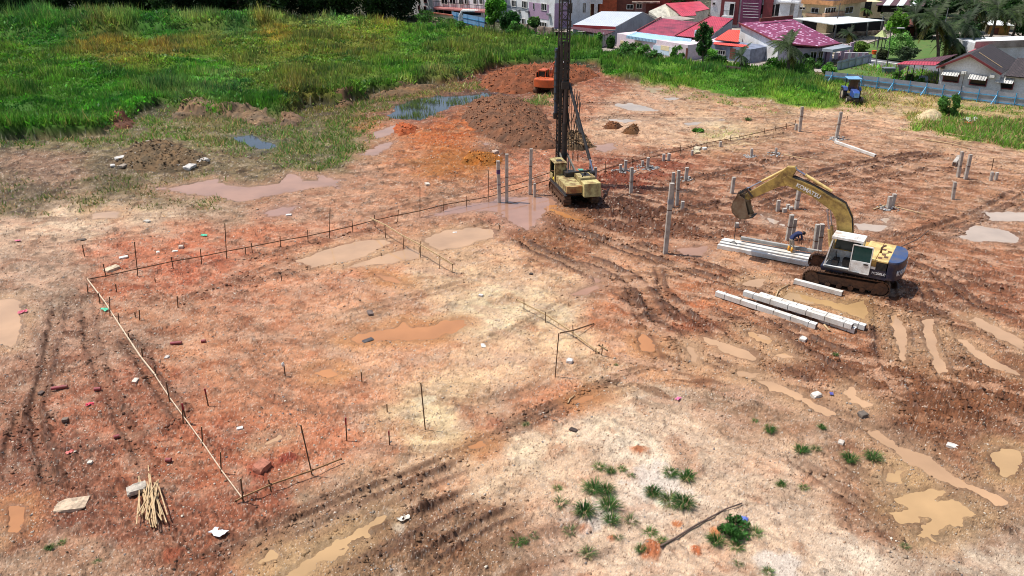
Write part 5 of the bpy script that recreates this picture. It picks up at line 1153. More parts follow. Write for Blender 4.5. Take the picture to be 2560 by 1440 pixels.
pole([(1955,387),(2000,396),(2035,402)], .035, 'thin bamboo pole lying right of the crushed grey patch', wood_l, 'bamboo_pole')
pole([(2290,347),(2330,352),(2380,362),(2420,372)], .05, 'long yellow bamboo pole on the grass at the right', wood_l, 'bamboo_pole')
pole([(2360,335),(2420,344),(2480,357)], .05, 'second yellow bamboo pole on the grass at the right', wood_l, 'bamboo_pole')

pole([(648,283),(655,300),(662,310)], .10, 'pale broken post lying on the cut grass heap', wood_l, 'broken_post', 'post', .2)
pole([(858,238),(872,250),(880,262)], .07, 'pale stick leaning on the grass edge left of the pond', wood_l, 'stick', 'stick', .4)
pole([(1420,1010),(1425,1000),(1437,990)], .03, 'forked stick beside the near orange puddle', wood_l, 'stick', 'stick')
pole([(2060,815),(2072,828)], .06, 'short timber chock under the raised white pile', wood_l, 'timber_chock', 'timber', .0)
# heap of cut sticks
hr = random.Random(3)
for i in range(27):
    if i == 0: a, b = (371, 1166), (377, 1250)
    else:
        f_ = hr.random(); a = (346 + f_ * 52 + hr.uniform(-5, 5), 1208 + hr.uniform(-4, 26)); b = (342 + hr.random() * 76 + (f_ - .5) * 10, 1296 + hr.uniform(-8, 36))
    p, q = Gg(*a), Gg(*b); zz = .04 + .012 * i
    o = bpy.data.objects.new('cut_stick', None); COL.objects.link(o); o.location = p + Vector((0, 0, zz))
    lab = 'longest pale stick sticking out above the timber heap' if i == 0 else 'pale cut stick in the loose heap at the bottom left'
    tag(o, lab, 'stick', 'cut sticks heaped at the bottom left'); c = MB(); c.bar((0, 0, 0), q - p, .036, .03); c.build('batten', wood_l, o)

# ---- rocks and slabs
def rock(px, py, r, lab, col=(206, 190, 172), flat=.55, sx=1.0, name='rock', rz=0.0, seed=0, z=0.0):
    p = Gg(px, py); bm = bmesh.new(); bmesh.ops.create_icosphere(bm, subdivisions=3, radius=1)
    for v in bm.verts:
        c_ = v.co; n_ = float(fbm(np.array([c_.x * 1.3 + seed * 3.1 + c_.z]), np.array([c_.y * 1.3 + c_.z * .7]), 3, seed)[0]); s_ = 1 + .45 * n_
        v.co = Vector((max(-.78, min(.74, c_.x * s_ + .3 * c_.y)) * sx, max(-.7, min(.66, c_.y * s_ - .2 * c_.x)), max(-.6, min(.5, c_.z * s_ + .2 * c_.x)) * flat)) * r
    me = bpy.data.meshes.new(name); bm.to_mesh(me); bm.free()
    m = mat('rock_%d_%d_%d' % tuple(col), col, .9, dirt=[v * .7 for v in col], amt=.5, scale=5, bump=.02, bscale=12)
    o = mobj(name, me, m); o.location = p + Vector((0, 0, r * flat * .35 + z)); o.rotation_euler = (0, 0, rz); return tag(o, lab, name.replace('_', ' '))
for a in [
 (280,674,.36,'large pale flat rock behind the left end of the string line',(214,190,160),.45,1.5),
 (309,643,.24,'white flat stone in the red soil above the string line',(230,220,208),.35,1.3),
 (395,631,.14,'small white stone in the red patch at the left',(228,214,200),.5,1.2),(438,629,.16,'round white stone below the upright lump in the red patch',(226,212,198),.45,1.3),
 (453,620,.20,'upright whitish lump in the red patch at the left',(206,184,166),.9,.8),(655,1171,.34,'reddish clay coated boulder left of the near rail',(176,112,88),.8,1.1),
 (182,1264,.46,'large pale slab with a hollow at the bottom left',(206,180,152),.35,1.4),(345,1233,.32,'grey rock lying on the end of the stick heap',(188,176,160),.5,1.3,'rock',.5,4,.16),
 (339,953,.16,'pale stone left of the long batten',(222,206,188),.5,1.3),(226,1160,.13,'pale stone above the pale slab at the left',(212,202,186),.7,.8),(104,985,.15,'dark round stone at the far left',(96,80,72),.8,1),
 (163,1050,.14,'grey stone in the left foreground',(130,112,98),.8,1),(600,1072,.13,'white stone in red soil right of the batten',(226,216,206),.6,1.2),(418,895,.13,'whitish stone right of the red pipe pieces',(196,190,182),.7,1.1),
 (368,555,.22,'pale block on the sandy track at the left',(196,186,172),.6,1.3),(204,601,.22,'dark flat lump on the sandy track',(92,80,70),.4,1.4),(920,852,.22,'dark slate like slab on the edge of the orange puddle',(84,78,78),.35,1.6),
 (925,783,.2,'grey slab in red soil above the orange puddle',(118,100,92),.4,1.5),(1202,740,.14,'white stone on the pale soil in the middle',(214,206,200),.7,1),(1208,864,.15,'flat white stone right of the orange puddle',(226,218,206),.35,1.4),
 (1424,905,.20,'white stone right of the tall lone stake',(220,210,202),.8,.9),(1328,686,.13,'dark stone in the pale middle soil',(72,60,54),.7,1),(1137,583,.14,'small white stone in the tan puddle',(220,210,200),.6,1.2),
 (1433,1076,.14,'dark stone in pale sand at the bottom middle',(70,56,50),.5,1.4),(2008,850,.22,'white lump between the stack and the muddy ruts',(222,212,200),.8,.9),(2040,990,.22,'white lump beside the long muddy puddle',(216,208,196),.7,1.2),
 (2156,1040,.22,'grey boulder on the gravel heap at the right',(110,98,88),.8,1),(2102,1108,.15,'grey white stone beside the long near puddle',(200,188,174),.7,1.1),(2380,1118,.2,'white stone right of the dark mud at the right',(226,216,204),.6,1.3),
 (1238,383,.34,'pale boulder on the small spoil heap',(200,176,158),.8,.9),(1245,391,.22,'white slab beside the pale boulder',(224,214,204),.35,1.5),(1068,461,.24,'whitish flat stone on the orange soil',(214,196,178),.5,1.3),
 (1742,372,.42,'large pale rock below the string line',(206,190,160),.5,1.3),(1740,381,.38,'second pale rock in front of the large one below the line',(200,184,150),.45,1.4),(1761,374,.3,'white leaning block right of the pale rocks',(224,220,212),.7,.8),
 (722,539,.2,'white stone beside the purple puddle',(228,220,212),.5,1.2),(262,333,.0,'','',1,1)]:
    if a[2] > 0: rock(*a[:7], *(a[7:8] or ('rock',)), *(a[8:9] or (random.random() * 3,)), *(a[9:10] or (int(a[0]) % 17,)), *(a[10:11] or ()))
# brick and pipe pieces, litter
def litter(px, py, size, col, lab, name, cat, seed=0):
    p = Gg(px, py); c = MB(); r_ = random.Random(seed); n = 5
    vs = []; fs = []
    for j in range(n):
        for i in range(n): vs.append(((i / (n - 1) - .5) * size * 1.5 + r_.uniform(-.1, .1) * size, (j / (n - 1) - .5) * size + r_.uniform(-.1, .1) * size, r_.uniform(0, .35) * size))
    for j in range(n - 1):
        for i in range(n - 1):
            if r_.random() < .92: fs.append((j * n + i, j * n + i + 1, (j + 1) * n + i + 1, (j + 1) * n + i))
    c.add(vs, fs); o = c.build(name, mat('litter_%d_%d_%d' % col, col, .6), None); o.location = p + Vector((0, 0, .03)); o.rotation_euler = (0, 0, r_.uniform(0, 3))
    s_ = o.modifiers.new('thick', 'SOLIDIFY'); s_.thickness = .01; return tag(o, lab, cat)
for px, py, L, rz, lab in ((149, 971, .62, R(18), 'longer dull red pipe piece lying at the far left'), (441, 861, .5, R(10), 'dull red pipe piece right of the long batten'), (244, 974, .26, R(10), 'short dark red pipe fragment between the two long ones'), (422, 1154, .2, R(0), 'tiny dark red brick piece above the stick heap'), (509, 856, .2, R(12), 'small brown pipe piece right of the dull red pipe'), (292, 1093, .2, R(30), 'crumbled red brick piece in the left foreground')):
    p = Gg(px, py); o = thing('red_pipe', lab, 'pipe', p + Vector((0, 0, .075)), rz); r_ = .075
    c = MB(); n = 14; ring = [(math.cos(2 * math.pi * i / n), math.sin(2 * math.pi * i / n)) for i in range(n)]
    vs = [(x, a * q, b * q) for x in (-L / 2, L / 2) for q in (r_, r_ * .8) for a, b in ring]
    fs = []
    for i in range(n):
        j = (i + 1) % n; fs += [(i, j, 2 * n + j, 2 * n + i), (n + i, 3 * n + i, 3 * n + j, n + j), (i, n + i, n + j, j), (2 * n + i, 2 * n + j, 3 * n + j, 3 * n + i)]
    c.add(vs, fs); c.build('pipe_wall', mat('dull_red', (150, 58, 66), .6, dirt=(120, 66, 52), amt=.5, scale=5), o, smooth=False)
    c = MB(); c.cyl((L / 2 - .05, 0, 0), (L / 2, 0, 0), r_ * 1.08, n=14); c.build('socket', MATS['dull_red'], o)
litter(511, 590, .28, (70, 190, 150), 'crumpled green plastic scrap on the red patch', 'plastic_scrap', 'litter', 1)
litter(264, 776, .26, (90, 200, 160), 'green plastic scrap under the long pale batten', 'plastic_scrap', 'litter', 2)
litter(57, 782, .26, (232, 110, 130), 'pink rag beside the puddle at the left edge', 'pink_rag', 'litter', 3); litter(225, 1012, .2, (226, 70, 90), 'bright pink scrap in the left foreground', 'pink_rag', 'litter', 4)
litter(1695, 998, .18, (236, 120, 160), 'small pink scrap on the grey sand in the middle', 'pink_rag', 'litter', 5); litter(175, 1133, .18, (220, 120, 110), 'faded pink scrap above the pale slab', 'pink_rag', 'litter', 6)
litter(547, 1330, .34, (232, 230, 232), 'crumpled white plastic bag below the stick heap', 'plastic_bag', 'litter', 7); litter(45, 603, .2, (238, 120, 150), 'pink scrap on the sandy track at the far left', 'pink_rag', 'litter', 8)
litter(1859, 1302, .2, (90, 110, 190), 'blue white plastic scrap behind the leafy bush', 'plastic_scrap', 'litter', 9); litter(2078, 987, .14, (80, 80, 150), 'small blue tube beside the muddy puddle', 'plastic_scrap', 'litter', 10)
litter(1010, 1298, .26, (226, 216, 200), 'white tray like scrap on the wheel tracks', 'plastic_scrap', 'litter', 11); litter(2425, 303, 1.1, (226, 222, 228), 'large white sack lying on the grass at the right', 'white_sack', 'sack', 12)
litter(2420, 309, .4, (226, 90, 60), 'orange red scrap at the foot of the white sack', 'plastic_scrap', 'litter', 13)

# ---- spoil heaps
def mound(name, poly, h, col, lab, cat, seed=1, rough_=.4, res=.22, stones_n=0, kind=None, sc_col=(200, 180, 160), ncol=.3):
    W = wpoly(poly); lo, hi = W.min(0) - 1.0, W.max(0) + 1.0; nx = int((hi[0] - lo[0]) / res) + 2; ny = int((hi[1] - lo[1]) / res) + 2
    xs, ys = np.meshgrid(lo[0] + np.arange(nx) * res, lo[1] + np.arange(ny) * res); x, y = xs.ravel(), ys.ravel()
    n1 = fbm(x / 1.5, y / 1.5, 3, seed); s = sdist(x, y, W) + n1 * .5; half = max(.4, -s.min())
    prof = np.clip(-s / half, 0, 1) ** .6; n2 = fbm(x / .5, y / .5, 4, seed + 5); n3 = pn(x / .23, y / .23, seed + 9)
    z = gzv(x, y, GZ) - .12 + h * prof * (1 + .45 * fbm(x / 2.6, y / 2.6, 3, seed + 2)) + np.where(s < .15, .12 + rough_ * (.5 * n2 + .45 * np.abs(n3)) * np.clip(prof * 2 + .15, 0, 1), -.2)
    v = np.stack([x, y, z], 1); ok = (s.reshape(ny, nx)[:-1, :-1] < .35); jj, ii = np.nonzero(ok); b = jj * nx + ii; f = np.stack([b, b + 1, b + nx + 1, b + nx], 1)
    u, inv = np.unique(f, return_inverse=True); c = np.array(col)[None] * (1 + ncol * n2 + .25 * n3 + .2 * n1)[:, None] * (1 + np.array([.1, 0, -.1])[None] * n1[:, None])
    o = mobj(name, raw_mesh(name, v[u], inv.reshape(f.shape), False, {'col': (lin(np.clip(c, 8, 250)) * ALB)[u]}), M_HEAP)
    if kind: tag(o, kind=kind)
    else: tag(o, lab, cat)
    n = stones_n
    if n:
        m_ = np.nonzero(s < -.1)[0]; k = m_[rs.randint(0, len(m_), n)]; r = .03 + .10 * rs.rand(n) ** 2.5; pal = np.where((rs.rand(n) < .07)[:, None], np.array(sc_col, float) * .85, np.array(col, float) * 1.3) * (.8 + .4 * rs.rand(n, 1))
        st_o = stones('clods', x[k], y[k], z[k] + r * .2, r, pal, .75, parent=o); st_o['kind'] = 'stuff'
    return o
M_HEAP = mat_attr('heap_soil', .95, bump=.03, bscale=14)
mound('dirt_heap', [(1160,290),(1175,262),(1230,250),(1300,258),(1345,272),(1372,300),(1368,320),(1385,345),(1398,372),(1350,375),(1290,368),(1240,352),(1200,330),(1170,312)], 1.15, (128, 88, 64), 'large dark brown heap of loose dirt left of the rig mast', 'dirt heap', 3, .75, .2, 1500, sc_col=(190, 168, 146))
mound('dirt_heap', [(1412,335),(1440,340),(1470,350),(1488,366),(1460,376),(1420,376),(1405,360)], .8, (112, 88, 62), 'lower grey brown heap of dirt right of the rig mast', 'dirt heap', 5, .55, .18, 500, sc_col=(190, 172, 150))
mound('dirt_heap', [(1195,215),(1215,192),(1260,178),(1330,176),(1400,172),(1440,176),(1480,180),(1498,192),(1450,206),(1400,222),(1340,232),(1280,236),(1225,228)], 1.5, (142, 84, 54), 'wide red brown dirt heap behind the orange excavator', 'dirt heap', 8, .85, .26, 1400, sc_col=(186, 150, 126))
mound('dirt_heap', [(1508,315),(1530,308),(1550,315),(1540,324),(1515,322)], .45, (118, 76, 48), 'small brown dirt lump, left of two on the pale ground', 'dirt heap', 11, .4, .15, 60)
mound('dirt_heap', [(1555,330),(1580,320),(1602,326),(1590,336),(1562,338)], .45, (116, 78, 46), 'small brown dirt lump, right of two on the pale ground', 'dirt heap', 12, .4, .15, 60)
mound('clay_heap', [(1150,400),(1185,380),(1235,388),(1262,396),(1250,412),(1200,412),(1165,412)], .45, (168, 104, 44), 'low ochre clay heap left of the standing piles', 'clay heap', 13, .4, .16, 160, sc_col=(190, 160, 130))
mound('clay_heap', [(975,322),(1005,308),(1040,318),(1035,335),(1000,340)], .35, (186, 96, 54), 'low orange clay hump beside the pink puddle', 'clay heap', 14, .35, .16, 80)
mound('sand_heap', [(2285,300),(2300,288),(2335,280),(2358,290),(2350,302),(2310,306)], .7, (236, 206, 160), 'pale sand heap on the grass beside a bush', 'sand heap', 15, .12, .16, 0, ncol=.08)
mound('cut_grass_heap', [(430,288),(500,270),(600,286),(670,290),(690,310),(640,318),(600,300),(520,290),(440,300)], .55, (138, 112, 86), 'long tan heap of cut grass along the green edge', 'grass heap', 16, .5, .2, 120, sc_col=(196, 170, 130))
mound('cut_grass_heap', [(270,315),(300,296),(335,305),(330,322),(290,325)], .45, (128, 84, 64), 'small brown heap of cut grass at the left green edge', 'grass heap', 17, .5, .2, 50, sc_col=(170, 140, 110))
mound('cut_grass_heap', [(920,240),(960,232),(1040,220),(1100,214),(1080,226),(980,244),(930,252)], .4, (132, 104, 74), 'thin strip of cut grass along the edge above the pond', 'grass heap', 18, .5, .2, 80, sc_col=(176, 150, 116))
mound('cut_grass_heap', [(700,300),(740,292),(760,300),(740,318),(705,316)], .5, (134, 106, 82), 'round tan heap of cut grass right of the long one', 'grass heap', 22, .5, .2, 50, sc_col=(186, 158, 122))
mound('cut_grass_heap', [(840,252),(880,246),(890,262),(860,272),(838,266)], .35, (120, 92, 66), 'brown heap of cut grass at the stick left of the pond', 'grass heap', 23, .5, .2, 30, sc_col=(176, 150, 116))
# rubble heap with slabs on the left
rb = mound('rubble_heap', [(290,410),(310,380),(350,360),(420,355),(470,375),(515,390),(520,410),(480,425),(400,430),(330,425)], .55, (120, 98, 72), 'heap of rubble and weeds with white concrete slabs at the left', 'rubble heap', 19, .75, .16, 900, sc_col=(206, 192, 176))
for i, (px, py, r, f, sx, lab) in enumerate([(315,398,.62,.30,1.7,'long white slab at the left end of the rubble heap'), (282,418,.26,.5,1.3,'small white block left of the rubble heap'), (310,420,.34,.5,1.3,'grey block at the lower left of the rubble heap'), (365,408,.34,.6,1,'pale broken block in the middle of the rubble heap'),
        (385,398,.36,.6,1,'cream block behind the middle of the rubble heap'), (475,423,.52,.45,1.3,'large white slab at the lower right of the rubble heap'), (507,408,.52,.5,1.2,'white slab at the right end of the rubble heap'), (450,420,.28,.5,1.2,'small white block left of the large lower slab'), (374,362,.4,.7,.6,'grey upright slab on top of the rubble heap'),
        (470,385,.34,.4,1.4,'flat grey slab at the upper right of the rubble heap'), (332,411,.3,.5,1.2,'tan block under the long white slab')]):
    rock(px, py, r, lab, (206, 200, 192) if 'white' in lab else (160, 146, 130), f, sx, 'concrete_slab', random.random() * 3, 30 + i, .12)
# ---- clay crumbs spots already in the ground; single grass clumps in the foreground
TUFT = """1499,1168,.34,grass tuft at the upper left of the sandy patch|1527,1181,.26,small tuft right below the upper left one|1554,1174,.26,small tuft right of the upper left pair|1578,1191,.22,thin sparse tuft left of the leafy pair|1394,1222,.24,small round tuft at the left edge of the tuft group|1401,1260,.42,wide loose tuft at the left edge of the tuft group|1484,1226,.50,wide spiky tuft in the middle left of the group|1515,1230,.38,tuft joined to the right of the wide spiky one|1523,1268,.50,dense dark tuft in the centre of the group|1462,1284,.48,dense tuft left below the centre one|1529,1305,.38,tuft straight below the dense centre one|1578,1302,.36,thin tuft right of the lower centre|1625,1332,.34,tuft left of the bent branch|1425,1330,.34,pale thin tuft at the lower left of the group|1293,1356,.32,lone tuft on the wheel tracks at the bottom|1632,1237,.40,round tuft left of the biggest one|1676,1256,.56,biggest spiky tuft with a pale stone in it|1708,1264,.48,tuft joined to the right of the biggest one|1677,1183,.36,leafy tuft above the biggest one|1716,1197,.44,leafy tuft at the upper right of the group|1470,1384,.34,sparse tuft near the bottom left of the clay spots|1601,1377,.26,tuft growing on the orange clay heap|1316,1063,.22,lone thin tuft on the sandy bank in the middle|1336,1341,.24,faint tuft beside the lone one on the tracks|1887,1334,.38,leafy clump right of the green bush|1789,1357,.40,leafy clump left below the green bush|1841,1368,.36,low clump below the green bush|1925,1078,.34,tuft on the upper right slope|1887,1053,.20,small tuft above the upper right slope one|2003,1129,.40,tuft in the muddy slope at the right|2040,1124,.26,faint tuft beside the slope one|2124,1151,.42,left tuft of the pair near the long puddle|2183,1148,.44,right bright tuft of the pair near the long puddle|1952,1214,.26,small tuft with a brown clod|2010,1221,.26,small tuft between two brown clods|2054,1070,.24,small tuft above the wheel prints|1921,1431,.28,tuft at the bottom edge|1846,1411,.22,faint tuft near the bottom edge|1540,913,.14,tiny tuft right of the pale soil rail|2088,888,.20,small green plant in the muddy ruts|155,1358,.2,small green weed at the bottom left|125,1372,.2,second green weed at the bottom left|1870,300,.5,dark agave like clump beyond the string line|243,1405,.18,faint weed at the very bottom left|1655,1352,.26,tuft at the root of the bent branch|1545,1345,.24,thin tuft beside the orange clay|2262,1367,.2,faint weed below the star shaped puddle|1310,1357,.2,small weed right of the lone one on the tracks"""
def tuft_mesh(n, h, spread, wide, seed):
    r_ = np.random.RandomState(seed); v = []; f = []
    for i in range(n):
        a = r_.rand() * 6.28; rr = spread * .30 * math.sqrt(r_.rand()); b = a + (r_.rand() - .5) * 1.6; L = h * (.5 + .6 * r_.rand()); out = spread * (.25 + .75 * r_.rand()); w = wide * (.7 + .6 * r_.rand())
        p0 = np.array([rr * math.cos(a), rr * math.sin(a), -.02]); p1 = p0 + np.array([math.cos(b) * out * .45, math.sin(b) * out * .45, L * .75]); p2 = p0 + np.array([math.cos(b) * out, math.sin(b) * out, L * (.75 + .25 * r_.rand() - .35 * r_.rand())])
        sd_ = np.array([-math.sin(b), math.cos(b), 0]) * w / 2; k = len(v); v += [p0 - sd_, p0 + sd_, p1 + sd_ * .8, p1 - sd_ * .8, p2]; f += [[k, k + 1, k + 2, k + 3], [k + 3, k + 2, k + 4, k + 4]]
    return v, f, len(v)
def blade_thing(name, base_loc, n, h, spread, wide, col, lab, cat, grp=None, seed=1, data=None):
    if data is None:
        v, f, nv = tuft_mesh(n, h, spread, wide, seed); me = bpy.data.meshes.new(name); me.from_pydata([tuple(p) for p in v], [], [q if q[2] != q[3] else q[:3] for q in f])
        r_ = np.random.RandomState(seed); c = np.array(col)[None] * (.7 + .6 * r_.rand(n, 1)) * (1 + (r_.rand(n, 3) - .5) * .15); c[r_.rand(n) < .14] = (150, 128, 92); c = np.repeat(c, 5, 0); a = me.attributes.new('col', 'FLOAT_COLOR', 'POINT')
        a.data.foreach_set('color', np.concatenate([lin(np.clip(c, 5, 250)) * ALB_G, np.ones((len(c), 1))], 1).astype(np.float32).ravel())
        data = me; me.materials.append(M_LEAF)
    o = bpy.data.objects.new(name, data); COL.objects.link(o); o.location = base_loc; return tag(o, lab, cat, grp)
TM = []
for i in range(6):
    o = blade_thing('grass_tuft', (0, 0, 0), [150, 90, 220, 120, 170, 70][i], [.42, .3, .5, .34, .46, .28][i], .8, .035, [(62,92,40),(76,102,48),(48,80,32),(86,100,60),(56,88,36),(92,104,66)][i], 'x', 'x', None, 40 + i); TM.append(o.data); bpy.data.objects.remove(o)
for i, r in enumerate(TUFT.split('|')):
    a = r.split(',', 3); px, py, rad = float(a[0]), float(a[1]), float(a[2]); lab = a[3]
    thin = any(k in lab for k in ('thin', 'faint', 'sparse', 'loose', 'pale')); big = any(k in lab for k in ('dense', 'biggest', 'spiky', 'bright', 'dark'))
    me = TM[5 if thin and i % 2 else 3 if thin else (2 if i % 2 else 0) if big else (1, 4)[i % 2]]
    o = blade_thing('grass_tuft', Gg(px, py), 0, 0, 0, 0, None, lab, 'grass tuft', 'grass tufts on the bare ground', data=me); o.scale = (rad * 1.35, rad * 1.35, rad * 1.5); o.rotation_euler = (0, 0, random.random() * 6)
# leafy bush in the foreground and the round bush on the right
def leaf_cloud(name, n, rx, ry, rz_, leaf, col, seed, parent=None, clumps=14, mats=None, hollow=.35, zc=None):
    r_ = np.random.RandomState(seed); cc = r_.randn(clumps, 3); cc /= np.linalg.norm(cc, axis=1)[:, None]; cc *= (hollow + (1 - hollow) * r_.rand(clumps, 1) ** .5) * .85; cr = .26 + .2 * r_.rand(clumps)
    k = r_.randint(0, clumps, n); d = r_.randn(n, 3); d /= np.linalg.norm(d, axis=1)[:, None]; d *= (r_.rand(n, 1) ** .45); p = (cc[k] + d * cr[k][:, None]) * np.array([rx, ry, rz_])
    if zc is not None: p[:, 2] += zc
    u = r_.randn(n, 3); u /= np.linalg.norm(u, axis=1)[:, None]; w = np.cross(u, r_.randn(n, 3)); w /= np.linalg.norm(w, axis=1)[:, None]; s = leaf * (.6 + .8 * r_.rand(n, 1))
    V = np.stack([p - u * s, p + w * s * .5, p + u * s, p - w * s * .5], 1).reshape(-1, 3); Fc = np.arange(4 * n).reshape(-1, 4)
    tone = (.75 + .5 * r_.rand(clumps))[k][:, None] * (.8 + .4 * r_.rand(n, 1)); c = np.repeat(np.array(col)[None] * tone, 4, 0)
    return mobj(name, raw_mesh(name, V, Fc, False, {'col': lin(np.clip(c, 5, 250)) * ALB_G}), mats or M_LEAF, parent)
def bush(px, py, w, h, leaf, col, lab, seed, n=900, grp=None, cat='bush', name='bush'):
    p = Gg(px, py); p.z = gz(p.x, p.y, True) - .05; o = thing(name, lab, cat, p, 0, grp)
    leaf_cloud('foliage', n, w / 2, w / 2, h / 2, leaf, col, seed, o, zc=h * .48)
    c = MB()
    for k in range(5): a = k * 1.26; c.tube([(0, 0, 0), (math.cos(a) * w * .12, math.sin(a) * w * .12, h * .35), (math.cos(a) * w * .28, math.sin(a) * w * .28, h * .7)], [.03, .02, .012], 5)
    c.build('stem', wood_d, o); return o
bush(1836, 1330, 1.15, .6, .055, (50, 86, 36), 'leafy bright green bush at the bottom right of the tufts', 3, 1500)
bush(2372, 290, 2.2, 2.4, .12, (66, 104, 44), 'round dense bush standing beside the sand heap', 4, 2400)
bush(1560, 215 - 60, 2.2, 1.6, .16, (62, 98, 42), 'dark bush in front of the pale blue awning, left one', 5, 900)
for i, (px, py, w, h, lab) in enumerate([(1375+60,105,2.6,2.0,'low bush at the left wall corner of the grey roofed shed'), (1570,135,3.0,2.2,'bush at the left end of the pink wall'), (1600,150,2.6,2.0,'bush against the pink wall under the awning'), (1632,158,2.2,1.8,'third bush against the pink wall'), (1692,150,2.0,2.0,'small round citrus like bush by the white wall right end'),
   (1290,98,3.4,2.2,'bush in front of the stained garden wall, left'), (1770,160,2.8,2.2,'bush at the foot of the thin tree'), (2030,170,3.0,2.2,'bush left of the blue fence end'), (1930,182,2.6,1.7,'weedy bush under the palm'), (1800,170,2.4,1.5,'weedy bush left of the small palm'), (2075,185,2.2,1.5,'bright weedy bush at the start of the blue fence'), (1120,70,5,2.0,'low bush in front of the maroon house'), (1160,85,4,1.6,'bush left of the blue fence piece'), (1060,55,5,2.4,'bush at the left end of the maroon house'), (2240,205,1.6,1.2,'weed clump on the blue fence, left'), (2270,215,1.4,1.4,'weed clump on the blue fence beside the tractor'), (2420,245,1.4,1.1,'weed clump on the fence below the house'), (2295,222,1.6,1.5,'weed clump on the middle of the fence'), (1745,330,.9,.3,'flat weedy patch left of the string line end')]):
    bush(px, py, w, h, .16, [(70,112,42),(60,98,38),(84,126,50),(58,92,40)][i % 4], lab, 60 + i, 1100, 'bushes along the house gardens and fences')

# ---- the worker
wp = Gg(1972, 644); wz = wp.z + .34
wk = thing('person', 'worker in a navy top and yellow boots bending over the white pile stack', 'person', (wp.x, wp.y, wz), R(8))
J = {'pel': (0, 0, .86, .15), 'sp1': (.12, .0, 1.00, .14), 'sp2': (.28, .0, 1.12, .16), 'chest': (.42, .0, 1.19, .165), 'neck': (.56, .0, 1.18, .065), 'head0': (.62, .0, 1.17, .085), 'head': (.70, 0, 1.12, .105), 'head2': (.76, 0, 1.05, .075),
 'hipL': (-.01, .10, .82, .11), 'knL': (.06, .13, .45, .07), 'anL': (-.03, .14, .10, .045), 'toeL': (.14, .15, .03, .04), 'hipR': (-.01, -.10, .82, .11), 'knR': (.10, -.12, .46, .07), 'anR': (.03, -.13, .10, .045), 'toeR': (.2, -.14, .03, .04),
 'shL': (.45, .17, 1.16, .07), 'elL': (.50, .20, .88, .048), 'wrL': (.52, .12, .62, .033), 'haL': (.53, .10, .54, .04), 'shR': (.45, -.17, 1.16, .07), 'elR': (.52, -.20, .88, .048), 'wrR': (.58, -.10, .62, .033), 'haR': (.59, -.08, .54, .04)}
E_ = [('pel','sp1'),('sp1','sp2'),('sp2','chest'),('chest','neck'),('neck','head0'),('head0','head'),('head','head2'),('pel','hipL'),('hipL','knL'),('knL','anL'),('anL','toeL'),('pel','hipR'),('hipR','knR'),('knR','anR'),('anR','toeR'),('chest','shL'),('shL','elL'),('elL','wrL'),('wrL','haL'),('chest','shR'),('shR','elR'),('elR','wrR'),('wrR','haR')]
for s_, y0 in (('L', .10), ('R', -.08)):
    hx = J['ha' + s_][0]
    for k, (dx, dy, L_) in enumerate(((.025, .03, .075), (.03, .01, .085), (.03, -.012, .08), (.022, -.032, .065), (-.03, .02, .05))):
        J['f%s%d' % (s_, k)] = (hx + dx, y0 + dy, .54 - L_ * .5, .010); J['g%s%d' % (s_, k)] = (hx + dx * .5, y0 + dy, .54 - L_, .008); E_ += [('ha' + s_, 'f%s%d' % (s_, k)), ('f%s%d' % (s_, k), 'g%s%d' % (s_, k))]
keys = list(J); me = bpy.data.meshes.new('body'); me.from_pydata([J[k][:3] for k in keys], [(keys.index(a), keys.index(b)) for a, b in E_], [])
bo_ = mobj('body', me, None, wk); sk = bo_.modifiers.new('skin', 'SKIN'); bo_.modifiers.new('sub', 'SUBSURF').levels = 2
for i, k in enumerate(keys): v = me.skin_vertices[0].data[i]; v.radius = (J[k][3],) * 2; v.use_root = (k == 'pel')
dg = bpy.context.evaluated_depsgraph_get(); dg.update(); me2 = bpy.data.meshes.new_from_object(bo_.evaluated_get(dg)); bpy.data.objects.remove(bo_)
skin_m = mat('skin', (150, 100, 74), .6); top_m = mat('navy_shirt', (30, 42, 84), .85); trs = mat('dusty_trousers', (176, 166, 150), .9); boot = mat('yellow_boots', (228, 160, 50), .6); hair = mat('black_hair', (20, 18, 18), .8)
for m_ in (skin_m, top_m, trs): me2.materials.append(m_)
for p in me2.polygons:
    c_ = p.center; p.use_smooth = True
    p.material_index = 2 if c_.z < .84 and c_.x < .3 else (1 if c_.x < .545 and c_.z > .80 else 0)
bo_ = mobj('body', me2, None, wk)
c = MB(); c.sph((.675, 0, 1.155), .118, 12, 8, sc=(1.05, .95, .85)); c.build('hair', hair, wk, smooth=True)
c = MB(); c.tube([(.775, .0, 1.10), (.80, 0, 1.075), (.785, 0, 1.06)], .013, 6); c.sph((.765, .04, 1.11), .012, 6, 4); c.sph((.765, -.04, 1.11), .012, 6, 4); c.build('face', skin_m, wk)
for s_, y_ in ((0, .14), (.06, -.135)):
    c = MB(); c.tube([(-.01 + s_, y_, .34), (-.03 + s_, y_, .18), (-.03 + s_, y_, .08)], [.075, .062, .058], 10); c.tube([(-.06 + s_, y_, .05), (.06 + s_, y_, .045), (.17 + s_, y_ + .005, .035)], [.05, .052, .04], 8); c.build('boot', boot, wk, smooth=True)
print('site built')
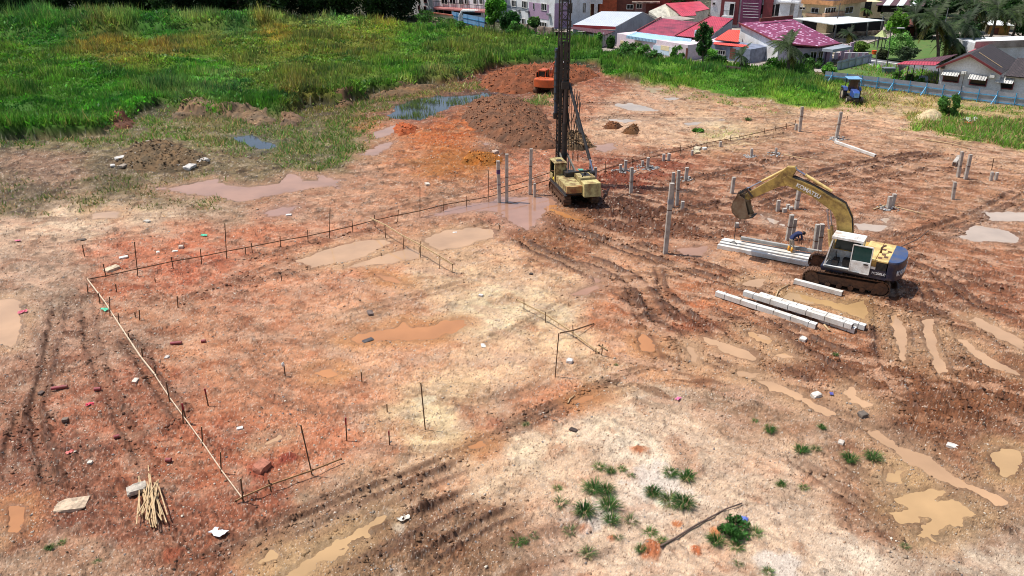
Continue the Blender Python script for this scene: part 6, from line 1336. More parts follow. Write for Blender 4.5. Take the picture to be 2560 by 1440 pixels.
# ================================================================ HOUSES, FENCES, STREET AND TREES BEHIND THE SITE
def mat_corr(name, col, pitch=.25, dep=.03, rough=.5, dirt=None, amt=.3, metal=0.0):
    m = mat(name, col, rough, metal, dirt, amt, .6); t = m.node_tree; L = t.links.new; b = t.nodes['Principled BSDF']
    uv = N(t, 'UVMap'); sx = N(t, 'SeparateXYZ'); L(uv.outputs[0], sx.inputs[0]); mu = N(t, 'Math', operation='MULTIPLY'); mu.inputs[1].default_value = 2 * math.pi / pitch; L(sx.outputs[0], mu.inputs[0])
    si = N(t, 'Math', operation='SINE'); L(mu.outputs[0], si.inputs[0]); bp = N(t, 'Bump'); bp.inputs['Distance'].default_value = dep; L(si.outputs[0], bp.inputs['Height']); L(bp.outputs[0], b.inputs['Normal']); return m
wallw = mat('white_wall', (226, 226, 228), .85, dirt=(176, 168, 158), amt=.3, scale=.5); wallp = mat('lilac_wall', (176, 146, 172), .85, dirt=(140, 112, 136), amt=.2, scale=.5)
wallpink = mat('pale_pink_wall', (226, 206, 214), .85, dirt=(190, 170, 172), amt=.35, scale=.6); wallc = mat('cream_wall', (226, 208, 166), .85, dirt=(180, 160, 124), amt=.3, scale=.5)
wallg = mat('grey_wall', (150, 156, 164), .85, dirt=(110, 112, 118), amt=.3, scale=.5); walls_ = mat('stained_wall', (190, 170, 154), .9, dirt=(110, 84, 74), amt=.6, scale=1.2)
maroon = mat('maroon_paint', (120, 48, 52), .7, dirt=(90, 40, 40)); brown = mat('brown_wall', (112, 62, 50), .85, dirt=(80, 48, 40)); purp = mat('purple_wall', (116, 54, 88), .8)
redroof = mat_corr('red_sheet_roof', (196, 64, 82), .3, .03, .5, (130, 44, 60), .3); redroof2 = mat_corr('bright_red_roof', (232, 84, 66), .3, .03, .5, (200, 70, 56), .15); maroof = mat_corr('maroon_sheet_roof', (96, 56, 62), .3, .03, .6, (70, 46, 48), .4)
oldred = mat_corr('worn_red_roof', (170, 66, 86), .3, .03, .6, (110, 50, 66), .55); greyroof = mat_corr('grey_sheet_roof', (206, 210, 216), .3, .02, .4, (180, 182, 188), .2, .1); bluesheet = mat_corr('pale_blue_sheet', (166, 200, 226), .25, .03, .4, (130, 160, 186), .2)
whitesheet = mat_corr('white_sheet_roof', (232, 236, 234), .4, .03, .45, (190, 194, 190), .25); dkred = mat('red_fascia', (176, 58, 60), .6); steelsheet = mat_corr('fence_sheet', (158, 160, 170), .22, .04, .45, (110, 112, 124), .35, .2)
bluep = mat('bright_blue_paint', (70, 160, 206), .45, dirt=(60, 120, 160)); tilep = mat_tile('purple_tiles', (140, 58, 96), (214, 176, 202), .34, .26, white=.15, mort=.02); tilepd = mat_tile('dark_tiles', (74, 62, 62), (50, 42, 42), .4, .32)
pane_m = mat_glass('window_pane', (22, 24, 28), .1); awn = mat_corr('striped_awning', (214, 212, 206), .28, .06, .6, (120, 112, 108), .3); asphalt = mat('asphalt', (104, 104, 108), .9, dirt=(80, 80, 84), amt=.3, scale=.8); lawn_m = mat('lawn_soil', (76, 108, 44), .95, dirt=(110, 110, 60), amt=.3, scale=.8)
paving = mat('pale_paving', (170, 158, 148), .9, dirt=(120, 108, 98), amt=.4, scale=.5); galv = mat('galvanised', (150, 152, 156), .5, metal=.4); dark_mat = mat('dark_parts_and_shade', (36, 34, 34), .9)  # last one near-black: dark walls and doors, also shade put in as colour
def away(A, B):
    d = (B - A); n = Vector((-d.y, d.x, 0)).normalized(); return n if n.dot(Vector((A.x, A.y, 0))) > 0 else -n
def onw(A, B, px, py, off=0.0):
    """point of the vertical wall plane through A and B seen at a measured place; off = metres in front of it"""
    n = away(A, B); r = Vector(ray(px, py)); o = Vector((0, 0, CH)); a = A - n * off; t = (a - o).dot(n) / r.dot(n); return o + r * t
class Bd:
    def __init__(s, name, label, cat, at, group=None): s.o = thing(name, label, cat, at, 0, group); s.L = Vector(at)
    def part(s, name, mb, m, parent=None, bevel=0):
        mb.v = [tuple(Vector(v) - s.L) for v in mb.v]; return mb.build(name, m, parent or s.o, bevel)
    def walls(s, A, B, d, z, m, z0=-.5, name='wall'):
        n = away(A, B) * d; mb = MB(); mb.prism([(A.x, A.y), (B.x, B.y), (B.x + n.x, B.y + n.y), (A.x + n.x, A.y + n.y)], z0, z, axis='z'); return s.part(name, mb, m)
    def slab(s, name, pts, m, th=.08, parent=None):
        mb = MB(); p = [Vector(q) for q in pts]
        n = (p[1] - p[0]).cross(p[2] - p[0])
        if n.z < -1e-4 or (abs(n.z) < 1e-4 and n.dot(p[0] - Vector((0, 0, CH))) > 0): p = p[::-1]
        if len(p) == 4: mb.quad(*p, th=th, uv=(1, 1))
        else:
            nn = n.normalized() * th; k = len(p); mb.add(p + [q - Vector((0, 0, th)) for q in p], [tuple(range(k)), tuple(range(2 * k - 1, k - 1, -1))] + [(i, k + i, k + (i + 1) % k, (i + 1) % k) for i in range(k)])
        return s.part(name, mb, m, parent)
    def panel(s, name, A, B, x0, y0, x1, y1, m, off=.04, th=.05, parent=None, skew=True):
        """upright rectangle on the wall plane between two measured corners"""
        a = onw(A, B, x0, y0, off); b = onw(A, B, x1, y1, off); zt, zb = max(a.z, b.z), min(a.z, b.z); n = away(A, B) * th
        mb = MB(); c = [Vector((a.x, a.y, zb)), Vector((b.x, b.y, zb)), Vector((b.x, b.y, zt)), Vector((a.x, a.y, zt))]
        mb.add(c + [q + n for q in c], [(0, 1, 2, 3), (7, 6, 5, 4), (0, 4, 5, 1), (1, 5, 6, 2), (2, 6, 7, 3), (3, 7, 4, 0)]); return s.part(name, mb, m, parent)
    def window(s, A, B, x0, y0, x1, y1, frame=None, parent=None, bars=1, off=.0):
        a = onw(A, B, x0, y0, off); b = onw(A, B, x1, y1, off); zt, zb = max(a.z, b.z), min(a.z, b.z); n = away(A, B); u = (B - A).normalized(); a.z = b.z = 0
        if (b - a).dot(u) < 0: a, b = b, a
        w = (b - a).length; f = MB(); t = min(.1, w * .12)
        def bx(u0, u1, z0, z1, o0, o1):
            c = []
            for q in (o0, o1):
                for (uu, zz) in ((u0, z0), (u1, z0), (u1, z1), (u0, z1)): c.append(a + u * uu - n * q + Vector((0, 0, zz)))
            return c, [(0, 1, 2, 3), (7, 6, 5, 4), (0, 4, 5, 1), (1, 5, 6, 2), (2, 6, 7, 3), (3, 7, 4, 0)]
        for (u0, u1, z0, z1) in ((-t, w + t, zt, zt + t), (-t, w + t, zb - t, zb), (-t, 0, zb, zt), (w, w + t, zb, zt)): f.add(*bx(u0, u1, z0, z1, -.02, .07))
        for i in range(bars): c = w * (i + 1) / (bars + 1); f.add(*bx(c - t * .35, c + t * .35, zb, zt, -.02, .06))
        fo = s.part('window', f, frame or whitep, parent); p = MB(); p.add(*bx(0, w, zb, zt, -.01, .03)); s.part('pane', p, pane_m, fo); return fo
def up(v, z): return Vector((v[0], v[1], z))
# --- white and lilac block of flats
C0, CL, CR = G(1386, 73), G(1268, 53), G(1474, 61); b = Bd('apartment_block', 'white three storey block of flats with lilac panels behind the rig mast', 'block of flats', C0)
nL, nR = away(CL, C0), away(C0, CR); mb = MB(); far = CL + (CR - C0); mb.prism([(C0.x, C0.y), (CR.x, CR.y), (far.x, far.y), (CL.x, CL.y)], -.5, 11.5, axis='z'); b.part('wall', mb, wallw)
b.panel('lilac_panel', CL, C0, 1322, 5, 1371, 50, wallp); b.panel('lilac_panel', C0, CR, 1387, 9, 1424, 66, wallp)
for w in ((1280,1,1290,16,2),(1306,3,1317,20,2),(1333.5,8,1336,23,0),(1354,9,1366,26,2),(1305,47,1312,62,1),(1350,55,1366,71,3),(1278,42,1287,54,1)): b.window(CL, C0, *w[:4], bars=w[4], off=.05)
for w in ((1420,9,1430,33,1),(1458,8,1459.6,31,0),(1461.6,8,1463,31,0),(1422,53,1428,64,1)): b.window(C0, CR, *w[:4], bars=w[4], off=.05)
for (x, y) in ((1293, 27), (1316, 29), (1369, 36)): b.panel('air_conditioner', CL, C0, x - 3, y - 3, x + 3, y + 3, galv, .5, .4)
b.panel('floor_band', CL, C0, 1268, 19.5, 1321, 20.5, wallg, .05, .05)
b.slab('roof', [up(C0, 11.6) - (nL + nR) * .4, up(CR, 11.6), up(far, 11.6), up(CL, 11.6)], wallg, .2)
# --- maroon and white house
A, B = G(1032, 36), G(1216, 57); b = Bd('terrace_house', 'white and maroon two storey house with dark balcony left of the trees', 'house', A)
b.walls(A, B, 9, 8.5, wallw); b.panel('white_block', A, B, 1032, -40, 1083, 38, wallw, .8, .8)
b.panel('maroon_wall', A, B, 1084, 14, 1112, 40, maroon, .1, .08); b.panel('recess_shade', A, B, 1112, 20, 1214, 50, dark_mat, .03, .02)  # second panel: shade below the balcony, painted as a dark sheet on the wall
b.slab('balcony_slab', [onw(A, B, 1084, 16, .1), onw(A, B, 1214, 22, .1), onw(A, B, 1214, 29, 2.2), onw(A, B, 1084, 20, 2.2)], mat('pink_slab', (176, 110, 108), .8), .25)
mb = MB(); p, q = onw(A, B, 1084, 15, 1.9), onw(A, B, 1214, 19, 1.9); q.z = p.z; mb.bar(up(p, p.z + .9), up(q, p.z + .9), .07)
for i in range(31): c = p.lerp(q, i / 30); mb.bar(c, up(c, p.z + .9), .035)
b.part('railing', mb, blk)
for x0, x1 in ((1104,1119),(1125,1139),(1148,1158),(1162,1170),(1184,1192),(1199,1207)): b.window(A, B, x0, -6, x1, 10, bars=1, off=.12)
for x0, y0, x1, y1 in ((1045,14,1049,24),(1060,16,1065,29),(1045,-2,1049,5),(1060,-2,1066,6)): b.window(A, B, x0, y0, x1, y1, maroon, bars=0, off=.85)
for x0, x1 in ((1088, 1095), (1098, 1108)): b.window(A, B, x0, 23, x1, 33, bars=0, off=.15)
for x in (1130, 1152, 1190): b.panel('column', A, B, x - 1.5, 26, x + 1.5, 50, wallw, 1.9, .3)
b.slab('roof', [up(A, 8.6) - away(A, B) * .5, up(B, 8.6) - away(A, B) * .5, up(B + away(A, B) * 9, 9.8), up(A + away(A, B) * 9, 9.8)], maroof, .15)
# --- grey roofed shed with a maroon lean-to
A, B = G(1428, 112), G(1511, 118); n = away(A, B); b = Bd('workshop', 'low workshop with wide grey metal roof, red fascia and maroon lean-to', 'shed', A)
b.walls(A, B, 3, 1.75, mat('peeling_wall', (206, 204, 198), .9, dirt=(130, 124, 118), amt=.6, scale=1.5))
e0, e1, r0, r1 = P(1433, 58, 130.5), P(1539, 70, 128), P(1504, 23, 139), P(1607, 35, 138); e0.z = e1.z = (e0.z + e1.z) / 2; r0.z = r1.z = (r0.z + r1.z) / 2
b.slab('roof', [e0, e1, r1, r0], greyroof, .08); b.slab('rear_roof', [r0, r1, P(1646, 46, 143), P(1560, 34, 146)], greyroof, .08)
mb = MB(); d_ = Vector((0, 0, .45)); nn = n * .05; mb.add([e0 - nn, e1 - nn, e1 - nn - d_, e0 - nn - d_, e0, e1, e1 - d_, e0 - d_], [(0, 1, 2, 3), (7, 6, 5, 4), (0, 4, 5, 1), (2, 6, 7, 3), (0, 3, 7, 4), (1, 5, 6, 2)]); b.part('fascia', mb, dkred)
g1 = P(1640, 47, 143); mb = MB(); mb.add([up(e1, -.3), e1 - Vector((0, 0, .1)), r1 - Vector((0, 0, .1)), g1 - Vector((0, 0, .1)), up(g1, -.3)], [(0, 1, 2, 3, 4)]); mb.add([up(e1, -.3), up(e0, -.3), e0 - Vector((0, 0, .5)), e1 - Vector((0, 0, .5))], [(0, 1, 2, 3)]); mb.add([up(e0, -.3), e0, r0, up(r0, -.3)], [(0, 1, 2, 3)]); b.part('gable_wall', mb, wallg)
b.slab('lean_to_roof', [P(1421, 70, 127.3), P(1512, 87, 124.6), P(1537, 78, 127.6), P(1434, 66, 130)], maroof, .06)
b.window(A, B, 1456, 86, 1468, 97, blk, bars=1, off=.05); b.panel('door', A, B, 1432, 82, 1442, 110, mat('faded_green_door', (120, 150, 140), .8), .04)
for x in (1430, 1455, 1483, 1508): b.panel('post', A, B, x - .8, 82, x + .8, 117, wallw, .35, .1)
# --- pink walled house with blue awning and worn red roof
A, B = G(1541, 119), G(1716, 152); n = away(A, B); b = Bd('pink_house', 'long pale pink walled house with light blue sheet awning and worn red roof', 'house', A)
b.walls(A, B, 9, 2.1, wallpink); b.panel('blue_wall', A, B, 1633, 112, 1690, 143, mat('pale_blue_wall', (190, 208, 222), .85, dirt=(160, 176, 190)), .03)
for r in ((1551, 101, 1560, 112), (1587, 101, 1602, 118), (1652, 113, 1672, 128)): b.panel('boarded_window', A, B, *r, wallc, .05)
b.panel('white_door', A, B, 1674, 117, 1683, 142, whitep, .06); b.panel('corner_post', A, B, 1715, 120, 1717, 152, brown, .06)
b.slab('roof', [P(1590, 80, 122.2), P(1727, 97, 117.6), P(1757, 57, 131), P(1653, 45, 134)], oldred, .08)
b.slab('upper_roof', [P(1688, 91, 119) + Vector((0, 0, .12)), P(1768, 98, 116.5) + Vector((0, 0, .12)), P(1832, 48, 130) + Vector((0, 0, .12)), P(1777, 42, 132) + Vector((0, 0, .12))], redroof, .08)
b.slab('awning', [P(1566, 89, 121.4), P(1725, 113, 114.0), P(1729, 97, 117.3), P(1590, 79.5, 121.9)], bluesheet, .05)
p0, p1 = P(1566, 89, 121.38), P(1725, 113, 113.98); mb = MB(); mb.quad(up(p0, p0.z - .38), up(p1, p1.z - .38), p1, p0, th=.04, uv=(1, 1)); b.part('awning_fascia', mb, bluesheet)
for (u_, v_) in (((1653, 45, 134), (1590, 80, 122.2)), ((1777, 42, 132), (1688, 91, 119))): mb = MB(); mb.bar(P(*u_) + Vector((0, 0, .15)), P(*v_) + Vector((0, 0, .15)), .18, .12); b.part('verge', mb, maroon)
b.slab('side_gable', [P(1768, 99, 116.5), P(1832, 50, 130), up(P(1832, 50, 130), -.3), up(P(1768, 99, 116.5), -.3)], wallg, .1)
mb = MB(); q = P(1742, 92, 118); mb.cyl(q, q + Vector((0, 0, .9)), .38, n=14); b.part('water_tank', mb, mat('pale_tank', (190, 206, 220), .4))
# --- small red roofed annex
A, B = G(1776, 146), G(1872, 160); b = Bd('annex', 'small grey blue annex with two bright red roofs between the thin tree and palm', 'house', A)
b.walls(A, B, 5, 1.9, mat('blue_grey_wall', (132, 140, 160), .85)); b.slab('roof', [P(1786, 98, 117), P(1846, 105, 115), P(1850, 75, 121), P(1822, 74, 122)], redroof2, .08)
b.slab('lower_roof', [P(1783, 110, 113.5), P(1872, 119, 111), P(1868, 112, 113), P(1786, 105, 115)], redroof2, .06); b.window(A, B, 1791, 125, 1812, 137, bars=3, off=.05); b.panel('door', A, B, 1826, 120, 1836, 148, brown, .05)
# --- purple tiled house
TL, TR, RR, BL = P(1847, 58, 122), P(1979, 46, 124), P(2104, 109, 111.5), P(1946, 108, 108.5); b = Bd('tiled_house', 'white walled house under a big purple roof with scattered white tiles', 'house', up(BL, 0))
b.slab('roof', [BL, P(2047, 118, 106.5), RR, TR, TL][:0] or [BL, P(2047, 117, 107), RR, TR, TL], tilep, .1)
o_ = b.o.children[-1]; me_ = o_.data; ul = me_.uv_layers.new(name='UVMap'); ax_ = (RR - BL).normalized(); bx_ = (TL - BL).normalized()
for pl in me_.polygons:
    for li in pl.loop_indices: v_ = me_.vertices[me_.loops[li].vertex_index].co; ul.data[li].uv = (v_.dot(ax_), v_.dot(bx_))
mb = MB(); mb.bar(TL + Vector((0, 0, .05)), BL + Vector((0, 0, .05)), .2, .14); mb.bar(BL + Vector((0, 0, .0)), P(2047, 117, 107), .12, .16); mb.bar(P(2047, 117, 107), RR, .12, .16); b.part('verge', mb, maroon)
mb = MB(); mb.bar(P(1900, 50, 121) , P(1981, 43, 122.5), .3, .5); b.part('ridge_wall', mb, brown)
mb = MB(); lw = [up(TL + Vector((.35, 0, 0)), -.4), up(BL + Vector((.25, .5, 0)), -.4), BL + Vector((.25, .5, -.15)), TL + Vector((.35, 0, -.15))]; mb.add(lw, [(0, 1, 2, 3)]); b.part('gable_wall', mb, wallw)
FA, FB = up(BL + Vector((.25, .6, 0)), 0), up(P(2050, 117, 108.5), 0); mb = MB(); mb.prism([(FA.x, FA.y), (FB.x, FB.y), (RR.x - .8, RR.y + .5), (TR.x - .5, TR.y - .5), (TL.x + .5, TL.y)], -.4, 2.25, axis='z'); b.part('wall', mb, mat('lavender_wall', (196, 190, 208), .85, dirt=(160, 150, 168)))
for r in ((2028, 130, 2038, 152), (2048, 128, 2054, 150)): b.window(FA, FB, *r, bars=1, off=.05)
b.slab('porch_roof', [P(2056, 121, 106.5), P(2082, 124, 105), P(2131, 116, 108), P(2105, 110, 111)], wallg, .35)
for (x, y) in ((2066, 160), (2102, 152), (2110, 148), (2125, 142)): g_ = G(x, y); mb = MB(); mb.b2((g_.x - .22, g_.y - .22, -.3), (g_.x + .22, g_.y + .22, 1.95)); b.part('pillar', mb, mat('pink_pillar', (190, 160, 176), .8))
fw = Bd('garden_wall', 'white and pink garden wall beside the porch of the purple tiled house', 'wall', G(2085, 150)); A, B = G(2085, 150), G(2168, 150)
fw.walls(A, B, .2, 1.0, wallw)
for x in (2100, 2116, 2133, 2150, 2166): fw.panel('pier', A, B, x - 2.5, 132, x + 2.5, 150, mat('pink_pillar', (190, 160, 176), .8), .1, .3)
# --- modern white house with purple tower
A, B = G(1772, 66), G(2000, 78); b = Bd('modern_house', 'modern white house with purple striped tower and maroon frames behind the purple roof', 'house', A)
b.walls(A, B, 8, 8, wallw); b.panel('maroon_frame', A, B, 1806, -20, 1842, 62, maroon, .5, .45); b.panel('recess', A, B, 1812, 4, 1834, 46, wallw, .54, .03); b.window(A, B, 1826, 9, 1833, 38, bars=0, off=.58)
b.panel('tower', A, B, 1857, -20, 1896, 70, purp, 1.0, 1.0)
for i in range(6): b.panel('tower_band', A, B, 1857, 8 + i * 7, 1896, 8.7 + i * 7, wallw, 1.03, .03)
b.window(A, B, 1896, 12, 1908, 36, bars=0, off=.05); b.window(A, B, 1925, 11, 1934, 40, bars=0, off=.05); b.window(A, B, 1940, 10, 1951, 40, bars=0, off=.05); b.panel('maroon_frame', A, B, 1913, -20, 1926, 60, maroon, .6, .55)
b.panel('white_pier', A, B, 1951, 2, 1972, 42, wallw, 1.4, 1.2); b.panel('white_pier', A, B, 1988, 4, 1994, 42, wallw, 1.4, .4); b.slab('canopy', [onw(A, B, 1945, 3, 0), onw(A, B, 1997, 6, 0), onw(A, B, 1997, 6, 1.8), onw(A, B, 1945, 3, 1.8)], wallw, .2)
b.panel('balcony', A, B, 1804, 40, 1832, 47, wallw, 1.3, 1.2); mb = MB(); p, q = onw(A, B, 1806, 38, 1.3), onw(A, B, 1831, 38, 1.3)
q.z = p.z
for i in range(9): c = p.lerp(q, i / 8); mb.bar(c, up(c, p.z + .8), .04)
mb.bar(up(p, p.z + .8), up(q, p.z + .8), .06); b.part('railing', mb, blk); b.window(A, B, 1782, 6, 1788, 12, bars=0, off=.05)
b.slab('roof', [up(A, 8.1), up(B, 8.1), up(B + away(A, B) * 8, 8.1), up(A + away(A, B) * 8, 8.1)], wallg, .2)
# --- cream house with white carport
A, B, D = G(1998, 78), G(2064, 84), G(2142, 72); b = Bd('cream_house', 'cream two storey house with orange eaves and long white carport roof', 'house', B)
mb = MB(); fr = A + (D - B); mb.prism([(A.x, A.y), (B.x, B.y), (D.x, D.y), (fr.x, fr.y)], -.4, 5.6, axis='z'); b.part('wall', mb, wallc); nA = away(A, B); nD = away(B, D)
for r in ((2001, 18, 2012, 24), (2030, 20, 2045, 32)): b.window(A, B, *r, bars=1, off=.05)
for r in ((2056 + 8, 21, 2074, 32), (2078, 20, 2087, 31), (2114, 19, 2130, 31)): b.window(B, D, *r, bars=1, off=.05)
b.panel('balcony', B, D, 2063, 34, 2110, 46, mat('tan_balcony', (186, 146, 116), .8), .6, .5); b.panel('balcony', A, B, 2014, 33, 2060, 44, mat('tan_balcony', (186, 146, 116), .8), .6, .5)
ov = .9; z_ = onw(B, D, 2062, 16, .8).z; c0, c1, c2, c3 = A - nA * ov, B - nA * ov - nD * ov, D - nD * ov, fr; ctr = (A + D) / 2; mb = MB()
mb.add([up(c0, z_), up(c1, z_), up(c2, z_), up(c3, z_), up(c0, z_ + .7), up(c1, z_ + .7), up(c2, z_ + .7), up(c3, z_ + .7), up(ctr, z_ + 2.6)], [(3, 2, 1, 0), (0, 1, 5, 4), (1, 2, 6, 5), (2, 3, 7, 6), (3, 0, 4, 7)]); b.part('eaves', mb, mat('orange_eaves', (206, 146, 96), .7))
mb = MB(); mb.add([up(c0, z_ + .703), up(c1, z_ + .703), up(c2, z_ + .703), up(c3, z_ + .703), up(ctr, z_ + 2.6)], [(0, 1, 4), (1, 2, 4), (2, 3, 4), (3, 0, 4), (3, 2, 1, 0)]); b.part('roof', mb, mat('dark_brown_roof', (78, 62, 62), .8))
b.slab('carport_roof', [P(1982, 45, 137), P(2085, 61, 130), P(2212, 50.5, 134), P(2112, 40, 142)], whitesheet, .12)
for (x, y) in ((2000, 84), (2085, 97), (2125, 94), (2165, 90), (2200, 86)): g_ = G(x, y); mb = MB(); mb.b2((g_.x - .1, g_.y - .1, -.2), (g_.x + .1, g_.y + .1, 2.9)); b.part('post', mb, galv)
mb = MB(); p, q = G(2000, 82), G(2205, 80); mb.bar(up(p, 1.1), up(q, 1.1), .1, 2.4); b.part('carport_shade', mb, dark_mat)  # shade under the carport roof, put in as a near-black board
mb = MB(); p, q = G(2095, 92), G(2205, 88); mb.bar(up(p, .35), up(q, .35), .15, .8); b.part('porch_wall', mb, walls_)
# --- red roofed cottage, brown house, hut, striped roof
G5 = G(1625, 66); b = Bd('red_cottage', 'cream cottage with pinkish red roofs behind the worn red roof', 'house', G5)
b.slab('roof', [P(1700, 37, 146), P(1774, 22, 150), P(1750, 3, 158), P(1664, 8, 154)], redroof, .1); b.slab('lower_roof', [P(1706, 41.5, 143), P(1741, 38, 143), P(1737, 27, 147), P(1690, 29, 147)], redroof, .08)
b.slab('left_roof', [P(1664, 8, 154), P(1750, 3, 158), P(1712, 12, 166), P(1622, 27, 160)], redroof, .08)
mb = MB(); a1, a2, a3 = P(1622, 28, 150), P(1664, 9.5, 151), P(1697, 34, 146); mb.add([up(a1, -.3), up(a3, -.3), a3, a2, a1], [(0, 1, 2, 3, 4)]); mb.add([up(a3, -.3), up(P(1772, 24, 150), -.3), P(1772, 24, 150), a3], [(0, 1, 2, 3)]); b.part('wall', mb, mat('cream_cottage_wall', (214, 208, 190), .85))
b.slab('flat_roof', [P(1648, 46, 141), P(1700, 52, 138), P(1738, 46, 140), P(1690, 39, 145)], paving, .12); b.slab('verge', [a2 + Vector((0, -.1, .1)), a3 + Vector((0, -.1, .1)), a3 + Vector((0, -.1, -.15)), a2 + Vector((0, -.1, -.15))], maroon, .05)
A, B = G(1476, 48), G(1730, 52); b = Bd('brown_house', 'dark brown house with orange left wing behind the grey roofed shed', 'house', A); b.walls(A, B, 7, 6.5, brown)
b.panel('orange_wing', A, B, 1500, -10, 1540, 46, mat('orange_brown', (176, 84, 50), .8), .6, .5); b.panel('pale_block', A, B, 1474, -10, 1506, 10, wallw, .8, .7); b.panel('pale_column', A, B, 1486, 0, 1493, 48, wallw, .9, .3)
for r in ((1568, 12, 1582, 22), (1592, 10, 1604, 20)): b.window(A, B, *r, bars=1, off=.05)
b.panel('pink_wall', A, B, 1588, 5, 1614, 30, mat('dusky_pink', (150, 110, 108), .8), .03); b.slab('upper_slab', [onw(A, B, 1580, 3, .1), onw(A, B, 1650, 3, .1), onw(A, B, 1650, 4, 1.5), onw(A, B, 1580, 4, 1.5)], walls_, .3)
b.slab('roof', [up(A, 6.6), up(B, 6.6), up(B + away(A, B) * 7, 7.4), up(A + away(A, B) * 7, 7.4)], maroof, .15)
A, B = G(2142, 62), G(2196, 62); b = Bd('far_house', 'far cream house with red and white striped sheet roof among trees', 'house', A); b.walls(A, B, 6, 4, wallc); b.panel('door', A, B, 2164, 4, 2174, 40, dark_mat, .05)
for i in range(7): b.slab('roof_stripe', [P(2190 + i * 17, 13 + i * .3, 150), P(2207 + i * 17, 13 + i * .3, 150), P(2222 + i * 17, -6, 160), P(2205 + i * 17, -6, 160)], [maroof, whitesheet][i % 2], .08)
b.panel('dark_side', G(2196, 62), G(2310, 62), 2196, 12, 2306, 30, dark_mat, .0)
A, B = G(2262, 92), G(2302, 92); b = Bd('hut', 'small dark hut with brown roof between the trees', 'hut', A); b.walls(A, B, 3, 1.7, dark_mat); b.slab('roof', [up(A, 1.7) + Vector((-.4, -.5, 0)), up(B, 1.7) + Vector((.4, -.5, 0)), up(B, 2.4) + Vector((.4, 3, 0)), up(A, 2.4) + Vector((-.4, 3, 0))], brown, .1)
b.panel('door', A, B, 2276, 70, 2284, 90, brown, .05)
A, B = G(2470, 88), G(2520, 90); b = Bd('shack', 'tiny shack with white roof and yellow brown wall under the far palms', 'hut', A); b.walls(A, B, 3, 1.6, mat('ochre_wall', (170, 130, 70), .85)); b.slab('roof', [up(A, 1.7) + Vector((-.4, -.5, 0)), up(B, 1.7) + Vector((.4, -.5, 0)), up(B, 2.1) + Vector((.4, 3, 0)), up(A, 2.1) + Vector((-.4, 3, 0))], whitesheet, .1); b.panel('door', A, B, 2486, 70, 2494, 88, brown, .05)
# --- dark roofed house at the right
A, B = G(2344, 233), G(2504, 252); n = away(A, B); b = Bd('bungalow', 'white gabled bungalow with dark tiled roof and three striped awnings at the right edge', 'house', A)
eL, pk, eR = onw(A, B, 2352, 161), onw(A, B, 2427, 136), onw(A, B, 2499, 180); eR.z = eL.z = min(eL.z, eR.z); dp = n * 9
mb = MB(); mb.add([up(A, -.3), up(B, -.3), eR, pk, eL] + [up(A + dp, -.3), up(B + dp, -.3), eR + dp, pk + dp, eL + dp], [(0, 1, 2, 3, 4), (9, 8, 7, 6, 5), (0, 5, 6, 1), (1, 6, 7, 2), (4, 9, 5, 0)]); b.part('wall', mb, wallw)
f_ = -n * .5; dn_ = (eR - pk) * .10; dl_ = (eL - pk) * .10; upz = Vector((0, 0, .06)); dp2 = n * 9.8
b.slab('roof', [pk + f_ + upz, eR + f_ + dn_ + upz, eR + dp2 + dn_ + upz, pk + dp2 + upz], tilepd, .1); b.slab('left_roof', [eL + f_ + dl_ + upz, pk + f_ + upz, pk + dp2 + upz, eL + dp2 + dl_ + upz], tilepd, .1)
mb = MB(); mb.bar(eL + f_ + dl_, pk + f_, .1, .22); mb.bar(pk + f_, eR + f_ + dn_, .1, .22); b.part('barge_board', mb, maroon)
mb = MB(); mb.bar(pk + n * 2.5 + (eR - pk) * .1 + upz * 2, pk + n * 2.0 + (eR - pk) * .95 + upz * 2, .06, .04); b.part('roof_strap', mb, wood_l)
wins = ((2362, 186, 2394, 205), (2428, 196, 2463, 214)); 
for i, r in enumerate(wins):
    fo = b.window(A, B, *r, maroon, bars=0, off=.04); z0 = onw(A, B, r[0], r[1]).z; a_ = onw(A, B, r[0] - 5, r[1], .1); c_ = onw(A, B, r[2] + 5, r[1], .1)
    b.slab('awning', [up(a_, z0 + .05) - n * .75, up(c_, z0 + .05) - n * .75, up(c_, z0 + .5), up(a_, z0 + .5)], awn, .05)
for (x, y) in ((2409, 182), (2480, 191), (2357, 168)): b.panel('air_conditioner', A, B, x - (5 if x > 2400 else 3), y - 4, x + (5 if x > 2400 else 3), y + 4, whitep if x > 2400 else dkst, .45, .4)
C1, C2 = B + Vector((.05, .6, 0)), B + (B - A).normalized() * 5 + Vector((.05, .6, 0)); mb = MB(); nn = away(C1, C2) * 6; mb.prism([(C1.x, C1.y), (C2.x, C2.y), (C2.x + nn.x, C2.y + nn.y), (C1.x + nn.x, C1.y + nn.y)], -.3, eR.z - .35, axis='z'); b.part('side_wing', mb, wallw)
fo = b.window(C1, C2, 2494, 206, 2529, 222, maroon, bars=0, off=.04); z0 = onw(C1, C2, 2494, 204).z; a_, c_ = onw(C1, C2, 2490, 204, .1), onw(C1, C2, 2535, 204, .1); b.slab('awning', [up(a_, z0 + .05) - n * .75, up(c_, z0 + .05) - n * .75, up(c_, z0 + .5), up(a_, z0 + .5)], awn, .05)
q1, q2 = up(C1, eR.z - .3), up(C2, eR.z - .3); b.slab('wing_roof', [q1 - n * .5, q2 - n * .5, q2 + n * 5 + Vector((0, 0, 1.2)), q1 + n * 5 + Vector((0, 0, 1.2))], tilepd, .1)
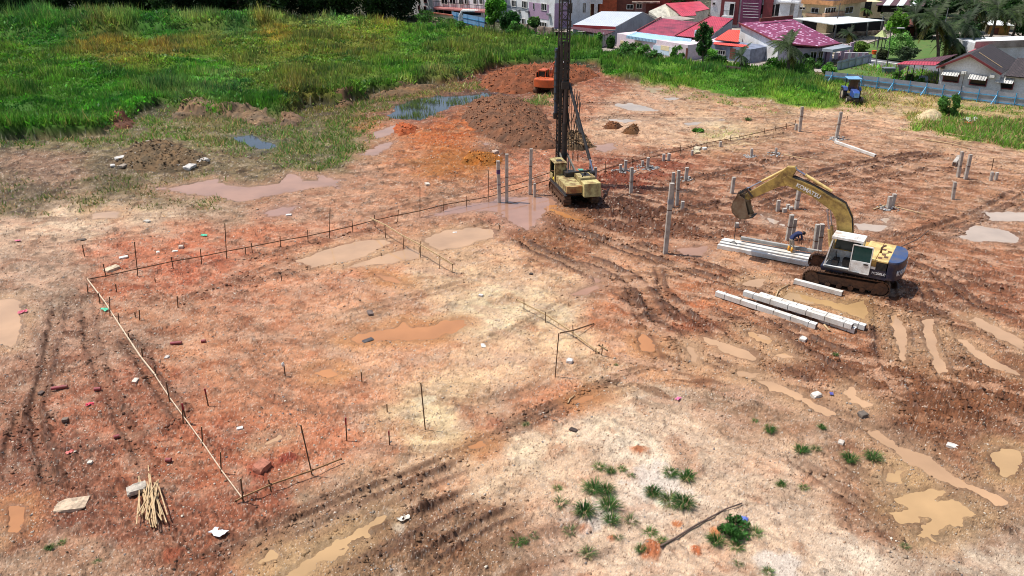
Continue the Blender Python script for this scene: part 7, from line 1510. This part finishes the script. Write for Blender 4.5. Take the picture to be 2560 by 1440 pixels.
# carport of that house
p = G(2240, 205); b = Bd('carport', 'open carport with red sheet roof on thin posts left of the bungalow', 'carport', p)
b.slab('roof', [P(2240, 160, 92), P(2338, 163, 90.2), P(2352, 154, 95), P(2262, 153, 97)], redroof, .06)
b.slab('rear_roof', [P(2262, 152.5, 97), P(2352, 153.5, 95), P(2395, 135, 102), P(2330, 146, 104)], maroof, .05)
for (x, y) in ((2243, 213), (2262, 216), (2275, 219), (2300, 205), (2335, 226)): g_ = G(x, y); mb = MB(); mb.cyl(up(g_, -.2), up(g_, 2.75), .05, n=8); b.part('post', mb, blk)
b.slab('shade_sheet', [P(2245, 162, 91.8), P(2270, 164, 91.5), P(2262, 170, 91.4), P(2247, 178, 91.6)], blk, .02)  # dark shading below the red roof, added as a thin black sheet
p = G(2304, 210); tk = thing('water_tank', 'pale blue drum shaped tank under the red carport', 'tank', p); c = MB(); c.cyl((-.55, 0, .55), (.45, 0, .55), .42, n=18); c.build('drum', mat('tank_blue', (150, 176, 190), .4), tk, smooth=False); c = MB(); c.b2((-.4, -.3, -.1), (.3, .3, .15)); c.build('cradle', dkst, tk)
# houses further right behind it
A, B = G(2432, 158), G(2640, 150); b = Bd('rear_house', 'low house with white parapet and red flat roof behind the dark tiled roof', 'house', A); b.walls(A, B, 5, 2.6, wallw); b.slab('roof', [P(2420, 130, 107), P(2480, 128, 106), P(2492, 119, 110), P(2440, 121, 112)], redroof, .08)
b.panel('parapet', A, B, 2440, 104, 2600, 116, paving, .1, .1); b.slab('red_gable', [P(2455, 109, 113), P(2478, 104, 113), P(2478, 107, 113), P(2455, 112, 113)], maroon, .06)
# ---------------------------------------------------------------- fences
def fence(name, a, b_, h, lab, panel_m, npost, braces=True, rail_m=None, cat='fence', z=0.0):
    A, B = Vector(a), Vector(b_); u = (B - A).normalized(); L = (B - A).length; n = away(A, B); f = Bd(name, lab, cat, A)
    mb = MB(); mb.quad(up(B, -.15), up(A, -.15), up(A, h), up(B, h), th=.03, uv=(1, 1)); f.part('sheet_panel', mb, panel_m)
    rm = rail_m or bluep
    for zz in ((h * .62, h * .12) if braces else (h * .8,)): mb = MB(); mb.bar(up(A, zz) - n * .09, up(B, zz) - n * .09, .05, .07); f.part('rail', mb, rm)
    for i in range(npost):
        c = A + u * (L * (i + .5) / npost) - n * .16; mb = MB(); mb.bar(up(c, -.2), up(c, h + .05), .07); f.part('post', mb, rm)
        if braces and i % 2 == 0: mb = MB(); mb.bar(up(c - n * .75 + u * -.25, 0), up(c - n * .06, h * .7), .08, .06); f.part('brace', mb, rm)
    return f
Fa, Fb = G(2060, 205), G(2760, 292); fence('hoarding', Fa, Fb, 1.28, 'long grey sheet metal fence with bright blue rails and braces at the right', steelsheet, 16)
Ga, Gb = G(1131, 52), G(1212, 70); fence('hoarding_piece', Ga, Gb, 1.7, 'short blue sheet fence in front of the white van', mat_corr('blue_fence_sheet', (120, 160, 196), .25, .04, .5, (100, 120, 150), .3), 3)
Ga, Gb = G(1298, 86), G(1382, 98); f = Bd('stained_garden_wall', 'old stained boundary wall below the white and lilac flats', 'wall', Ga); f.walls(Ga, Gb, .2, 1.75, walls_)
for i in range(5): c = Ga.lerp(Gb, i / 4); mb = MB(); mb.b2((c.x - .15, c.y - .15, -.3), (c.x + .15, c.y + .3, 1.85)); f.part('pier', mb, walls_)
Ga, Gb = G(1048, 46), G(1132, 58); f = Bd('balustrade_wall', 'cream and red topped garden wall in front of the maroon house', 'wall', Ga); f.walls(Ga, Gb, .2, 1.3, wallc); mb = MB(); mb.bar(up(Ga, 1.4), up(Gb, 1.4), .35, .2); f.part('coping', mb, mat('terracotta', (176, 100, 80), .8))
Ga, Gb = G(2090, 178), G(2176, 158); f = fence('slat_fence', Ga, Gb, 1.25, 'slanting grey white slat fence between the purple house and the lawn', mat_corr('white_slats', (176, 180, 194), .3, .06, .6, (130, 130, 146), .3), 5, False, galv)
Ga, Gb = G(1730, 172), G(1850, 186); f = fence('old_board_fence', Ga, Gb, .9, 'weathered low board fence under the thin tree', mat_corr('old_boards', (120, 108, 100), .3, .05, .9, (80, 70, 64), .5), 6, False, wood_d)
Ga, Gb = G(1385, 106), G(1425, 108); f = Bd('dark_wall', 'dark wall section right beside the lilac flats', 'wall', Ga); f.walls(Ga, Gb, .2, 1.6, dark_mat); mb = MB(); mb.bar(up(Ga, 1.65), up(Gb, 1.65), .3, .1); f.part('coping', mb, walls_)
# ---------------------------------------------------------------- road, lawns, street things
def sheet(name, pts, m, z, kind='structure'):
    v = [up(G(*p), 0) for p in pts]; mb = MB(); zs = [gz(q.x, q.y) for q in v]; zz = z + .12; mb.add([up(q, zz) for q in v], [tuple(range(len(v)))]); return tag(mb.build(name, m), kind=kind)
sheet('lawn', [(2100, 168), (2178, 160), (2206, 172), (2236, 195), (2215, 203), (2140, 190), (2085, 183)], lawn_m, .004)
sheet('road', [(2150, 150), (2178, 148), (2262, 160), (2400, 170), (2400, 205), (2262, 206), (2240, 196), (2205, 178), (2165, 160)], asphalt, .008)
sheet('park_lawn', [(2150, 118), (2210, 100), (2460, 104), (2470, 150), (2262, 157), (2180, 146)], lawn_m, .012)
sheet('lane', [(2120, 112), (2150, 96), (2300, 76), (2560, 84), (2700, 86), (2700, 95), (2470, 100), (2300, 92), (2200, 100), (2150, 116)], paving, .016)
sheet('yard', [(1420, 125), (1560, 150), (1745, 172), (1900, 178), (2085, 182), (2120, 112), (2250, 60), (1380, 50)], paving, -.05)
mk_ = sheet('road_marking', [(2172, 152), (2262, 163.5), (2262, 165), (2172, 153.4)], whitep, .014); mk2 = sheet('road_marking', [(2166, 160), (2168, 159.5), (2232, 184), (2229, 185)], whitep, .014)
def pole_(bx, by, tx, ty, r, lab, lamp=None, m=galv, name='lamp_post', cat='post'):
    p = G(bx, by); q = P(tx, ty, p.y); o = thing(name, lab, cat, p); c = MB(); c.cyl((0, 0, -.2), q - p, r, r * .7, n=8); c.build('shaft', m, o); c = MB(); c.cyl((0, 0, 0), (q - p) * .04, r * 1.8, n=8); c.build('base', dkst, o)
    if lamp: l = P(lamp[0], lamp[1], p.y) - p; c = MB(); c.cyl(q - p, l, .04, n=6); c.build('arm', m, o); c = MB(); c.box(l + Vector((.3, 0, 0)), (.9, .25, .12)); c.build('lamp_head', whitep, o)
    return o
dkpole = mat('dark_pole', (84, 78, 76), .8)
pole_(2217, 172, 2228, 70, .07, 'dark lamp post with a white arm beside the grey bin', (2246, 70), dkpole); pole_(2191, 170, 2194, 100, .05, 'light thin post standing on the lawn by the road', None, galv, 'thin_post'); pole_(2085, 92, 2101, 8, .1, 'leaning wooden pole in front of the cream house', None, dkpole, 'utility_pole'); pole_(2344, 148, 2371, 20, .07, 'pale leaning post in front of the palms', None, galv, 'thin_post'); pole_(2220, 78, 2246, 12, .09, 'leaning pole left of the palms', None, dkpole, 'utility_pole'); pole_(2194, 120, 2205, 55, .08, 'dark pole beside the playground roof', None, dkpole, 'utility_pole')
pole_(1163, 46, 1161, -10, .07, 'dark pole in front of the maroon house', None, dkpole, 'utility_pole'); pole_(2397, 250, 2412, 180, .04, 'thin dark post at the fence before the bungalow', None, dkpole, 'thin_post')
p = G(2219, 186); o = thing('rubbish_bin', 'large grey bin at the foot of the dark lamp post', 'bin', p); c = MB(); c.prism([(-.55, 0), (.55, 0), (.7, .75), (-.7, .75)], -.45, .45); c.build('body', mat('bin_grey', (92, 112, 108), .5), o); c = MB(); c.b2((-.74, -.5, .76), (.74, .5, .84)); c.build('lid', galv, o)
p = G(2197, 122); o = thing('playground_hut', 'little playground shelter with yellow green pointed roof on legs', 'playground', p); c = MB(); c.cyl((0, 0, 1.8), (0, 0, 2.7), 1.0, .05, n=4); c.build('roof', mat('lime_roof', (176, 186, 110), .6), o)
for x in (-.55, .55):
    for y in (-.55, .55): c = MB(); c.cyl((x, y, 0), (x, y, 1.85), .06, n=6); c.build('leg', dkpole, o)
c = MB(); c.box((1.6, 0, .8), (2.4, .5, .08), M=Matrix.Rotation(R(28), 4, 'Y')); c.build('slide', mat('slide_blue', (40, 110, 150), .4), o)
p = G(2184, 138); o = thing('orange_bin', 'small orange bin on the grass near the playground', 'bin', p); c = MB(); c.cyl((0, 0, 0), (0, 0, .6), .28, .34, n=12); c.build('body', mat('bright_orange', (240, 96, 40), .5), o); c = MB(); c.cyl((0, 0, .6), (0, 0, .68), .36, n=12); c.build('lid', MATS['bright_orange'], o)
# van behind the blue fence
p = G(1180, 57); o = thing('van', 'white van roof and windows showing above the short blue fence', 'van', p, R(-8)); c = MB(); c.prism([(-2.4, .3), (2.4, .3), (2.45, 1.3), (2.2, 2.2), (1.7, 2.35), (-1.8, 2.35), (-2.35, 1.4)], -.95, .95); c.build('body', whitep, o, bevel=.12)
c = MB(); c.b2((-1.6, -.97, 1.45), (1.9, -.955, 2.0)); c.build('window', pane_m, o)
for x in (-1.5, 1.5):
    for y in (-.85, .85): c = MB(); c.cyl((x, y - .1, .33), (x, y + .1, .33), .33, n=14); c.build('wheel', rubber, o)
p = G(2110, 166); 
# ---------------------------------------------------------------- palms and trees
trunk_m = mat('bark', (112, 96, 80), .9, dirt=(72, 60, 50), amt=.5, scale=3)
def frond(v, f, cols, base, az, el, L, droop, r_, col, seg=9):
    d = Vector((math.cos(az) * math.cos(el), math.sin(az) * math.cos(el), math.sin(el))); p = Vector(base); pts = [p.copy()]
    for i in range(seg): d = (d + Vector((0, 0, -droop / seg))).normalized(); p = p + d * (L / seg); pts.append(p.copy())
    side = Vector((-math.sin(az), math.cos(az), 0))
    for i in range(1, len(pts)):
        t = i / (len(pts) - 1); w = L * .22 * math.sin(math.pi * min(.97, t * .9 + .12)) ** .7; dd = (pts[i] - pts[i - 1])
        for k in range(4):
            q = pts[i - 1] + dd * (k / 4)
            for s_ in (-1, 1):
                tip = q + side * (s_ * w * (.8 + .4 * r_.rand())) + dd * .9 + Vector((0, 0, -w * (.2 + .35 * r_.rand()))); b0 = len(v); bw = dd * .42
                v += [q, q + bw, tip]; f.append((b0, b0 + 1, b0 + 2)); cols += [col * .62 * (.7 + .5 * r_.rand())] * 3
def palm(bx, by, cx, cy, rad_px, lab, seed, nf=22, col=(72, 100, 40), dry=.12, grp='coconut palms behind the site'):
    p = G(bx, by); p.z = gz(p.x, p.y) - .1; top = P(cx, cy, p.y); sc_ = (.906 * p.y + 7.6) / F; L = rad_px * sc_ * 1.4; o = thing('palm_tree', lab, 'palm tree', p, 0, grp); h = top - p; r_ = np.random.RandomState(seed)
    c = MB(); n = 7; c.tube([h * (i / n) + Vector((.25 * math.sin(i / n * 3), 0, 0)) * (1 - i / n) * (i > 0) for i in range(n + 1)], [.24 - .09 * i / n for i in range(n + 1)], 8); c.build('trunk', trunk_m, o, smooth=True)
    v, f, cl = [], [], []
    for i in range(nf):
        el = R(-12 + 84 * ((i * .618) % 1)); dead = r_.rand() < dry; cc = np.array((150, 146, 60) if dead else col, float) * (.8 + .4 * r_.rand())
        frond(v, f, cl, h, i * 2.39996 + r_.rand() * .3, el if not dead else R(-30), L * (.8 + .35 * r_.rand()), 1.0 + .5 * r_.rand(), r_, cc)
    mobj('crown', raw_mesh('crown', [tuple(q) for q in v], f, False, {'col': lin(np.clip(np.array(cl), 5, 250)) * ALB_G}), M_LEAF, o); return o
palm(1968, 182, 1972, 112, 40, 'full coconut palm with drooping fronds in front of the purple tiled roof', 1, 26, (88, 112, 54), .06)
palm(1852, 172, 1852, 138, 27, 'small dark palm left of the white gable wall', 2, 20, (60, 88, 40), .05)
palm(2122, 108, 2124, 82, 22, 'short dark palm beside the carport pillars', 3, 18, (56, 80, 38), .1)
palm(2345, 158, 2340, 46, 48, 'tall palm with yellow hanging fronds, left in the big palm cluster', 4, 26, (74, 98, 40), .22)
palm(2372, 152, 2372, 88, 44, 'broad lower palm in the middle of the big palm cluster', 5, 24, (70, 94, 40), .2)
palm(2408, 140, 2415, 60, 44, 'dark palm at the right of the big palm cluster', 6, 22, (52, 76, 34), .1)
palm(2472, 104, 2496, 22, 46, 'palm on a leaning trunk near the far shack', 7, 24, (74, 98, 42), .15)
palm(2528, 96, 2548, 40, 42, 'palm with a bright yellow frond at the right edge', 8, 22, (78, 100, 42), .25)
palm(2290, 96, 2288, 34, 40, 'palm standing behind the small dark hut', 9, 22, (64, 90, 40), .12)
palm(2164, 62, 2166, 22, 18, 'small light green palm at the far cream house', 10, 16, (96, 130, 50), .05)
palm(2440, 96, 2436, 10, 40, 'tall palm cut by the top edge of the picture', 11, 20, (66, 92, 40), .12)
palm(2590, 92, 2600, 20, 42, 'palm just at the top right corner', 12, 20, (66, 92, 40), .12)
TREEM = {}
def tree(bx, by, cx, cy, rx, ry, lab, col, seed, n=2600, grp='trees behind the site', leafk=1.0, name='tree', clumps=22):
    p = G(bx, by); p.z = gz(p.x, p.y) - .1; sc_ = (.906 * p.y + 7.6) / F; top = P(cx, cy, p.y); wx_, hz = rx * sc_, ry * sc_ * 1.05; o = thing(name, lab, 'tree', p, 0, grp); c = MB(); hh = max(.8, top.z - p.z); dx = top.x - p.x
    c.tube([(0, 0, -.1), (dx * .3, 0, hh * .35), (dx * .7, .1, hh * .7), (dx, 0, hh)], [.05 * hh ** .6 + .05, .04 * hh ** .6 + .04, .03 * hh ** .6 + .03, .03], 8)
    for k in range(5): a = k * 1.3 + seed; s0 = Vector((dx * .5, 0, hh * (.45 + .08 * k))); c.tube([s0, s0 + Vector((math.cos(a) * wx_ * .4, math.sin(a) * wx_ * .4, hz * .3)), s0 + Vector((math.cos(a) * wx_ * .75, math.sin(a) * wx_ * .75, hz * .6))], [.05, .035, .015], 5)
    c.build('trunk', trunk_m, o, smooth=True); cr = leaf_cloud('crown', n, wx_, wx_ * .9, hz, (.12 + .0009 * p.y) * leafk, col, seed, o, clumps=clumps); cr.location = (dx, 0, hh); return o
tree(1234, 82, 1238, 28, 27, 34, 'big bright leafy tree left of the white flats', (74, 122, 36), 21, 4200); tree(1276, 92, 1277, 54, 24, 30, 'dark round tree right of the big bright tree', (44, 78, 34), 22, 3600); tree(1335, 96, 1335, 55, 15, 13, 'small round topped tree against the lilac panel', (70, 98, 46), 23, 1800)
tree(1756, 172, 1758, 100, 24, 38, 'thin dark tree with upright branches right of the blue awning', (50, 82, 38), 24, 2600, leafk=.9, clumps=16); tree(1498, 120, 1497, 96, 9, 13, 'slender sapling in front of the maroon lean-to', (72, 116, 48), 25, 700); tree(1526, 122, 1526, 104, 10, 18, 'overgrown shrub tree at the right end of the shed', (56, 88, 40), 26, 1200)
tree(2246, 100, 2246, 56, 26, 30, 'yellowish green tree behind the dark lamp post', (86, 124, 40), 27, 2400); tree(2198, 50, 2196, 18, 16, 16, 'light tree behind the white carport', (92, 130, 46), 28, 1400); tree(2258, 152, 2252, 112, 34, 30, 'feathery pale green shrub tree on the park lawn', (100, 136, 70), 29, 2200, leafk=.7); tree(2268, 158, 2268, 134, 28, 16, 'low dark grey green shrub at the road side', (66, 84, 54), 30, 1800)
for i, (bx, by, cx, cy, rx, ry, lab, col) in enumerate([(2330,96,2330,60,40,36,'dense dark tree behind the left palms',(40,66,28)),(2400,120,2398,86,44,36,'dense dark tree filling the palm cluster',(38,62,28)),(2440,84,2440,40,40,34,'dense tree behind the far shack, left',(46,72,32)),(2510,78,2512,20,40,34,'dense tree behind the far shack, right',(42,68,30)),(2580,100,2584,50,40,40,'dense tree at the right edge behind the white parapet',(44,70,32)),(2300,60,2300,20,34,24,'dark tree below the striped sheet roof',(40,66,30)),(2370,40,2372,6,40,30,'dark tree at the top edge above the palms',(40,64,30)),(1615,46,1612,14,26,18,'dark tree between the brown house and the red cottage',(48,76,36)),(1790,50,1700,-4,40,12,'dark tree behind the red cottage',(52,76,40)),(2150,130,2150,122,20,12,'low hedge like shrub beside the porch of the purple house',(96,120,50)),(1010,42,1014,14,20,18,'dark tree at the left end of the maroon house',(40,66,30)),(2210,150,2206,136,12,14,'leafless looking shrub beside the slide',(62,70,44)),(2395,150,2392,128,20,16,'dark shrub at the foot of the palm cluster',(44,72,32))]):
    tree(bx, by, cx, cy, rx, ry, lab, col, 70 + i, 2200)
for i, (px, py) in enumerate(((1318, 100), (1360, 104))):
    palm(px, py, px, py - 13, 15, ('left', 'right')[i] + ' of the two bright banana plants at the stained wall', 30 + i, 10, (110, 150, 50), 0, 'banana plants at the stained wall')
# forest edge at the top left
FL = ['leftmost', 'second', 'third', 'fourth', 'fifth', 'sixth', 'seventh', 'eighth', 'ninth', 'tenth', 'eleventh', 'twelfth', 'thirteenth', 'fourteenth']
for i in range(14):
    px = -40 + i * 80; g_ = G(px, 52); y_ = g_.y + 1 + (i % 3) * 2; sc_ = (.906 * y_ + 7.6); o = thing('forest_tree', '%s dark tree of the forest edge along the top left%s' % (FL[i], '' if i == 0 else ', counted from the left'), 'tree', (g_.x / g_.y * y_, y_, 0), 0, 'dark trees of the forest edge')
    c = MB(); c.tube([(0, 0, -.2), (.2, 0, 3), (0, .2, 6), (.1, 0, 9)], [.35, .28, .2, .08], 8)
    for k in range(4): a = k * 1.7 + i; c.tube([(.1, 0, 3 + k), (math.cos(a) * 2, math.sin(a) * 2, 5 + k), (math.cos(a) * 3.6, math.sin(a) * 3.6, 6.4 + k)], [.14, .1, .04], 6)
    c.build('trunk', trunk_m, o, smooth=True)
    if i < 3: cr = leaf_cloud('crown', 9000, 6.4, 4.5, 5.8, .3, [(44,66,30), (36,58,28), (50,70,32)][i], 200 + i, o, clumps=40, hollow=.5); TREEM[i] = cr.data
    else: cr = mobj('crown', TREEM[i % 3], None, o); cr.rotation_euler = (0, 0, i * 1.3)
    cr.location = (0, 0, 5.2)
print('houses built')
